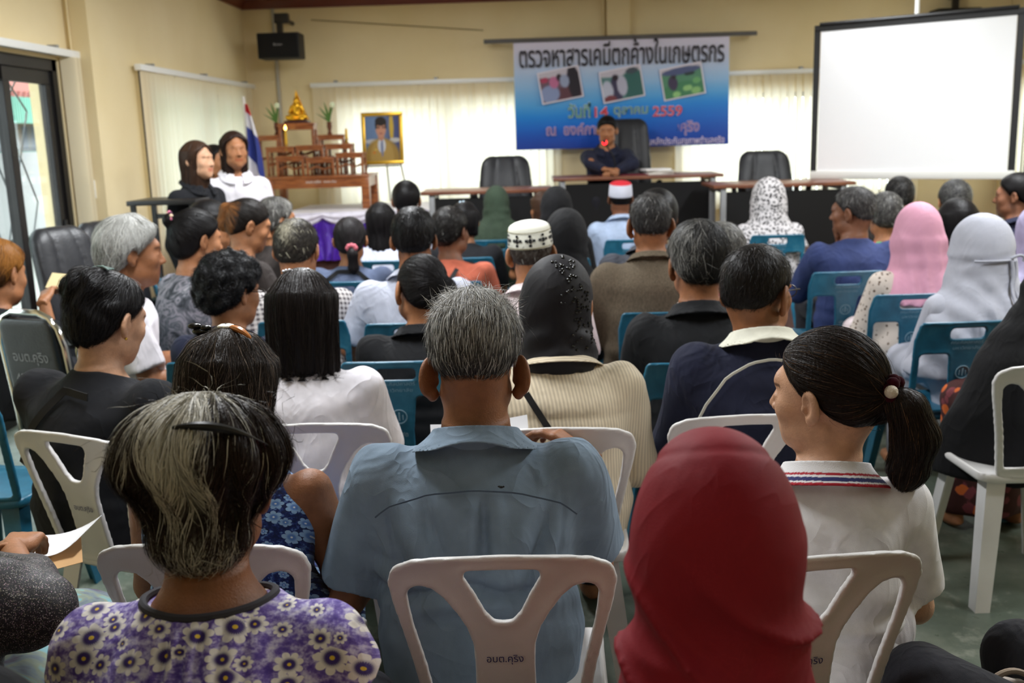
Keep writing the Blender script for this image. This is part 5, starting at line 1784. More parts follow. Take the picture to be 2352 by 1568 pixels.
def do_cap(I, c):
    """knitted or folded skull cap: short cylinder with a domed top"""
    s, D, H, R = I['hs'], I['D'], I['H'], I['R']
    r_ = (.083 * s, .100 * s); z0, z1, dome = c.get('z', (.028, .098, .03))
    seg_, rings = 40, []
    prof = [(1.0, z0), (1.03, z0 + .006), (1.0, z1 * .5 + z0 * .5), (.95, z1)] + [(.95 * math.cos(a), z1 + dome * math.sin(a)) for a in np.linspace(.25, PI / 2, 6)]
    V, C = [], []
    for k, (q, z) in enumerate(prof):
        q = max(q, .001)
        for j in range(seg_):
            a = 2 * PI * j / seg_
            V.append((r_[0] * q * math.sin(a), -.014 * s - r_[1] * q * math.cos(a), z * s)); C.append(c['colf'](a, z, k))
    Q = [(i * seg_ + j, i * seg_ + (j + 1) % seg_, (i + 1) * seg_ + (j + 1) % seg_, (i + 1) * seg_ + j) for i in range(len(prof) - 1) for j in range(seg_)]
    me = raw_mesh('cap', np.array(V, np.float32), np.array(Q), linv(np.array(C, float)))
    return link('cap', me, c['mat'], I['root'], H, (R @ Matrix.Rotation(math.radians(c.get('tilt', 8)), 3, 'X')).to_euler())
# ================================================================== CLOTH PATTERNS
def flower_mat(name, scale, bgs, petal, core, eye, size=.46, lobes=4, rnd=.75, rough=.75):
    m = Mat(name, bgs[0], rough, .25, sheen=.1)
    v = m.obj()
    sp = m.n('SeparateXYZ', {'Vector': v})
    wv = m.n('TexNoise', {'Vector': v, 'Scale': 9.0, 'Detail': 2.0})
    x = m.math('ADD', m.math('MULTIPLY', sp.outputs[0], scale), m.math('MULTIPLY', wv.outputs[0], .5))
    z = m.math('ADD', m.math('MULTIPLY', sp.outputs[2], scale), m.math('MULTIPLY', sp.outputs[1], scale * .6))
    cv = m.n('CombineXYZ', {'X': x, 'Y': z})
    vo = m.n('TexVoronoi', {'Vector': cv.outputs[0], 'Scale': 1.0, 'Randomness': rnd}, voronoi_dimensions='2D')
    df = m.n('VectorMath', {0: cv.outputs[0], 1: vo.outputs['Position']}, operation='SUBTRACT')
    ds = m.n('SeparateXYZ', {'Vector': df.outputs[0]})
    cs = m.n('SeparateColor', {'Color': vo.outputs['Color']})
    th = m.math('ARCTAN2', ds.outputs[1], ds.outputs[0])
    r = vo.outputs['Distance']
    sz = m.math('MULTIPLY_ADD', cs.outputs[0], size * .75, size * .45)
    rn = m.math('DIVIDE', r, sz)
    pet = m.math('POWER', m.math('ABSOLUTE', m.math('COSINE', m.math('ADD', m.math('MULTIPLY', th, lobes), m.math('MULTIPLY', cs.outputs[1], 6.28)))), .45)
    edge = m.math('MULTIPLY_ADD', pet, .5, .5)
    pm = m.math('LESS_THAN', rn, edge)
    streak = m.math('MULTIPLY_ADD', m.math('SINE', m.math('MULTIPLY', th, 26.0)), .06, .40)
    cm = m.math('LESS_THAN', rn, streak)
    em_ = m.math('LESS_THAN', rn, .13)
    n1 = m.noise(cv.outputs[0], 2.6, 5, .65)
    bg_ = m.ramp(n1, [(.36, bgs[0]), (.47, bgs[1]), (.56, bgs[2]), (.66, bgs[3])])
    c = m.mix(pm, bg_, petal)
    shade_ = m.ramp(rn, [(.3, core), (.62, petal)])
    c = m.mix(pm, c, shade_)
    c = m.mix(cm, c, core)
    c = m.mix(em_, c, eye)
    m.link(c, 'Base Color')
    h = m.math('MULTIPLY', m.n('TexNoise', {'Vector': m.obj((1, 1, .3)), 'Scale': 22.0, 'Detail': 3.0}).outputs[0], 3.0)
    m.bump(h, .003)
    return m.m
m_purple = flower_mat('purple_floral_print', 25, [(78, 56, 140), (112, 92, 168), (176, 166, 208), (214, 208, 224)], (232, 226, 220), (62, 44, 110), (226, 190, 60), size=.54)
m_bluefl = flower_mat('blue_floral_print', 34, [(24, 34, 78), (26, 38, 88), (40, 60, 130), (120, 160, 214)], (150, 186, 226), (96, 136, 204), (230, 236, 240), size=.5, lobes=3)
def grid_mat(name, a, b, c_, sx, sz, rough=.8):
    m = Mat(name, a, rough, .25)
    sp = m.n('SeparateXYZ', {'Vector': m.obj()})
    fx = m.math('GREATER_THAN', m.math('SINE', m.math('MULTIPLY', m.math('ADD', sp.outputs[0], m.math('MULTIPLY', sp.outputs[1], .6)), sx)), 0)
    fz = m.math('GREATER_THAN', m.math('SINE', m.math('MULTIPLY', m.math('ADD', sp.outputs[2], m.math('MULTIPLY', sp.outputs[1], .3)), sz)), 0)
    c = m.mix(m.math('MULTIPLY', m.math('ADD', fx, fz), .5), a, b)
    c = m.mix(m.math('MULTIPLY', fx, fz), c, c_)
    m.link(c, 'Base Color')
    m.bump(m.noise(m.obj((1, 1, .5)), 18, 3), .006)
    return m.m
m_plaid = grid_mat('checked_cotton', (206, 202, 200), (138, 130, 130), (84, 78, 82), 280, 280)
def stripe_mat(name, a, b, freq, zy=None, fold=.004, yok=None):
    m = Mat(name, a, .8, .25, sheen=.1)
    v = m.obj(); sp = m.n('SeparateXYZ', {'Vector': v})
    sx = m.math('SINE', m.math('MULTIPLY', m.math('ADD', sp.outputs[0], m.math('MULTIPLY', sp.outputs[1], .25)), freq))
    if zy:
        sz = m.math('SINE', m.math('MULTIPLY', m.math('ADD', sp.outputs[2], m.math('MULTIPLY', sp.outputs[1], .5)), freq))
        up_ = m.math('GREATER_THAN', sp.outputs[2], zy)
        mx_ = m.n('Mix', data_type='FLOAT'); m.t.links.new(up_, mx_.inputs[0]); m.t.links.new(sx, mx_.inputs[2]); m.t.links.new(sz, mx_.inputs[3])
        sx = mx_.outputs[0]
    m.link(m.ramp(m.math('MULTIPLY_ADD', sx, .5, .5), [(.2, a), (.8, b)]), 'Base Color')
    m.bump(m.math('MULTIPLY', m.n('TexNoise', {'Vector': m.obj((1, 1, .5)), 'Scale': 10.0, 'Detail': 3.0}).outputs[0], fold * 1000), .004)
    return m.m
m_beige = stripe_mat('cream_striped_cotton', (226, 212, 186), (200, 186, 162), 620, .93)
m_pinstripe = stripe_mat('grey_striped_cotton', (206, 202, 206), (140, 140, 150), 260)
def spot_mat(name, bg_, ink, scale, thr, detail=2.0, ink2=None, soft=.04, rough=.8):
    m = Mat(name, bg_, rough, .25)
    v = m.obj()
    vo = m.n('TexVoronoi', {'Vector': v, 'Scale': scale, 'Randomness': 1.0})
    nz = m.math('MULTIPLY', m.noise(v, scale * 1.6, detail, .7), .5)
    d = m.math('ADD', vo.outputs['Distance'], nz)
    c = m.ramp(d, [(thr, ink), (thr + soft, bg_)])
    if ink2:
        cs = m.n('SeparateColor', {'Color': vo.outputs['Color']})
        c = m.mix(m.math('MULTIPLY', m.math('LESS_THAN', d, thr + .01), m.math('GREATER_THAN', cs.outputs[0], .55)), c, ink2)
    m.link(c, 'Base Color')
    m.bump(m.n('TexNoise', {'Vector': m.obj((1, 1, .4)), 'Scale': 12.0, 'Detail': 3.0}).outputs[0], .006)
    return m.m
m_leopard = spot_mat('black_spotted_white_cloth', (206, 202, 204), (24, 24, 26), 52, .64)
m_lace = spot_mat('cream_cloth_with_brown_spots', (206, 194, 184), (92, 72, 58), 46, .50, ink2=(120, 100, 84))
m_batik = spot_mat('dark_red_batik', (66, 36, 34), (120, 60, 66), 17, .62, 4, (206, 104, 50), .06)
m_songket = grid_mat('brown_patterned_sarong', (74, 38, 30), (100, 54, 36), (140, 84, 50), 420, 420)
def blotch_mat(name, stops, scale, rough=.8, dist=1.5):
    m = Mat(name, stops[0][1], rough, .25)
    n_ = m.n('TexNoise', {'Vector': m.obj(), 'Scale': scale, 'Detail': 3.0, 'Distortion': dist})
    m.link(m.ramp(n_.outputs[0], stops), 'Base Color')
    m.bump(m.noise(m.obj((1, 1, .4)), 14, 3), .006)
    return m.m
m_greyleaf = blotch_mat('grey_leaf_print', [(.34, (44, 48, 54)), (.44, (98, 100, 108)), (.50, (150, 146, 156)), (.56, (84, 90, 98)), (.66, (160, 156, 164))], 11)
m_colour = blotch_mat('bright_print_cloth', [(.36, (44, 40, 60)), (.44, (60, 150, 96)), (.5, (90, 180, 110)), (.55, (214, 50, 110)), (.62, (236, 120, 40))], 8)
m_pinkpr = blotch_mat('pink_print_cloth', [(.4, (150, 40, 60)), (.5, (200, 120, 130)), (.6, (214, 200, 190))], 30)
m_pastel = blotch_mat('pastel_print_cloth', [(.36, (96, 90, 110)), (.46, (120, 134, 140)), (.54, (140, 150, 130)), (.62, (120, 176, 190)), (.7, (206, 150, 150))], 10)
def glitter_mat():
    m = Mat('black_glitter_cloth', (20, 18, 22), .6, .5)
    vo = m.n('TexVoronoi', {'Vector': m.obj(), 'Scale': 900.0})
    cs = m.n('SeparateColor', {'Color': vo.outputs['Color']})
    k = m.ramp(cs.outputs[0], [(.86, 0.0), (.97, 1.0)])
    hue = m.ramp(cs.outputs[1], [(.2, (190, 150, 170)), (.5, (220, 216, 210)), (.8, (170, 160, 130))])
    m.link(m.mix(k, (22, 20, 25), hue), 'Base Color')
    m.bump(m.noise(m.obj(), 14, 3), .008)
    return m.m
m_glitter = glitter_mat()
def tweed_mat():
    m = Mat('brown_tweed', (100, 88, 72), .95, .15)
    a = m.noise(m.obj(), 420, 2); b = m.noise(m.obj((300, 300, 40)), 1, 1)
    m.link(m.ramp(m.math('MULTIPLY_ADD', a, .6, m.math('MULTIPLY', b, .4)), [(.35, (70, 62, 52)), (.65, (112, 100, 84))]), 'Base Color')
    m.bump(m.n('TexNoise', {'Vector': m.obj((1, 1, .5)), 'Scale': 9.0, 'Detail': 3.0}).outputs[0], .008)
    return m.m
m_tweed = tweed_mat()
m_sky = cloth('blue_grey_shirt_cotton', (124, 142, 160), .004)
m_blackT = cloth('black_jersey', (24, 25, 29), .002, rough=.9)
m_blackP = cloth('black_pique', (20, 21, 24), .003)
m_white = cloth('white_cotton', (226, 222, 228), .004)
m_whitepolo = cloth('white_pique', (232, 230, 232), .003)
m_navy = cloth('navy_track_jacket', (30, 33, 54), .004)
m_cream = cloth('cream_collar', (222, 220, 204), .002)
m_maroon = cloth('maroon_crepe', (138, 20, 36), .0015, rough=.7, noise=.03)
m_blackV = cloth('black_veil_cloth', (24, 22, 26), .0015, rough=.65)
m_abaya = cloth('black_long_veil', (13, 13, 16), .003, rough=.8)
m_pinkV = cloth('pink_veil_cloth', (206, 150, 172), .0015, rough=.7, noise=.02)
m_greyV = cloth('grey_veil_cloth', (178, 180, 192), .0015, rough=.65, noise=.02)
m_greenV = cloth('dark_green_veil_cloth', (56, 70, 56), .003)
m_lav = cloth('lavender_veil_cloth', (160, 154, 184), .002)
m_greysh = cloth('pale_grey_shirt', (184, 188, 204), .005)
m_pinksh = cloth('pale_pink_shirt', (220, 204, 206), .004)
m_bluesw = cloth('blue_sweater_knit', (46, 57, 98), .004)
m_ltblue = cloth('light_blue_shirt', (164, 180, 206), .005)
m_dkgrey = cloth('dark_grey_jacket', (66, 68, 76), .005)
m_orange = cloth('orange_red_shirt', (176, 92, 70), .005)
m_slate = cloth('slate_blue_shirt', (78, 88, 112), .004)
m_dark = cloth('dark_trouser_cloth', (36, 36, 42), .003)
m_brownbl = cloth('dark_brown_blouse', (54, 48, 46), .004)
m_navysh = cloth('navy_shirt', (30, 34, 54), .004)
m_mint = cloth('mint_shirt', (170, 214, 196), .004)
m_greyskirt = cloth('grey_skirt_cloth', (92, 94, 100), .004)
black_strap = plain('black_strap', (22, 22, 24), .7)
SKIN1, SKIN2, SKIN3, SKIN4 = (142, 92, 60), (166, 112, 76), (120, 76, 52), (200, 152, 120)

# ------------------------------------------------------------------ colour of hair
BLK, DKB = (20, 18, 19), (40, 30, 25)
def flow_down(crown=(0, -.06, .11), out=.7, g=1.0, back=.1):
    c = np.array(crown, np.float32)
    return lambda P: nrm(P - c) * out + np.array([0, -back, -g], np.float32)
def flow_to(t, g=0.0):
    t = np.array(t, np.float32)
    return lambda P: nrm(t - P) + np.array([0, 0, -g], np.float32)
def dense(D, n, L, flow, **k):
    return dict(n=n, length=L, flow=flow, w=max(.0008, .00045 * D), **k)

def backfold(amp, f=30, seed=1, yoke=None, pleat=False):
    """creases across the back of a shirt, optionally a yoke seam and a box pleat"""
    def fn(X, Y, u):
        b = np.clip(.5 - Y / .06, 0, 1)
        m = np.exp(-((u - .45) / .3) ** 2)
        d = amp * m * b * (np.sin(X * f + 5 * np.sin(u * 6 + seed) * np.sign(X + .001) * .4 + seed) * .6 + np.sin(np.abs(X) * f * 1.2 - u * 16 + seed * 2) * .8)
        d = d + amp * .8 * np.exp(-((u - .12) / .12) ** 2) * np.sin(u * 34 + X * 5)
        if yoke is not None:
            ln = u - (yoke - .9 * X ** 2 / .03 * .03)
            d = d + .004 * np.exp(-(ln / .016) ** 2) * b - .0025 * np.clip(ln / .02, 0, 1) * b
        if pleat:
            d = d + .006 * b * np.clip((yoke - u) / .05, 0, 1) * (np.exp(-((X - .018) / .009) ** 2) - .6 * np.exp(-((X + .012) / .014) ** 2)) * np.exp(-((u - .55) / .25) ** 2)
        return d.astype(np.float32)
    return fn
def on_top(I, x, z, out=.004, side=-1):
    """point on the back (side -1) of the upper garment at local x, z"""
    V = I['topV']
    m = (np.abs(V[:, 0] - x) < .02) & (np.abs(V[:, 2] - z) < .02)
    if not m.any(): return Vector((x, I['ycat'](z) - .13, z))
    y = V[m][:, 1].min() if side < 0 else V[m][:, 1].max()
    return Vector((x, y + side * out, z))
def strap(I, pts, name='bag_strap', mat=None, wd=.011, th=.0035):
    """flat strap running over the back through (x, z) points"""
    n = 26
    t = np.linspace(0, 1, n); k = np.linspace(0, 1, len(pts))
    xs = np.interp(t, k, [p[0] for p in pts]); zs = np.interp(t, k, [p[1] for p in pts])
    P = [on_top(I, x, z, .002) for x, z in zip(xs, zs)]
    ys = np.array([p.y for p in P]); ys = np.convolve(np.pad(ys, 2, mode='edge'), np.ones(5) / 5, 'valid')
    P = [Vector((x, y, z)) for x, y, z in zip(xs, ys, zs)]
    mb = MB(); rows = []
    for i in range(n):
        tg = (P[min(i + 1, n - 1)] - P[max(i - 1, 0)]).normalized(); sd = tg.cross(Vector((0, -1, 0))).normalized()
        rows.append([mb.bm.verts.new(P[i] + sd * a + Vector((0, b, 0))) for a, b in ((-wd, 0), (-wd, -th), (wd, -th), (wd, 0))])
    for a, b in zip(rows, rows[1:]):
        for j in range(4): mb.bm.faces.new((a[j], a[(j + 1) % 4], b[(j + 1) % 4], b[j]))
    mb.bm.faces.new(rows[0]); mb.bm.faces.new(rows[-1][::-1])
    return mb.out(name, mat or black_strap, I['root'])
def hp(I, p):
    return I['H'] + I['R'] @ (Vector(p) * I['hs'])
def DC(key, px, py, dy=.10):
    """depth at which the ray through (px, py) passes above the seat of chair key"""
    return (CH[key].location.y + dy) / ray(px, py).y
def cubicarc(a, b, c, n=14):
    a, b, c = Vector(a), Vector(b), Vector(c)
    return [a * (1 - t) ** 2 + b * 2 * t * (1 - t) + c * t * t for t in np.linspace(0, 1, n)]
# ================================================================== THE AUDIENCE: FRONT ROWS
# --- grey-haired man, blue-grey shirt
def fly(I, x, z, label):
    p = on_top(I, x, z, .003); P = I['org'] + I['RW'] @ p
    f_ = MB().sphere((0, 0, 0), .003, 8, (1.5, .8, .8)).sphere((.005, 0, .001), .002, 8).sphere((-.004, -.0015, .002), .0025, 6, (1.4, .25, .7))
    tag(f_.out('fly', plain('fly_black', (22, 20, 18), .4, .5), loc=P), label, 'insect')
def man_extra(I):
    fly(I, .055, I['N'].z - .065, 'tiny dark fly on the back of the blue-grey shirt')
    z0, L_ = I['hipz'], I['Lt']; sm_ = plain('shirt_seam', (78, 92, 108), .9)
    strap(I, [(-.205, z0 + L_ * .66), (-.17, z0 + L_ * .74), (-.09, z0 + L_ * .81), (0, z0 + L_ * .83), (.09, z0 + L_ * .81), (.17, z0 + L_ * .74), (.205, z0 + L_ * .66)], 'yoke_seam', sm_, .0016, .0012)
    a = at(1104, 985, 2.5)
    me = MB().grid(lambda u, v: ((u - .5) * .25, .02 * math.sin(u * 3), (v - .5) * .27), 8, 2).out('paper_sheet', plain('white_paper', (236, 236, 240), .7), thick=.0006, loc=(a.x, a.y, a.z - .105), rot=(math.radians(-38), math.radians(-5), 0))
    tag(me, 'white sheet of paper held up in front of the grey-haired man', 'paper')
def rdg(t): return 1 - 2 * np.abs(np.sin(t))
def man_fold(X, Y, u):
    b = np.clip(.5 - Y / .06, 0, 1); ax = np.abs(X); lo = np.clip((.82 - u) / .06, 0, 1)
    d = .019 * rdg((ax * .9 - (u - .72) * .13) * 36 + .8 + .6 * np.sign(X)) * np.exp(-((ax - .115) / .055) ** 2) * np.exp(-((u - .52) / .22) ** 2)
    d = d + .018 * (np.exp(-((X - .018) / .011) ** 2) - .6 * np.exp(-((X + .012) / .016) ** 2) - .5 * np.exp(-((X - .048) / .016) ** 2)) * np.exp(-((u - .60) / .2) ** 2)
    d = d + .014 * rdg(u * 17 + ax * 9 + .4 * np.sin(X * 30)) * np.exp(-((u - .30) / .12) ** 2)
    d = d + .006 * np.exp(-((ax - .178 + .25 * (u - .7) ** 2) / .006) ** 2) * np.clip((u - .35) / .1, 0, 1)
    return (d * b * lo - .003 * b * (1 - lo)).astype(np.float32)
gm_col = haircol((58, 56, 56), grey=.55, greyc=(186, 184, 180), greyfn=lambda P: .34 + 5.0 * P[:, 2])
I_man = person('grey-haired man with large ears in a blue-grey shirt, reading a sheet of paper', 1084, 662, DC('man', 1084, 662, .15), 0, (0, 17, 0), 8, 1.16, 1.16, SKIN1, hth=.016, ears=(1.16, -.034, 34), hres=.0032,
    hair=dict(style='short', th=.014, line=NAPEHI, nape=.45, col=gm_col, capk=.55, rough=.4, strands=[
        dense(1.9, 5200, .034, flow_down((0, -.03, .10), .9, .45, .2), K=6, lift=.007, seed=3, jit=.10),
        dense(1.9, 520, .045, lambda P: nrm(P * np.array([1.5, .6, .3]) + np.array([0, 0, .02])) + np.array([-.25, .1, .4]), K=6, lift=.03, seed=4, jit=.5, free=.6, region=lambda V: V[:, 2] > .075)]),
    top=dict(mat=m_sky, sleeve='short', ease=.014, res=.0052, fold=man_fold, neck='shirt', collar='shirt', col=dict(h=.050, flare=.045), puff=True),
    bottom=('sarong', m_songket), arms={-1: ((-.11, .05, -.30), (.14, .20, .08)), 1: lambda S, H, R, loc: (S + Vector((.06, .10, -.25)), loc(at(1345, 1045, 2.5)), (-.3, .2, 1), (-.75, .3, .5))}, extra=man_extra)

# --- woman in the purple floral blouse
fw = haircol((44, 32, 26), var=.4, grey=.05, greyc=(206, 200, 184), greyfn=lambda P: np.clip(np.exp(-((P[:, 0] + .006 + .1 * (P[:, 2] - .1)) / .036) ** 4) * np.clip((P[:, 2] + .03) / .05, 0, 1) * .98 + .035 + np.clip((-.045 - P[:, 2]) / .02, 0, 1) * .75, 0, 1))
def fw_shape(g, X, Y, Z):
    d = np.sqrt((X / .111) ** 2 + ((Y + .03) / .118) ** 2 + ((Z - .050) / .080) ** 2) - 1
    g = sm(g, d * .085, .02)
    g = g + .006 * np.sin(np.arctan2(X, -Y) * 15 + 30 * Z) * np.clip(1 - np.abs(g) / .03, 0, 1)
    n_ = np.sqrt((X / .064) ** 2 + ((Y + .05) / .055) ** 2 + ((Z + .055) / .052) ** 2) - 1
    return np.where(Y < .02, sm(g, n_ * .052, .012), g)
def fw_flow(P):
    c = np.array([-.005, -.01, .15], np.float32)
    v = nrm(P - c) * .9 + np.array([0, -.2, -.8], np.float32)
    v[:, 0] += .28 * np.sin(P[:, 2] * 45 + P[:, 0] * 30)
    return v
def fw_extra(I):
    # black comb clip
    pts = cubicarc(hp(I, (.0, -.145, .098)), hp(I, (.085, -.165, .11)), hp(I, (.122, -.05, .05)), 16)
    rad = [.0012 + .0052 * math.sin(PI * min(1, (k + 1) / 12)) for k in range(16)]
    MB().tube(pts, rad, 8).out('hair_comb', plain('black_comb', (16, 16, 17), .3, .5), I['root'])
    tm = MB()
    for k in range(8):
        p = pts[5 + k]; q = p + Vector((.002, .012, -.026)); tm.tube([p, q], [.0016, .0007], 5)
    tm.out('comb_teeth', plain('black_comb', (16, 16, 17), .3, .5), I['root'])
    # dark binding round the neckline and armholes
    N = I['N']
    V, f = I['topV'], I['topF']
    r = []
    q = (V - np.array([N.x, N.y + .02, N.z + .035])) / np.array([.125, .125, .07])
    Lq = np.linalg.norm(q, axis=1); an = np.arctan2(q[:, 0], -q[:, 1])
    for k in range(48):
        a = 2 * PI * k / 48
        da = np.abs((an - a + PI) % (2 * PI) - PI)
        m = (da < .12) & (Lq < 1.12)
        p = V[m][V[m][:, 2].argmax()] if m.any() else np.array([N.x + .1 * math.sin(a), N.y - .1 * math.cos(a), N.z])
        r.append(Vector(p) + Vector((0, 0, .001)))
    for _ in range(3): r = [(r[i - 1] + r[i] * 2 + r[(i + 1) % 48]) / 4 for i in range(48)]
    r2 = [(r[i - 1] + r[i] * 2 + r[(i + 1) % 48]) / 4 for i in range(48)]
    MB().tube(r2, .0062, 8, True).out('neck_binding', plain('charcoal_binding', (50, 48, 54), .8), I['root'])
def fw_fold(X, Y, u):
    b = np.clip(.5 - Y / .06, 0, 1)
    g = np.clip((.99 - u) / .04, 0, 1) * np.clip((u - .1) / .5, .25, 1)
    w_ = np.exp(-((X) / .085) ** 2)
    d = -b * g * w_ * .020 * (np.abs(np.sin(X * 125 / (1 + 1.0 * np.clip(.9 - u, 0, 1)) + .5 * np.sin(u * 7 + X * 30))) - .5)
    d = d - b * g * w_ * .006
    return (d + b * .004 * np.sin(X * 28 + u * 5) * np.exp(-((u - .35) / .3) ** 2)).astype(np.float32)
I_fl = person('woman with dark hair streaked silver and a black comb, in a purple floral sleeveless blouse', 452, 895, 1.36, 0, (0, 12, 0), 4, .95, .93, SKIN1, hth=.034, fem=True, chair='w',
    hair=dict(style='short', th=.012, line=[-.085, -.085, -.05, 0, -.008, .018, .045, .066, .074], nape=.6, col=fw, capk=.5, shape=fw_shape, earcut=False, strands=[
        dense(1.3, 7000, .11, fw_flow, K=9, lift=.008, seed=5, jit=.10, curl=.12, region=lambda V: (V[:, 2] > -.03)),
        dense(1.3, 1500, .03, flow_down((0, 0, .1), .4, 1.0, .25), K=5, lift=.008, seed=6, jit=.4, region=lambda V: V[:, 2] < -.035),
        dense(1.3, 90, .07, lambda P: nrm(P * np.array([2.5, 1, 1])) + np.array([.3, 0, .1]), K=8, lift=.03, seed=8, jit=.5, curl=.8, free=.5)]),
    top=dict(mat=m_purple, sleeve='cap', ease=.016, fold=fw_fold, neck='wide', name='blouse', nw=.125, nd=.07, res=.0046), bottom=('trousers', m_dark), extra=fw_extra, fat=1.12)

# --- woman in the maroon headscarf
def mar_extra(g, X, Y, Z, I):
    H = I['H']
    x, y, z = X - H.x, Y - H.y, Z - H.z
    d = .0030 * np.exp(-((z - .098 + .5 * y) / .005) ** 2) * (y > -.05)            # seam of the under cap
    t = x * .62 + z
    d = d - .017 * np.clip((.03 - z) / .10, 0, 1) * (1 - np.abs(np.sin(t * 30 + .9 * np.sin(x * 14 + 1)))) ** 2
    d = d - .004 * np.clip((-.05 - z) / .10, 0, 1) * (1 - np.abs(np.sin((x * .9 + z * .5) * 34 + 1))) ** 2.5
    d = d + .006 * np.exp(-((x - .03 - .25 * (z + .1)) / .012) ** 2) * np.clip((-.03 - z) / .08, 0, 1)
    return g + d
I_mar = person('woman in a maroon headscarf seated closest to the viewer, seen from behind', 1648, 1030, 1.13, -4, (0, 6, 0), 3, .93, .86, SKIN2, hth=.006, fem=True, chair='w',
    veil=dict(mat=m_maroon, hood=(.100, .116, .120), zb=.60, cw=.165, cd=.15, amp=.005, nf=7, drag=0, extra=mar_extra, nk=1.08, peak=True, res=.005, by=.03),
    top=dict(mat=m_maroon, sleeve='long', ease=.006), bottom=('skirt', m_maroon), neck=.06)

# --- ponytailed woman turning her head to the left
pt = haircol((38, 30, 27), var=.45, grey=.06, greyc=(104, 78, 56))
TIE = (0, -.118, .012)
def pony_extra(I):
    fly(I, .015, I['N'].z - .115, 'tiny dark fly on the back of the white polo shirt')
    R_, H = I['R'], I['H']
    t = hp(I, (0, -.127, .014))
    mm = plain('maroon_velvet', (56, 8, 24), .95, .1, sheen=.05)
    s_ = MB()
    for k in range(9):
        a = 2 * PI * k / 9
        s_.sphere(t + R_ @ Vector((.021 * math.cos(a), -.004 * (k % 2), .021 * math.sin(a))), .0135, 10)
    s_.out('scrunchie', mm, I['root'])
    MB().sphere(t + R_ @ Vector((-.026, -.006, .006)), .0135, 16).out('bead', plain('pearl_bead', (226, 214, 196), .25, .6, bump=.003, bscale=300), I['root'])
    # striped trim of the collar is woven into the collar cloth; small dark insect on the back
def striped_collar():
    m = Mat('white_collar_with_tricolour_stripes', (234, 232, 234), .8, .25)
    at_ = m.attr('tint')[0]
    m.link(at_, 'Base Color'); m.bump(m.noise(m.obj(), 500, 2), .001)
    return m.m
m_tri = striped_collar()
I_pony = person('woman with a ponytail and velvet scrunchie in a white polo shirt, face turned left', 1905, 757, DC('pony', 1905, 757, .11), -8, (58, 4, -4), 5, 1.10, .90, SKIN4, hth=.010, fem=True, eyes=True, hres=.0030,
    hair=dict(style='tail', th=.0125, line=[-.055, -.05, -.03, .0, .006, .026, .052, .070, .078], nape=.55, col=pt, capk=.6, wide=1.0,
        tail=[TIE, (0, -.165, -.02), (0, -.178, -.075), (0, -.160, -.145), (0, -.150, -.185)], tr=[.018, .036, .042, .036, .012], strands=[
        dense(1.9, 4200, .13, flow_to(TIE), K=9, lift=.003, seed=11, jit=.06, region=lambda V: V[:, 1] > -.105),
        dense(1.9, 1600, .12, lambda P: np.stack([0 * P[:, 0], -.35 * np.clip((P[:, 2] + .05) * 12, -1, 1) , -1 + 0 * P[:, 0]], 1), K=8, lift=.004, seed=12, jit=.12, region=lambda V: V[:, 1] < -.125),
        dense(1.9, 60, .12, flow_to(TIE), K=9, lift=.012, seed=13, jit=.3, region=lambda V: V[:, 1] > -.10),
        dense(1.9, 130, .085, lambda P: np.stack([0 * P[:, 0], .05 + 0 * P[:, 0], -1 + 0 * P[:, 0]], 1), K=7, lift=.006, seed=14, jit=.1, region=lambda V: (V[:, 1] > .012) & (V[:, 1] < .045) & (V[:, 2] < .03))]),
    top=dict(mat=m_whitepolo, sleeve='short', ease=.010, fold=backfold(.009, 10, 4), neck='shirt', collar='polo', colmat=m_tri, col=dict(h=.050, flare=.034)), bottom=('trousers', m_white), extra=pony_extra)
def paint_collar(I, bands):
    me = I['collar'].data; n = len(me.vertices)
    co = np.empty(n * 3, np.float32); me.vertices.foreach_get('co', co); co = co.reshape(-1, 3)
    N = I['N']
    zz = co[:, 2] + .38 * (co[:, 1] - N.y + .055) - N.z
    C = np.tile(linv((234, 232, 234)), (n, 1))
    rr = np.hypot(co[:, 0], co[:, 1] - N.y)
    for a, b, c in bands: C[(zz > a) & (zz < b) & (rr > .074)] = linv(c)
    at_ = me.attributes.new('tint', 'FLOAT_COLOR', 'POINT')
    at_.data.foreach_set('color', np.concatenate([C, np.ones((n, 1))], 1).astype(np.float32).ravel())
paint_collar(I_pony, [(-.03, -.013, (176, 40, 54)), (-.0095, -.001, (52, 56, 110)), (.0035, .0085, (176, 40, 54))])

# --- woman with dark short hair and clips, blue floral dress
cw_ = haircol((40, 32, 27), var=.5, grey=.10, greyc=(120, 104, 90))
def clip_extra(I):
    m1, m2, m3 = plain('black_lacquer', (16, 16, 18), .2, .6), plain('ivory_petals', (230, 224, 206), .4), plain('amber_plastic', (190, 120, 64), .25, .6)
    c = hp(I, (0, -.03, .132))
    b_ = MB()
    for k, (dx, dz, r) in enumerate(((-.052, -.006, .012), (-.064, .006, .010), (-.040, .002, .009))):
        b_.sphere(c + Vector((dx, -.005, dz)), r, 12, (1.6, .8, .7))
    b_.out('hair_clip', m1, I['root'])
    p_ = MB()
    for k in range(5):
        a = 2 * PI * k / 5; p_.sphere(c + Vector((.008 + .011 * math.cos(a), -.01 + .008 * math.sin(a), .006)), .0085, 10, (1, 1, .55))
    p_.out('flower_clip', m2, I['root'])
    MB().tube(cubicarc(c + Vector((.018, -.012, .004)), c + Vector((.05, -.03, .004)), c + Vector((.072, -.04, -.016)), 10), [.004, .006, .007, .0075, .0075, .007, .006, .005, .004, .002], 8).out('amber_clip', m3, I['root'])
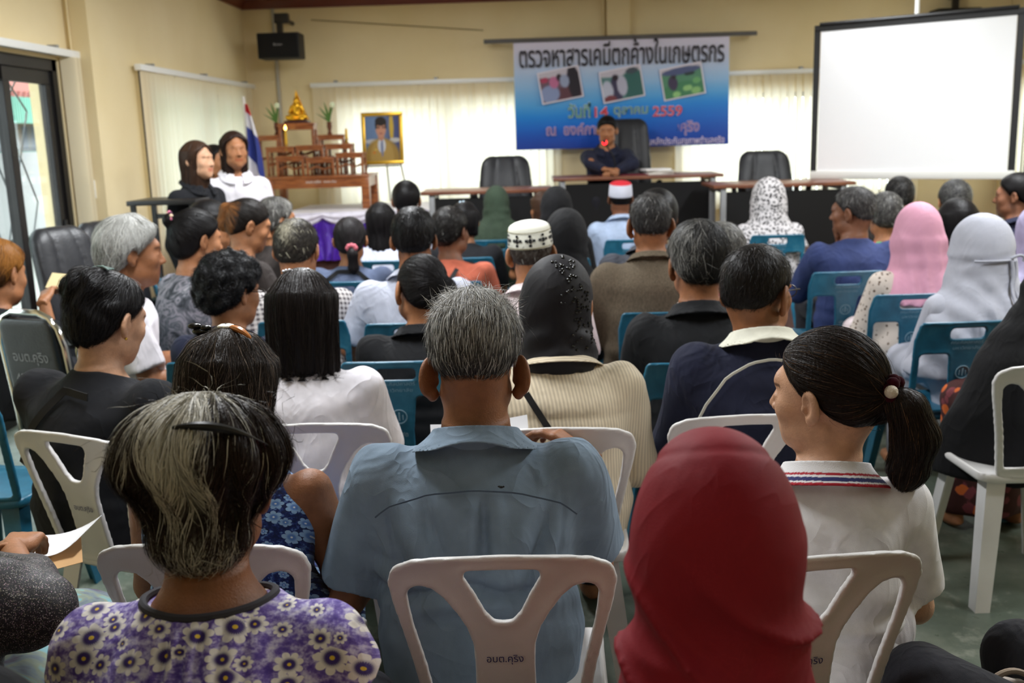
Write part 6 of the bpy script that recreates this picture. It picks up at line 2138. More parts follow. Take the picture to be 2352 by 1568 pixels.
I_clip = person('woman with short dark hair, black and ivory hair clips, in a sleeveless blue floral dress', 512, 752, DC('clip', 512, 752, .13), -3, (-4, 10, 0), 4, 1.06, 1.08, SKIN1, hth=.024, fem=True,
    hair=dict(style='bob', len=.11, th=.022, a=.094, b=.10, taper=.12, face=.03, col=cw_, capk=.55, bump=(.004, 70), bz=.3, strands=[
        dense(1.9, 5200, .10, flow_down((.01, -.03, .15), .9, 1.0, .1), K=8, lift=.006, seed=21, jit=.18, curl=.12)]),
    top=dict(mat=m_bluefl, sleeve='none', ease=.012, neck='wide', name='dress', nw=.10, nd=.05), bottom=('skirt', m_bluefl), extra=clip_extra, fat=1.15)
# ================================================================== THE AUDIENCE: SECOND TO FOURTH ROWS
def short_hair(base, grey=0.0, th=.013, D=4, n=0, greyc=(168, 166, 160), line=MALE, capk=.7, L=.03, greyfn=None, **k):
    c = haircol(base, grey=grey, greyc=greyc, greyfn=greyfn)
    return dict(style='short', th=th, line=line, nape=k.pop('nape', .6), col=c, capk=capk, strands=[dense(D, n, L, flow_down((0, -.05, .10), .8, .6, .2), K=5, lift=.006, seed=int(D * 10), jit=.3)] if n else [], **k)
def T(mat, sleeve='short', **k):
    d = dict(mat=mat, sleeve=sleeve, ease=.011); d.update(k); return d
def shirt(mat, sleeve='short', **k): return T(mat, sleeve, neck='shirt', collar='shirt', **k)
PANTS = ('trousers', m_dark)
CROWD = 'seated audience'

# --- woman in black T-shirt with a bag strap and a clipped-up tuft of hair
def tuft_extra(I):
    strap(I, [(-.165, I['hipz'] + .14), (-.09, I['hipz'] + .26), (.0, I['hipz'] + .36), (.085, I['N'].z - .035)])
    c = hp(I, (-.005, -.03, .128))
    mc = plain('grey_green_clip', (110, 128, 124), .3, .5)
    cm = MB()
    for k in range(3): cm.tube(cubicarc(c + Vector((-.045 + .02 * k, -.01, .0 + .004 * k)), c + Vector((-.01 + .014 * k, -.035, .022)), c + Vector((.045, -.012 - .01 * k, .004))), .0028, 6)
    cm.out('claw_clip', mc, I['root'])
    MB().sphere(hp(I, (.083, .0, -.045)), .0045, 8).out('earring', plain('gold_earring', (220, 180, 80), .25, .5, 1.0), I['root'])
tc = haircol((26, 24, 25), var=.5)
def tuft_shape(g, X, Y, Z):
    g = g + .007 * np.sin(X * 95 + 9 * Z + 1.5 * np.sin(Z * 60)) * np.clip((-.02 - Y) / .03, 0, 1) * np.clip((Z + .02) / .03, 0, 1) * np.clip(1 - np.abs(g) / .03, 0, 1)
    return np.maximum(g, (-.088 + .014 * np.sin(X * 170) - Z) + 0 * g)
person('woman in a plain black T-shirt with a bag strap across her back', 228, 620, DC('tuft', 228, 620, .10), -24, (-8, 18, 0), 5, 1.10, 1.28, SKIN4, hth=.020, fem=True, ears=(1.0, -.005, 30), eyes=True,
    hair=dict(style='bun', th=.014, nape=.9, line=[-.10, -.095, -.06, -.0, -.0, .02, .046, .066, .074], bun=[(-.015, -.075, .075), (.085, .060, .062)], col=tc, capk=.6, shape=tuft_shape, strands=[
        dense(2.4, 2600, .09, lambda P: np.where(P[:, 2:3] > .05, nrm(P - np.array([0, .03, .13])) * .8 + np.array([0, -.1, -.6]), np.array([0, -.1, -1.0])), K=7, lift=.008, seed=31, jit=.2, curl=.3)]),
    top=T(m_blackT, 'short', fold=backfold(.005, 16, 7)), bottom=PANTS, extra=tuft_extra, fat=1.12)
# --- woman with black bob, white blouse
bc_ = haircol((30, 25, 24), var=.45)
def bob_extra(I):
    c = hp(I, (-.01, -.04, .120))
    b_ = MB()
    for k in range(9): b_.sphere(c + Vector((-.035 + .009 * k, -.006 * (k % 2), .004 * math.sin(k))), .0048, 8)
    b_.out('bead_clip', plain('clear_beads', (214, 214, 220), .12, .7), I['root'])
person('woman with a smooth black bob in a white blouse, beaded clip on top', 688, 618, DC('bob', 688, 618, .10), 2, (0, 8, 0), 6, 1.06, 1.0, SKIN2, hth=.014, fem=True,
    hair=dict(style='bob', len=.185, th=.016, a=.096, b=.10, taper=-.02, face=.03, col=bc_, capk=.6, strands=[
        dense(2.4, 4200, .16, flow_down((0, -.0, .15), .9, 1.3, .05), K=8, lift=.003, seed=33, jit=.07)]),
    top=T(m_white, 'short', fold=backfold(.006, 14, 5), ease=.013, puff=True), bottom=('skirt', m_greyskirt), extra=bob_extra)
# --- woman in cream striped shirt, black beaded headscarf
def bead_extra(I):
    V = I['veilV']; H = I['H']; hs = I['hs']
    r = np.random.default_rng(5)
    q = (V - np.array(H)) / hs
    m = (q[:, 1] < -.03) & (np.abs(q[:, 0] - (.035 - .25 * (q[:, 2] - .05))) < .028 + .012 * np.sin(q[:, 2] * 60)) & (q[:, 2] > -.10)
    P = V[m]; b_ = MB()
    for p in P[r.integers(0, len(P), 110)]:
        b_.sphere(Vector(p) + Vector((0, -.002, 0)), .0036 * r.uniform(.6, 1.3), 6, (1.2, 1, 1))
    tag(b_.out('bead_embroidery', plain('jet_beads', (14, 14, 16), .15, .7), I['root']), kind='stuff')
    strap(I, [(-.10, I['N'].z - .06), (-.03, I['N'].z - .17), (.07, I['N'].z - .29)], wd=.009)
def cut_up(X, Y, Z, N): return (N.z - .028 + .10 * np.abs(X) - Z) + 0 * X + 0 * Y
person('woman in a cream striped shirt and a black headscarf embroidered with beads', 1278, 588, DC('beige', 1278, 588, .10), 2, (-14, 8, 6), 6, 1.12, 1.02, SKIN2, hth=.008, fem=True,
    veil=dict(mat=m_blackV, hood=(.090, .108, .108), zb=.70, cw=.14, cd=.10, amp=.004, drag=.005, dk=6, dp=1, cutz=cut_up, nk=.93),
    top=T(m_beige, 'long', neck='shirt', collar='shirt', fold=backfold(.005, 14, 3, .68), ease=.016), bottom=PANTS, extra=bead_extra, fat=1.08)
# --- man in navy jacket with cream collar and glasses
def glasses(I, mat=None, y=.098):
    mat = mat or plain('dark_spectacle_frame', (36, 32, 30), .3, .5)
    g = MB()
    for sx in (-1, 1):
        g.tube([hp(I, (sx * .033 + .024 * math.cos(a), y, .004 + .017 * math.sin(a))) for a in np.linspace(0, 2 * PI, 16, endpoint=False)], .0018, 6, True)
        g.tube([hp(I, (sx * .057, y - .004, .010)), hp(I, (sx * .076, y - .02, .012)), hp(I, (sx * .082, .01, .010)), hp(I, (sx * .081, -.012, -.008))], .0022, 6)
    g.tube([hp(I, (-.009, y + .002, .006)), hp(I, (.009, y + .002, .006))], .0018, 6)
    g.out('spectacles', mat, I['root'])
def navy_extra(I):
    glasses(I)
    L_, z0 = I['Lt'], I['hipz']
    strap(I, [(-.215, z0 + L_ * .42), (-.185, z0 + L_ * .62), (-.13, z0 + L_ * .80), (-.06, z0 + L_ * .885), (.0, z0 + L_ * .905), (.06, z0 + L_ * .885), (.13, z0 + L_ * .80), (.185, z0 + L_ * .62), (.215, z0 + L_ * .42)], 'white_piping', plain('white_piping', (220, 218, 206), .7), .0035, .004)
person('man in a navy jacket with a cream collar, white piping and glasses', 1746, 561, DC('navy', 1746, 561, .12), 2, (-46, 6, 0), 7, 1.12, 1.14, SKIN1, hth=.012, ears=(1.15, -.01, 26), hres=.0036, neck=-.03,
    hair=short_hair((30, 26, 24), .0, .012, 2.5, 2600, line=NAPEHI, nape=.5), top=T(m_navy, 'long', ease=.018, fold=backfold(.006, 12, 6), neck='shirt', collar='shirt', colmat=m_cream, col=dict(h=.052, flare=.045)), bottom=PANTS, extra=navy_extra, fat=1.05)
# --- woman in the long black veil, right edge
I_ab = person('woman in a long black veil at the right edge, brown batik skirt below', 2446, 560, DC('abaya', 2452, 600, .06), 2, (0, 6, 0), 0, 1.05, 1.05, SKIN2, hth=.008, fem=True, name='person',
    veil=dict(mat=m_abaya, hood=(.094, .112, .112), zb=.36, cw=.37, cd=.24, amp=.014, nf=11, nk=1.2, by=.08, res=.010, cone=True), bottom=('skirt', m_batik), top=T(m_abaya, 'long'))
# --- partly seen women at the left edge, front
I_gl = person('woman at the left edge in a dark glittering blouse holding a paper', -240, 905, 1.72, -14, (0, 16, 0), 6, 1.0, 1.0, SKIN2, hth=.015, fem=True,
    hair=dict(style='bob', len=.1, th=.016, col=haircol(BLK), a=.09), top=T(m_glitter, 'long', ease=.02, fold=backfold(.005, 14, 2)), bottom=('skirt', m_pastel), arms={1: lambda S, H, R, loc: (loc(at(75, 1400, 1.75)), loc(at(28, 1262, 2.0)), (0, .2, 1), loc(at(70, 1225, 2.1)) - loc(at(28, 1262, 2.0))), -1: ((-.05, .07, -.25), (.1, .2, .0))})
kraft, paper_w = plain('kraft_envelope', (190, 150, 104), .7, noise=.06), plain('white_paper', (236, 236, 240), .7)
def sheet(name, label, pts, mat, cat, curl=.02):
    a, b, c, d = [Vector(p) for p in pts]; o = (a + b + c + d) / 4
    def fn(u, v): return (a * (1 - u) * (1 - v) + b * u * (1 - v) + c * u * v + d * (1 - u) * v) - o + Vector((0, 0, curl * (2 * u - 1) ** 2))
    return tag(MB().grid(fn, 10, 4).out(name, mat, thick=.0008, loc=o), label, cat)
sheet('envelope', 'brown paper envelope under the white sheet in the lap at the left edge', [onZ(78, 1320, .60), onZ(190, 1290, .60), onZ(185, 1215, .60), onZ(70, 1260, .60)], kraft, 'envelope', .0)
sheet('paper_sheet', 'curled white sheet on the brown envelope at the left edge', [onZ(60, 1290, .615), onZ(175, 1262, .615), onZ(236, 1200, .615), onZ(75, 1245, .615)], paper_w, 'paper')
sheet('paper_sheet', 'white sheet at the bottom left corner beside the purple floral blouse', [onZ(80, 1500, .60), onZ(180, 1560, .60), onZ(200, 1470, .60), onZ(110, 1440, .60)], paper_w, 'paper', .0)
sheet('folder', 'pale paper folder held by the woman with reddish-blond hair', [at(104, 660, 4.5), at(168, 668, 4.5), at(162, 630, 4.62), at(120, 626, 4.62)], plain('pale_folder', (214, 196, 150), .7), 'folder', .0)
I_bk = person('person in black at the bottom left corner, seen only as a shoulder and sleeve', -430, 860, 1.05, -10, (0, 10, 0), 4, 1.0, 1.0, SKIN2, hth=.015, fem=True,
    hair=dict(style='bob', len=.1, th=.016, col=haircol(BLK), a=.09), top=T(m_blackT, 'long', ease=.02, fold=backfold(.004, 14, 4)), bottom=PANTS)
# --- knee at the bottom right corner
K_ = onZ(2125, 1502, .575)
I_kn = person('person in dark trousers at the bottom right corner, seen only as a knee', 0, 0, 1.05, 20, (0, 4, 0), 2, 1.0, 1.0, SKIN2, place=(K_.x + .25, K_.y - .33, 1.24), hth=.012, hair=short_hair(BLK), top=T(m_blackT, 'short'), bottom=PANTS, arms={1: ((.04, -.02, -.27), (-.05, .15, -.02)), -1: ((-.02, -.06, -.27), (.06, .10, -.06))})
def stool(I, label):
    t = thing('plastic_stool', label, 'stool', (I['org'].x, I['org'].y, 0))
    MB().lathe([(.15, .40), (.165, .41), (.165, .43), (.15, .438)], seg=24).out('seat', bpl, t)
    for k in range(4):
        a = PI / 4 + k * PI / 2; MB().tube([(.13 * math.cos(a), .13 * math.sin(a), .40), (.19 * math.cos(a), .19 * math.sin(a), 0)], [.022, .018], 8).out('leg', bpl, t)
bg_ = thing('handbag', 'pale beige fabric bag at the bottom right corner', 'bag', (onZ(2325, 1560, .53).x, onZ(2325, 1560, .53).y, .43))
f = Field(axis((-.1, .1, .008)), axis((-.06, .06, .008)), axis((-.02, .13, .008)))
f.ell((0, 0, .045), (.085, .045, .055), 0); f.ell((-.05, 0, .06), (.035, .03, .03), .02)
X, Y, Z = f.coords(); f.g = f.g + .003 * np.sin(X * 120) * np.sin(Z * 90)
V, Q = f.nets(); link('bag_body', raw_mesh('bag_body', V, Q), m_lace, bg_)
MB().tube(cubicarc((-.05, 0, .085), (0, 0, .15), (.05, 0, .085)), .006, 8).out('handle', plain('beige_strap', (190, 170, 150), .7), bg_)

# --- third row
def bunlogo(I):
    N = I['N']
    p = on_top(I, .07, N.z - .125, .0025)
    link('logo', text_mesh('LACOSTE', .062, height=.012), plain('lime_print', (150, 176, 60), .6), I['root'], p, (PI / 2 + .15, 0, 0))
    b_ = MB().tube([(-.016, 0, 0), (-.006, 0, .003), (.004, 0, .001), (.016, 0, .005)], [.001, .004, .0045, .002], 6).tube([(.004, 0, 0), (.012, 0, -.003)], .0015, 5)
    b_.out('badge', plain('pale_green_patch', (150, 168, 172), .6), I['root'], loc=p + Vector((0, -.001, .016)))
bn = haircol((28, 26, 27), var=.4)
person('woman in a black polo shirt with a small lime-green print, hair in a low knot', 962, 586, DC('bun', 962, 586, .10), 4, (22, 8, 8), 5, 1.06, 1.06, SKIN2, hth=.010, fem=True, ears=(1.2, -.008, 26), hres=.004,
    hair=dict(style='bun', th=.012, nape=.8, bun=[(.045, -.105, .03), (.026, .024, .028), (.066, -.118, .000), (.03, .03, .045)], col=bn, capk=.6, strands=[
        dense(3.1, 2200, .11, flow_to((.04, -.11, .03)), K=7, lift=.002, seed=41, jit=.05)]),
    top=T(m_blackP, 'short', neck='shirt', collar='polo', fold=backfold(.005, 14, 8), col=dict(h=.04)), bottom=PANTS, extra=bunlogo, fat=1.08)
person('greying man with swept-back hair in a black polo shirt', 1605, 504, DC('polo', 1605, 504, .10), -2, (8, 4, 0), 6, 1.16, 1.12, SKIN1, hth=.018, ears=(1.1, -.01, 24), hres=.0042,
    hair=short_hair((34, 33, 33), .12, .020, 2.9, 2600, greyfn=lambda P: .06 - 3.4 * P[:, 0] + .5 * P[:, 2], L=.06, line=[-.066, -.06, -.03, .0, -.004, .02, .045, .066, .074], nape=.9, greyc=(142, 140, 136)), top=T(m_blackP, 'short', neck='shirt', collar='polo', fold=backfold(.005, 14, 3), col=dict(h=.05, flare=.03)), bottom=PANTS, fat=1.06)
def curlyshape(g, X, Y, Z):
    return g - .006 * (1.3 * wob(X, Y, Z, 110, 3) + wob(X, Y, Z, 190, 4)) * np.clip(1 - np.abs(g) / .03, 0, 1)
person('woman with short curly black hair and glasses in a dark top', 520, 578, DC('curly', 520, 578, .10), -10, (-28, 10, 0), 4, 1.08, 1.0, SKIN2, hth=.032, fem=True,
    hair=dict(style='short', th=.034, line=[-.09, -.085, -.05, -.01, .0, .02, .046, .066, .074], nape=.7, col=haircol((24, 24, 26), var=.5), capk=.8, shape=curlyshape, strands=[
        dense(3.1, 3000, .05, lambda P: nrm(P), K=8, lift=.010, seed=44, jit=.8, curl=1.6)]),
    top=T(m_navysh, 'long', neck='shirt', collar='shirt'), bottom=PANTS, extra=glasses)
I_old = person('grey-haired lady in white facing right with a clear bag strap over her shoulder', 284, 493, 4.1, -62, (0, 6, 0), 6, 1.18, 1.06, SKIN1, hth=.022, fem=True, eyes=True,
    hair=dict(style='short', th=.024, line=[-.09, -.085, -.05, -.006, .0, .02, .046, .068, .076], nape=.7, wide=1.05, col=haircol((120, 118, 116), grey=.6, greyc=(184, 184, 180), greyfn=lambda P: .45 + 5 * (P[:, 2] + .02)), capk=.75, bump=(.004, 60), strands=[
        dense(3.8, 2200, .07, flow_down((0, -.03, .13), .9, .8, .1), K=7, lift=.006, seed=46, jit=.2, curl=.35)]),
    top=T(m_white, 'short', ease=.02, neck='wide', nw=.09, nd=.045, fold=backfold(.006, 14, 2), name='blouse'), bottom=('skirt', m_white), fat=1.15,
    arms={1: ((.06, .06, -.25), (-.05, .21, .03)), -1: ((-.05, .06, -.25), (.08, .2, .02))}, extra=lambda I: (strap(I, [(.11, I['N'].z - .05), (.02, I['N'].z - .16), (-.1, I['N'].z - .30)], 'sash', plain('pale_yellow_band', (214, 196, 140), .6), .008)))
stool(I_old, 'low blue plastic stool under the grey-haired lady in white')
person('woman with reddish-blond hair in a black suit jacket at the left edge', -20, 548, 4.35, -12, (-8, 12, 0), 4, 1.2, 1.2, SKIN2, hth=.018, fem=True,
    hair=dict(style='short', th=.020, line=[-.08, -.075, -.05, -.004, .0, .02, .046, .066, .074], nape=.7, col=haircol((70, 44, 24), grey=.5, greyc=(170, 112, 50), greyfn=lambda P: .9 * np.clip((P[:, 2] + .01) / .05, 0, 1)), strands=[dense(3.4, 1500, .07, flow_down((.0, .0, .13), .8, .8), K=6, lift=.006, seed=47, jit=.25)]),
    top=T(m_blackT, 'long', ease=.016, neck='shirt', collar='shirt'), bottom=PANTS, fat=1.1, arms={1: lambda S, H, R, loc: (S + Vector((.07, .05, -.25)), loc(at(100, 690, 4.42)), (-.5, .2, 1), loc(at(112, 662, 4.5)) - loc(at(100, 690, 4.42)))})
person('man with a greying crown in a checked shirt', 675, 502, DC('plaid', 675, 502, .10), 0, (-4, 12, 0), 6, 1.14, 1.12, SKIN2, hth=.014,
    hair=short_hair((40, 35, 32), .05, .014, 3.6, 1500, greyc=(176, 170, 150), greyfn=lambda P: .9 * np.exp(-((P[:, 0] + .012) / .035) ** 2 - ((P[:, 2] - .085) / .045) ** 2) + .04), top=shirt(m_plaid, fold=backfold(.005, 16, 5), puff=True), bottom=PANTS)
person('man in a brown tweed jacket with cropped greying hair', 1494, 443, DC('tweed', 1494, 443, .10), -2, (2, 4, 0), 5, 1.08, 1.12, SKIN1, hth=.011, ears=(1.2, -.012, 30), hres=.0055,
    hair=short_hair((46, 44, 44), .12, .011, 3.8, 1800, line=NAPEHI, greyc=(130, 128, 126), nape=.5), top=T(m_tweed, 'long', ease=.022, neck='shirt', collar='shirt', fold=backfold(.006, 12, 2), col=dict(h=.03, flare=.02)), bottom=PANTS, fat=1.05)
person('grey-haired person in a pink print shirt almost hidden behind the man in the black polo', 1658, 508, 4.0, 0, (0, 4, 0), 4, 1.08, .88, SKIN2, chair=True, hth=.018,
    hair=short_hair((56, 54, 54), .35, .018, 4, 900), top=T(m_pinkpr, 'short'), bottom=PANTS)
def capw(a, z, k):
    if k < 2: return (226, 226, 214)
    if k > 4: return (236, 236, 228)
    return (228, 228, 216)
def cap_extra(I):
    r = MB(); s, H, R = I['hs'], I['H'], (I['R'] @ Matrix.Rotation(math.radians(8), 3, 'X'))
    def P(a, z, o=.0015):
        q = 1.0 - .05 * np.clip((z - .06) / .04, 0, 1)
        return H + R @ Vector(((.084 * q + o) * s * math.sin(a), -.014 * s - (.101 * q + o) * s * math.cos(a), z * s))
    for k in range(9):
        c = (k - 4) * .62 + .05
        for da, dz, sa, sz in ((0, .065, .075, .010), (0, .082, .07, .006), (0, .048, .07, .006), (.19, .066, .05, .006), (-.19, .066, .05, .006), (.12, .066, .02, .009), (-.12, .066, .02, .009)):
            r.poly([P(c + da - sa, dz - sz * .5), P(c + da, dz - sz), P(c + da + sa, dz - sz * .5), P(c + da + sa, dz + sz * .5), P(c + da, dz + sz), P(c + da - sa, dz + sz * .5)])
    r.out('cap_pattern', plain('black_knit', (26, 26, 28), .9), I['root'], smooth=False)
    b_ = MB()
    for z in (.036, .094): b_.tube([P(a, z, .0005) for a in np.linspace(0, 2 * PI, 40, endpoint=False)], .0012 * s, 5, True)
    b_.out('cap_piping', plain('olive_thread', (120, 110, 60), .9), I['root'])
wcap_m = tint_mat('knitted_cap_wool', .9)
person('man in a pale pink shirt and a white knitted cap with a black pattern', 1218, 504, 4.1, 0, (-2, 4, -3), 5, 1.08, 1.05, SKIN2, chair=True, hth=.014, ears=(1.1, -.006, 28), hres=.0055,
    hair=short_hair((54, 44, 38), .1, .008, 4.1, 600, line=NAPEHI), cap=dict(mat=wcap_m, colf=capw, tilt=6), top=shirt(m_pinksh, fold=backfold(.005, 14, 4)), bottom=PANTS, extra=cap_extra)
# --- fourth row and beyond
def pink_scrunchie(I):
    t = hp(I, (.018, -.125, -.035)); s_ = MB()
    for k in range(8):
        a = 2 * PI * k / 8; s_.sphere(t + Vector((.022 * math.cos(a), 0, .014 * math.sin(a))), .014, 8)
    s_.out('scrunchie', plain('dusty_pink_cloth', (196, 104, 116), .9), I['root'])
person('woman with a low ponytail in a pink scrunchie and a slate-blue top', 800, 498, DC('scrunchie', 800, 498, .10), -2, (6, 4, 0), 5, 1.06, 1.08, SKIN2, hth=.012, fem=True,
    hair=dict(style='tail', th=.013, col=haircol((36, 33, 34)), capk=.85, tail=[(.012, -.105, -.02), (.022, -.135, -.07), (.024, -.120, -.15), (.02, -.11, -.19)], tr=[.02, .026, .028, .012], strands=[dense(4.4, 900, .1, flow_to((.015, -.12, -.035)), K=6, lift=.002, seed=51, jit=.06)]),
    top=T(m_slate, 'short', fold=backfold(.004, 14, 5)), bottom=PANTS, extra=lambda I: (pink_scrunchie(I), strap(I, [(-.13, I['N'].z - .07), (-.05, I['N'].z - .012), (.06, I['N'].z - .012), (.14, I['N'].z - .075)], 'dark_collar', black_strap, .012)), fat=1.05)
person('black-haired man in a pale grey shirt with his arm bent', 946, 474, 4.35, 2, (0, 6, 0), 5, 1.1, 1.15, SKIN1, chair=True, hth=.015, ears=(1.0, -.008, 26),
    hair=short_hair(BLK, .0, .015, 4, 1300), top=shirt(m_greysh, fold=backfold(.006, 12, 3), puff=True), bottom=PANTS, arms={-1: ((-.115, .04, -.24), (.12, .22, .05)), 1: ((.10, .05, -.24), (-.08, .22, .0))})
person('woman in an orange-red shirt with a dark strap across her back, head turned right', 1032, 474, DC('orange', 1032, 474, .08), -8, (-24, 6, 0), 5, 1.10, 1.10, SKIN3, hth=.015, fem=True,
    hair=short_hair((28, 25, 24), .02, .016, 4.5, 1000, line=FEM, nape=.9), top=T(m_orange, 'long', neck='shirt', fold=backfold(.006, 12, 7)), bottom=PANTS, extra=lambda I: strap(I, [(-.08, I['N'].z - .27), (.0, I['N'].z - .14), (.06, I['N'].z - .03)]))
person('person in black with a sparkling hair clip and a yellow emblem on the back', 1066, 462, DC('emblem', 1066, 462, .05), 0, (-6, 8, 0), 4, 1.02, 1.05, SKIN2, hth=.018, fem=True,
    hair=dict(style='bob', len=.10, th=.018, a=.088, col=haircol(BLK), capk=.8), top=T(m_blackT, 'short'), bottom=PANTS,
    extra=lambda I: (MB().sphere(hp(I, (-.02, -.05, .122)), .008, 8).sphere(hp(I, (.0, -.05, .124)), .008, 8).out('sparkle_clip', plain('crystal', (190, 214, 230), .1, .8), I['root']),
        MB().tube([on_top(I, .1 + .025 * math.cos(a), I['N'].z - .12 + .025 * math.sin(a), .004) for a in np.linspace(-2.2, 2.2, 14)], .006, 6).out('emblem', plain('yellow_print', (190, 170, 60), .7), I['root'])))
person('woman with long straight black hair in a pale grey top', 872, 464, DC('longhair', 872, 464, .08), 0, (0, 2, 0), 4, 1.02, .98, SKIN2, hth=.012, fem=True,
    hair=dict(style='long', len=.24, th=.014, a=.088, taper=.25, back=-.05, col=haircol(BLK), capk=.8, strands=[dense(5, 900, .2, flow_down((0, 0, .15), .7, 1.3), K=6, lift=.003, seed=53, jit=.05)]), top=T(m_greysh, 'short'), bottom=PANTS)
person('black-haired man in the front row before the purple drape', 931, 414, 7.0, 0, (0, 2, 0), 3, 1.12, 1.05, SKIN1, chair=True, hth=.015, hair=short_hair(BLK, 0, .017, 6), top=T(m_greysh, 'short'), bottom=PANTS)
person('woman in a dark green headscarf and cape', 1139, 428, DC('green', 1139, 428, .05), 0, (0, 4, 0), 4, .98, 1.0, SKIN2, hth=.006, fem=True, veil=dict(mat=m_greenV, zb=.74, cw=.24, cd=.15, amp=.008), top=T(m_greenV, 'long'), bottom=('skirt', m_greenV))
person('woman with long brown hair beside the black headscarf in the front row', 1246, 438, 7.1, 6, (24, 4, 0), 3, .98, .95, SKIN2, hth=.014, fem=True, hair=dict(style='long', len=.22, th=.014, col=haircol((62, 42, 30)), capk=.9), top=T(m_brownbl, 'short'), bottom=PANTS)
person('woman in a black headscarf sitting before the left desk', 1277, 430, 6.3, 0, (0, 4, 0), 3, 1.04, .95, SKIN2, chair=True, hth=.006, fem=True, veil=dict(mat=m_abaya, zb=.72, cw=.22, cd=.15), top=T(m_abaya, 'long'), bottom=PANTS)
person('woman in a black headscarf behind the white cap', 1300, 482, 5.0, 0, (-6, 6, 0), 4, 1.12, 1.0, SKIN2, chair=True, hth=.006, fem=True, veil=dict(mat=m_abaya, zb=.66, cw=.22, cd=.15), top=T(m_abaya, 'long'), bottom=('skirt', m_abaya))
def capr(a, z, k): return (196, 40, 52) if k > 3 else (206, 208, 222)
person('man in a light blue shirt and a red-topped white cap', 1425, 416, DC('redcap', 1425, 416, .05), 2, (0, 2, 0), 3, 1.0, 1.05, SKIN3, hth=.014, hair=short_hair(BLK, 0, .008, 6, line=NAPEHI), cap=dict(mat=wcap_m, colf=capr, z=(.026, .108, .028)), top=shirt(m_ltblue), bottom=PANTS)
person('dark-haired person in a dark grey jacket mostly hidden by the tweed jacket', 1508, 432, 5.15, 0, (6, 4, 0), 4, 1.14, 1.15, SKIN3, chair=True, hth=.022, dx=.04, hair=short_hair(BLK, 0, .024, 5), top=T(m_dkgrey, 'long', neck='shirt', collar='shirt'), bottom=PANTS)
person('woman in a black-and-white spotted headscarf', 1766, 412, DC('spots', 1766, 412, .05), 0, (6, 4, 0), 3, 1.2, 1.08, SKIN2, hth=.006, fem=True, veil=dict(mat=m_leopard, zb=.70, cw=.26, cd=.17, amp=.006, hood=(.100, .116, .118), cone=True), top=T(m_leopard, 'long'), bottom=('skirt', m_abaya))
I_sw = person('man in a blue sweater resting his chin on his hand, looking left', 1962, 428, DC('sweater', 1962, 428, .10), 2, (52, 4, 0), 6, 1.10, 1.14, SKIN3, hth=.011, eyes=True, ears=(1.05, -.006, 28), hres=.0060,
    hair=short_hair((52, 50, 50), .22, .012, 4.6, 1300, line=NAPEHI, greyc=(120, 118, 116)), top=T(m_bluesw, 'long', ease=.018, neck='crew', fold=backfold(.006, 11, 9)), bottom=PANTS, arms={-1: lambda S, H, R, loc: (S + Vector((-.06, .17, -.21)), H + R @ Vector((.012, .075, -.175)), R @ Vector((0, 1, .2)), R @ Vector((.05, .25, 1))), 1: ((.06, .07, -.25), (-.1, .2, .02))})
def pk_cut(X, Y, Z, N): return (N.z - .20 + .35 * np.abs(X - .03) - Z) + 0 * X + 0 * Y
def pk_extra(g, X, Y, Z, I):
    H = I['H']; x, z = X - H.x, Z - H.z
    return g + .009 * np.clip((.05 - z) / .12, 0, 1) * np.clip((.0 - (Y - H.y)) / .05, 0, 1) * (1.5 * np.abs(np.sin((x - .03 + .12 * z) * 46)) - .9)
person('woman in a pink headscarf and a cream lace blouse with brown spots', 2113, 470, DC('pink', 2113, 470, .08), 4, (-8, 4, 0), 4, 1.16, 1.02, SKIN2, hth=.008, fem=True,
    veil=dict(mat=m_pinkV, hood=(.092, .110, .116), zb=.73, cw=.235, cd=.165, cone=True, amp=.014, nf=10, cutz=pk_cut, drag=.003, dk=1.2, extra=pk_extra), top=T(m_lace, 'long', ease=.02, puff=True, name='blouse'), bottom=('skirt', m_pinksh))
def ties(I):
    N, H = I['N'], I['H']
    V = I['veilV']
    def bk(x, z, o=.004):
        m = (np.abs(V[:, 0] - x) < .02) & (np.abs(V[:, 2] - z) < .02)
        return Vector((x, (V[m][:, 1].min() if m.any() else -.1) - o, z))
    z0 = H.z - .025
    mb = MB().tube([bk(x, z0 + .02 * (x + .1), .003) for x in np.linspace(-.085, .06, 14)], .0055, 6)
    c = bk(.05, z0 + .01, .008)
    mb.tube(cubicarc(c, c + Vector((.05, -.015, .03)), c + Vector((.045, -.01, -.012))), .006, 6)
    mb.tube([bk(.052 + .006 * math.sin(k), z0 - .03 * k, .006) for k in range(0, 8)], .0065, 6)
    mb.tube([bk(.066 + .006 * math.sin(k * 1.3), z0 - .028 * k, .008) for k in range(0, 6)], .0065, 6)
    mb.out('veil_ties', m_greyV, I['root'])
def gv_extra(g, X, Y, Z, I):
    H = I['H']; z = Z - H.z; x = X - H.x
    tie = .010 * np.exp(-((z + .02 - .15 * x) / .014) ** 2)
    return g + tie + .006 * np.sin((x * .75 + z * .9) * 62 + 2 * np.sin(x * 9)) * np.clip((-.04 - z) / .12, 0, 1)
person('woman in a long grey veil tied behind the head with ribbons', 2258, 498, DC('greyveil', 2258, 498, .06), 4, (14, 4, 0), 4, 1.12, 1.02, SKIN2, hth=.008, fem=True,
    veil=dict(mat=m_greyV, hood=(.100, .116, .118), zb=.55, cw=.30, cd=.20, amp=.014, nf=12, cone=True, drag=.002, extra=gv_extra, by=.03, nk=1.1), top=T(m_greyV, 'long'), bottom=('skirt', m_greyV), extra=ties)
person('woman with dark hair in a bright green, orange and pink print', 2036, 440, 6.3, -4, (0, 6, 0), 4, 1.18, 1.1, SKIN2, chair=True, hth=.018, fem=True, hair=short_hair((44, 42, 42), .15, .020, 5.5, 600, line=FEM), top=T(m_colour, 'short'), bottom=PANTS)
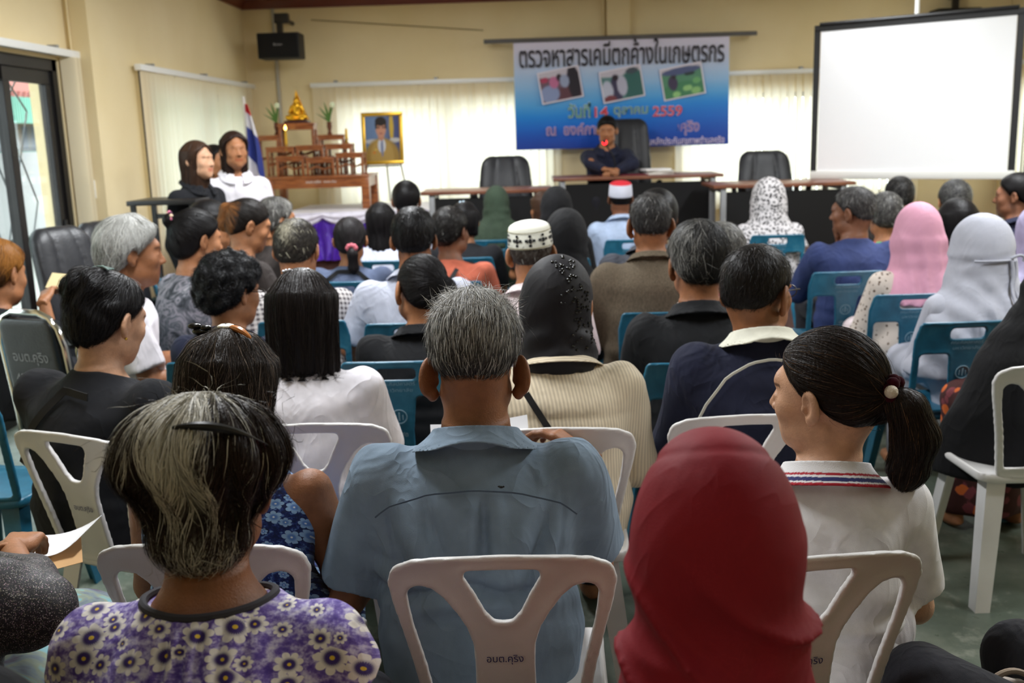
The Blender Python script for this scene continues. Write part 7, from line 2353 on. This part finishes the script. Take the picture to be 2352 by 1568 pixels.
person('dark-haired man in front of the screen tripod', 2068, 404, 7.0, 0, (4, 2, 0), 3, 1.12, 1.0, SKIN2, chair=True, hth=.012, hair=short_hair(BLK, .05, .014, 6), top=T(m_brownbl, 'short'), bottom=PANTS)
person('dark-haired man in a mint shirt below the projection screen', 2197, 412, 6.6, -2, (-4, 4, 0), 3, 1.14, 1.05, SKIN2, chair=True, hth=.016, hair=short_hair((40, 40, 42), .12, .020, 6), top=T(m_mint, 'short'), bottom=PANTS)
person('woman with black hair in a dark top in front of the mint shirt', 2203, 454, 5.6, 0, (0, 4, 0), 3, 1.14, 1.05, SKIN2, chair=True, hth=.018, fem=True, hair=dict(style='bob', len=.12, th=.020, a=.092, col=haircol(BLK), capk=.8), top=T(m_navysh, 'short'), bottom=PANTS)
person('man in a dark shirt under the screen corner looking left', 2340, 396, 5.9, 10, (46, 2, 0), 4, 1.08, 1.08, SKIN3, chair=True, hth=.014, eyes=True, hair=short_hair(BLK, 0, .016, 6), top=T(m_navysh, 'short', neck='shirt', collar='shirt'), bottom=PANTS)
person('woman in a lavender veil at the right edge beside the long grey veil', 2396, 470, 4.8, 4, (0, 4, 0), 3, 1.14, 1.0, SKIN2, chair=True, hth=.008, fem=True, veil=dict(mat=m_lav, zb=.72, cw=.22, cd=.16, amp=.008), top=T(m_cream, 'long'), bottom=('skirt', m_lav))
# --- women along the left side
def bunring(I):
    c = hp(I, (-.02, -.115, .075)); s_ = MB()
    for k in range(12):
        a = 2 * PI * k / 12; s_.sphere(c + I['R'] @ Vector((.03 * math.cos(a), -.006, .03 * math.sin(a))), .0095, 8, mi=k % 3)
    s_.out('flower_hair_tie', [plain('pink_petals', (214, 120, 150), .8), plain('cream_petals', (226, 200, 170), .8), plain('dark_petals', (90, 40, 70), .8)], I['root'])
person('woman with a bun in a flowered hair tie and a grey leaf-print blouse', 440, 482, 4.75, -48, (0, 10, 0), 5, 1.14, 1.05, SKIN2, chair=True, hth=.012, fem=True, eyes=True,
    hair=dict(style='bun', th=.018, nape=1.2, line=[-.11, -.105, -.07, -.02, .0, .02, .046, .066, .074], bun=[(-.02, -.135, .08), (.034, .034, .034)], col=haircol(BLK), capk=.85, strands=[dense(4.3, 700, .1, flow_to((-.02, -.12, .07)), K=6, lift=.003, seed=61, jit=.1)]),
    top=T(m_greyleaf, 'mid', ease=.018, neck='wide', nw=.085, nd=.04, name='blouse'), bottom=PANTS, extra=bunring)
person('woman in a grey striped shirt facing right behind the bun', 474, 458, 5.9, -58, (-6, 8, 0), 4, 1.2, 1.08, SKIN2, chair=True, hth=.014, fem=True, eyes=True, hair=dict(style='bob', len=.12, th=.014, a=.086, face=.045, col=haircol(BLK), capk=.85), top=T(m_pinstripe, 'short', neck='shirt', collar='shirt'), bottom=PANTS)
person('woman with a reddish-brown ponytail in a black blouse looking down', 562, 458, 5.3, -40, (-26, 20, 0), 10, 1.12, 1.08, SKIN2, chair=True, hth=.010, fem=True, eyes=True,
    hair=dict(style='tail', th=.013, col=haircol((30, 26, 24), grey=.4, greyc=(130, 84, 46), greyfn=lambda P: np.clip((-.075 - P[:, 1]) / .02, 0, 1) * .9), capk=.95, tail=[(-.01, -.10, .075), (-.02, -.135, .05), (-.025, -.13, -.03), (-.02, -.12, -.06)], tr=[.022, .03, .032, .012], strands=[dense(5, 700, .09, flow_to((-.01, -.12, .075)), K=6, lift=.002, seed=62, jit=.06)]),
    top=T(m_brownbl, 'long', ease=.014), bottom=PANTS, arms={1: ((.10, .07, -.23), (-.02, .17, -.02)), -1: ((-.05, .06, -.25), (.08, .2, .02))})
person('grey-haired woman in a dark top facing the altar', 628, 452, 6.2, -46, (-8, 4, 0), 4, 1.14, 1.05, SKIN2, chair=True, hth=.018, fem=True, eyes=True, hair=short_hair((56, 54, 52), .3, .022, 5.7, 700, line=FEM, greyfn=lambda P: .2 + 9 * np.clip(P[:, 1] - .0, 0, .1), nape=1.1, L=.05), top=T(m_brownbl, 'short'), bottom=PANTS)

# ================================================================== THE STAGE AND THE STANDING WOMEN
STAND = dict(stand=True, fem=True, eyes=True)
person('standing woman with long brown hair in a black jacket', 447, 322, 6.35, -118, (8, 0, 0), 1, 1.0, .95, SKIN4, hth=.012, group=None, hip=.84, hair=dict(style='long', len=.27, th=.014, a=.086, taper=.05, back=-.035, face=.04, col=haircol((58, 40, 30)), capk=1.0, strands=[dense(6.7, 700, .2, flow_down((0, .02, .15), .7, 1.3), K=7, lift=.004, seed=71, jit=.12)]), top=T(m_blackT, 'long', ease=.012, neck='shirt', collar='shirt'), bottom=('skirt', m_dark), **STAND)
person('standing woman half hidden between the black jacket and the white shirt', 489, 331, 7.2, -112, (-2, 2, 0), 1, 1.0, .95, SKIN2, hth=.012, hip=.82, hair=dict(style='bob', len=.11, th=.012, a=.084, face=.045, col=haircol(BLK), capk=.9), top=T(m_white, 'short', neck='shirt', collar='shirt'), bottom=('skirt', m_dark), **STAND)
person('standing woman with long dark hair in a white shirt beside the flag', 534, 300, 6.75, -152, (4, 2, 0), 1, 1.02, 1.0, SKIN2, hth=.012, hip=.84, hair=dict(style='long', len=.26, th=.013, a=.083, taper=.1, back=-.02, face=.032, col=haircol((42, 28, 24)), capk=1.0, strands=[dense(7, 700, .2, flow_down((0, .02, .15), .7, 1.3), K=7, lift=.004, seed=73, jit=.1)]), top=T(m_white, 'long', ease=.014, neck='shirt', collar='shirt', fold=backfold(.006, 12, 3)), bottom=('skirt', m_dark), **STAND)
I_sp = person('man in a dark navy shirt speaking at the middle desk', 1394, 265, 9.05, 180 - 2, (-6, 8, 0), 8, 1.05, 1.05, SKIN2, hth=.014, floor=STAGE, sit=.47, eyes=True, hair=short_hair(BLK, 0, .015, 6, nape=.5), top=T(m_navysh, 'long', ease=.014, neck='shirt', collar='shirt'), bottom=PANTS,
    arms={1: lambda S, H, R, loc: (loc(at(1357, 374, 8.95)), loc(at(1384, 388, 8.82)), (0, 0, 1), (-.8, .5, -.05)), -1: lambda S, H, R, loc: (loc(at(1452, 376, 8.95)), loc(at(1420, 390, 8.82)), (0, 0, 1), (.8, .5, -.05))})
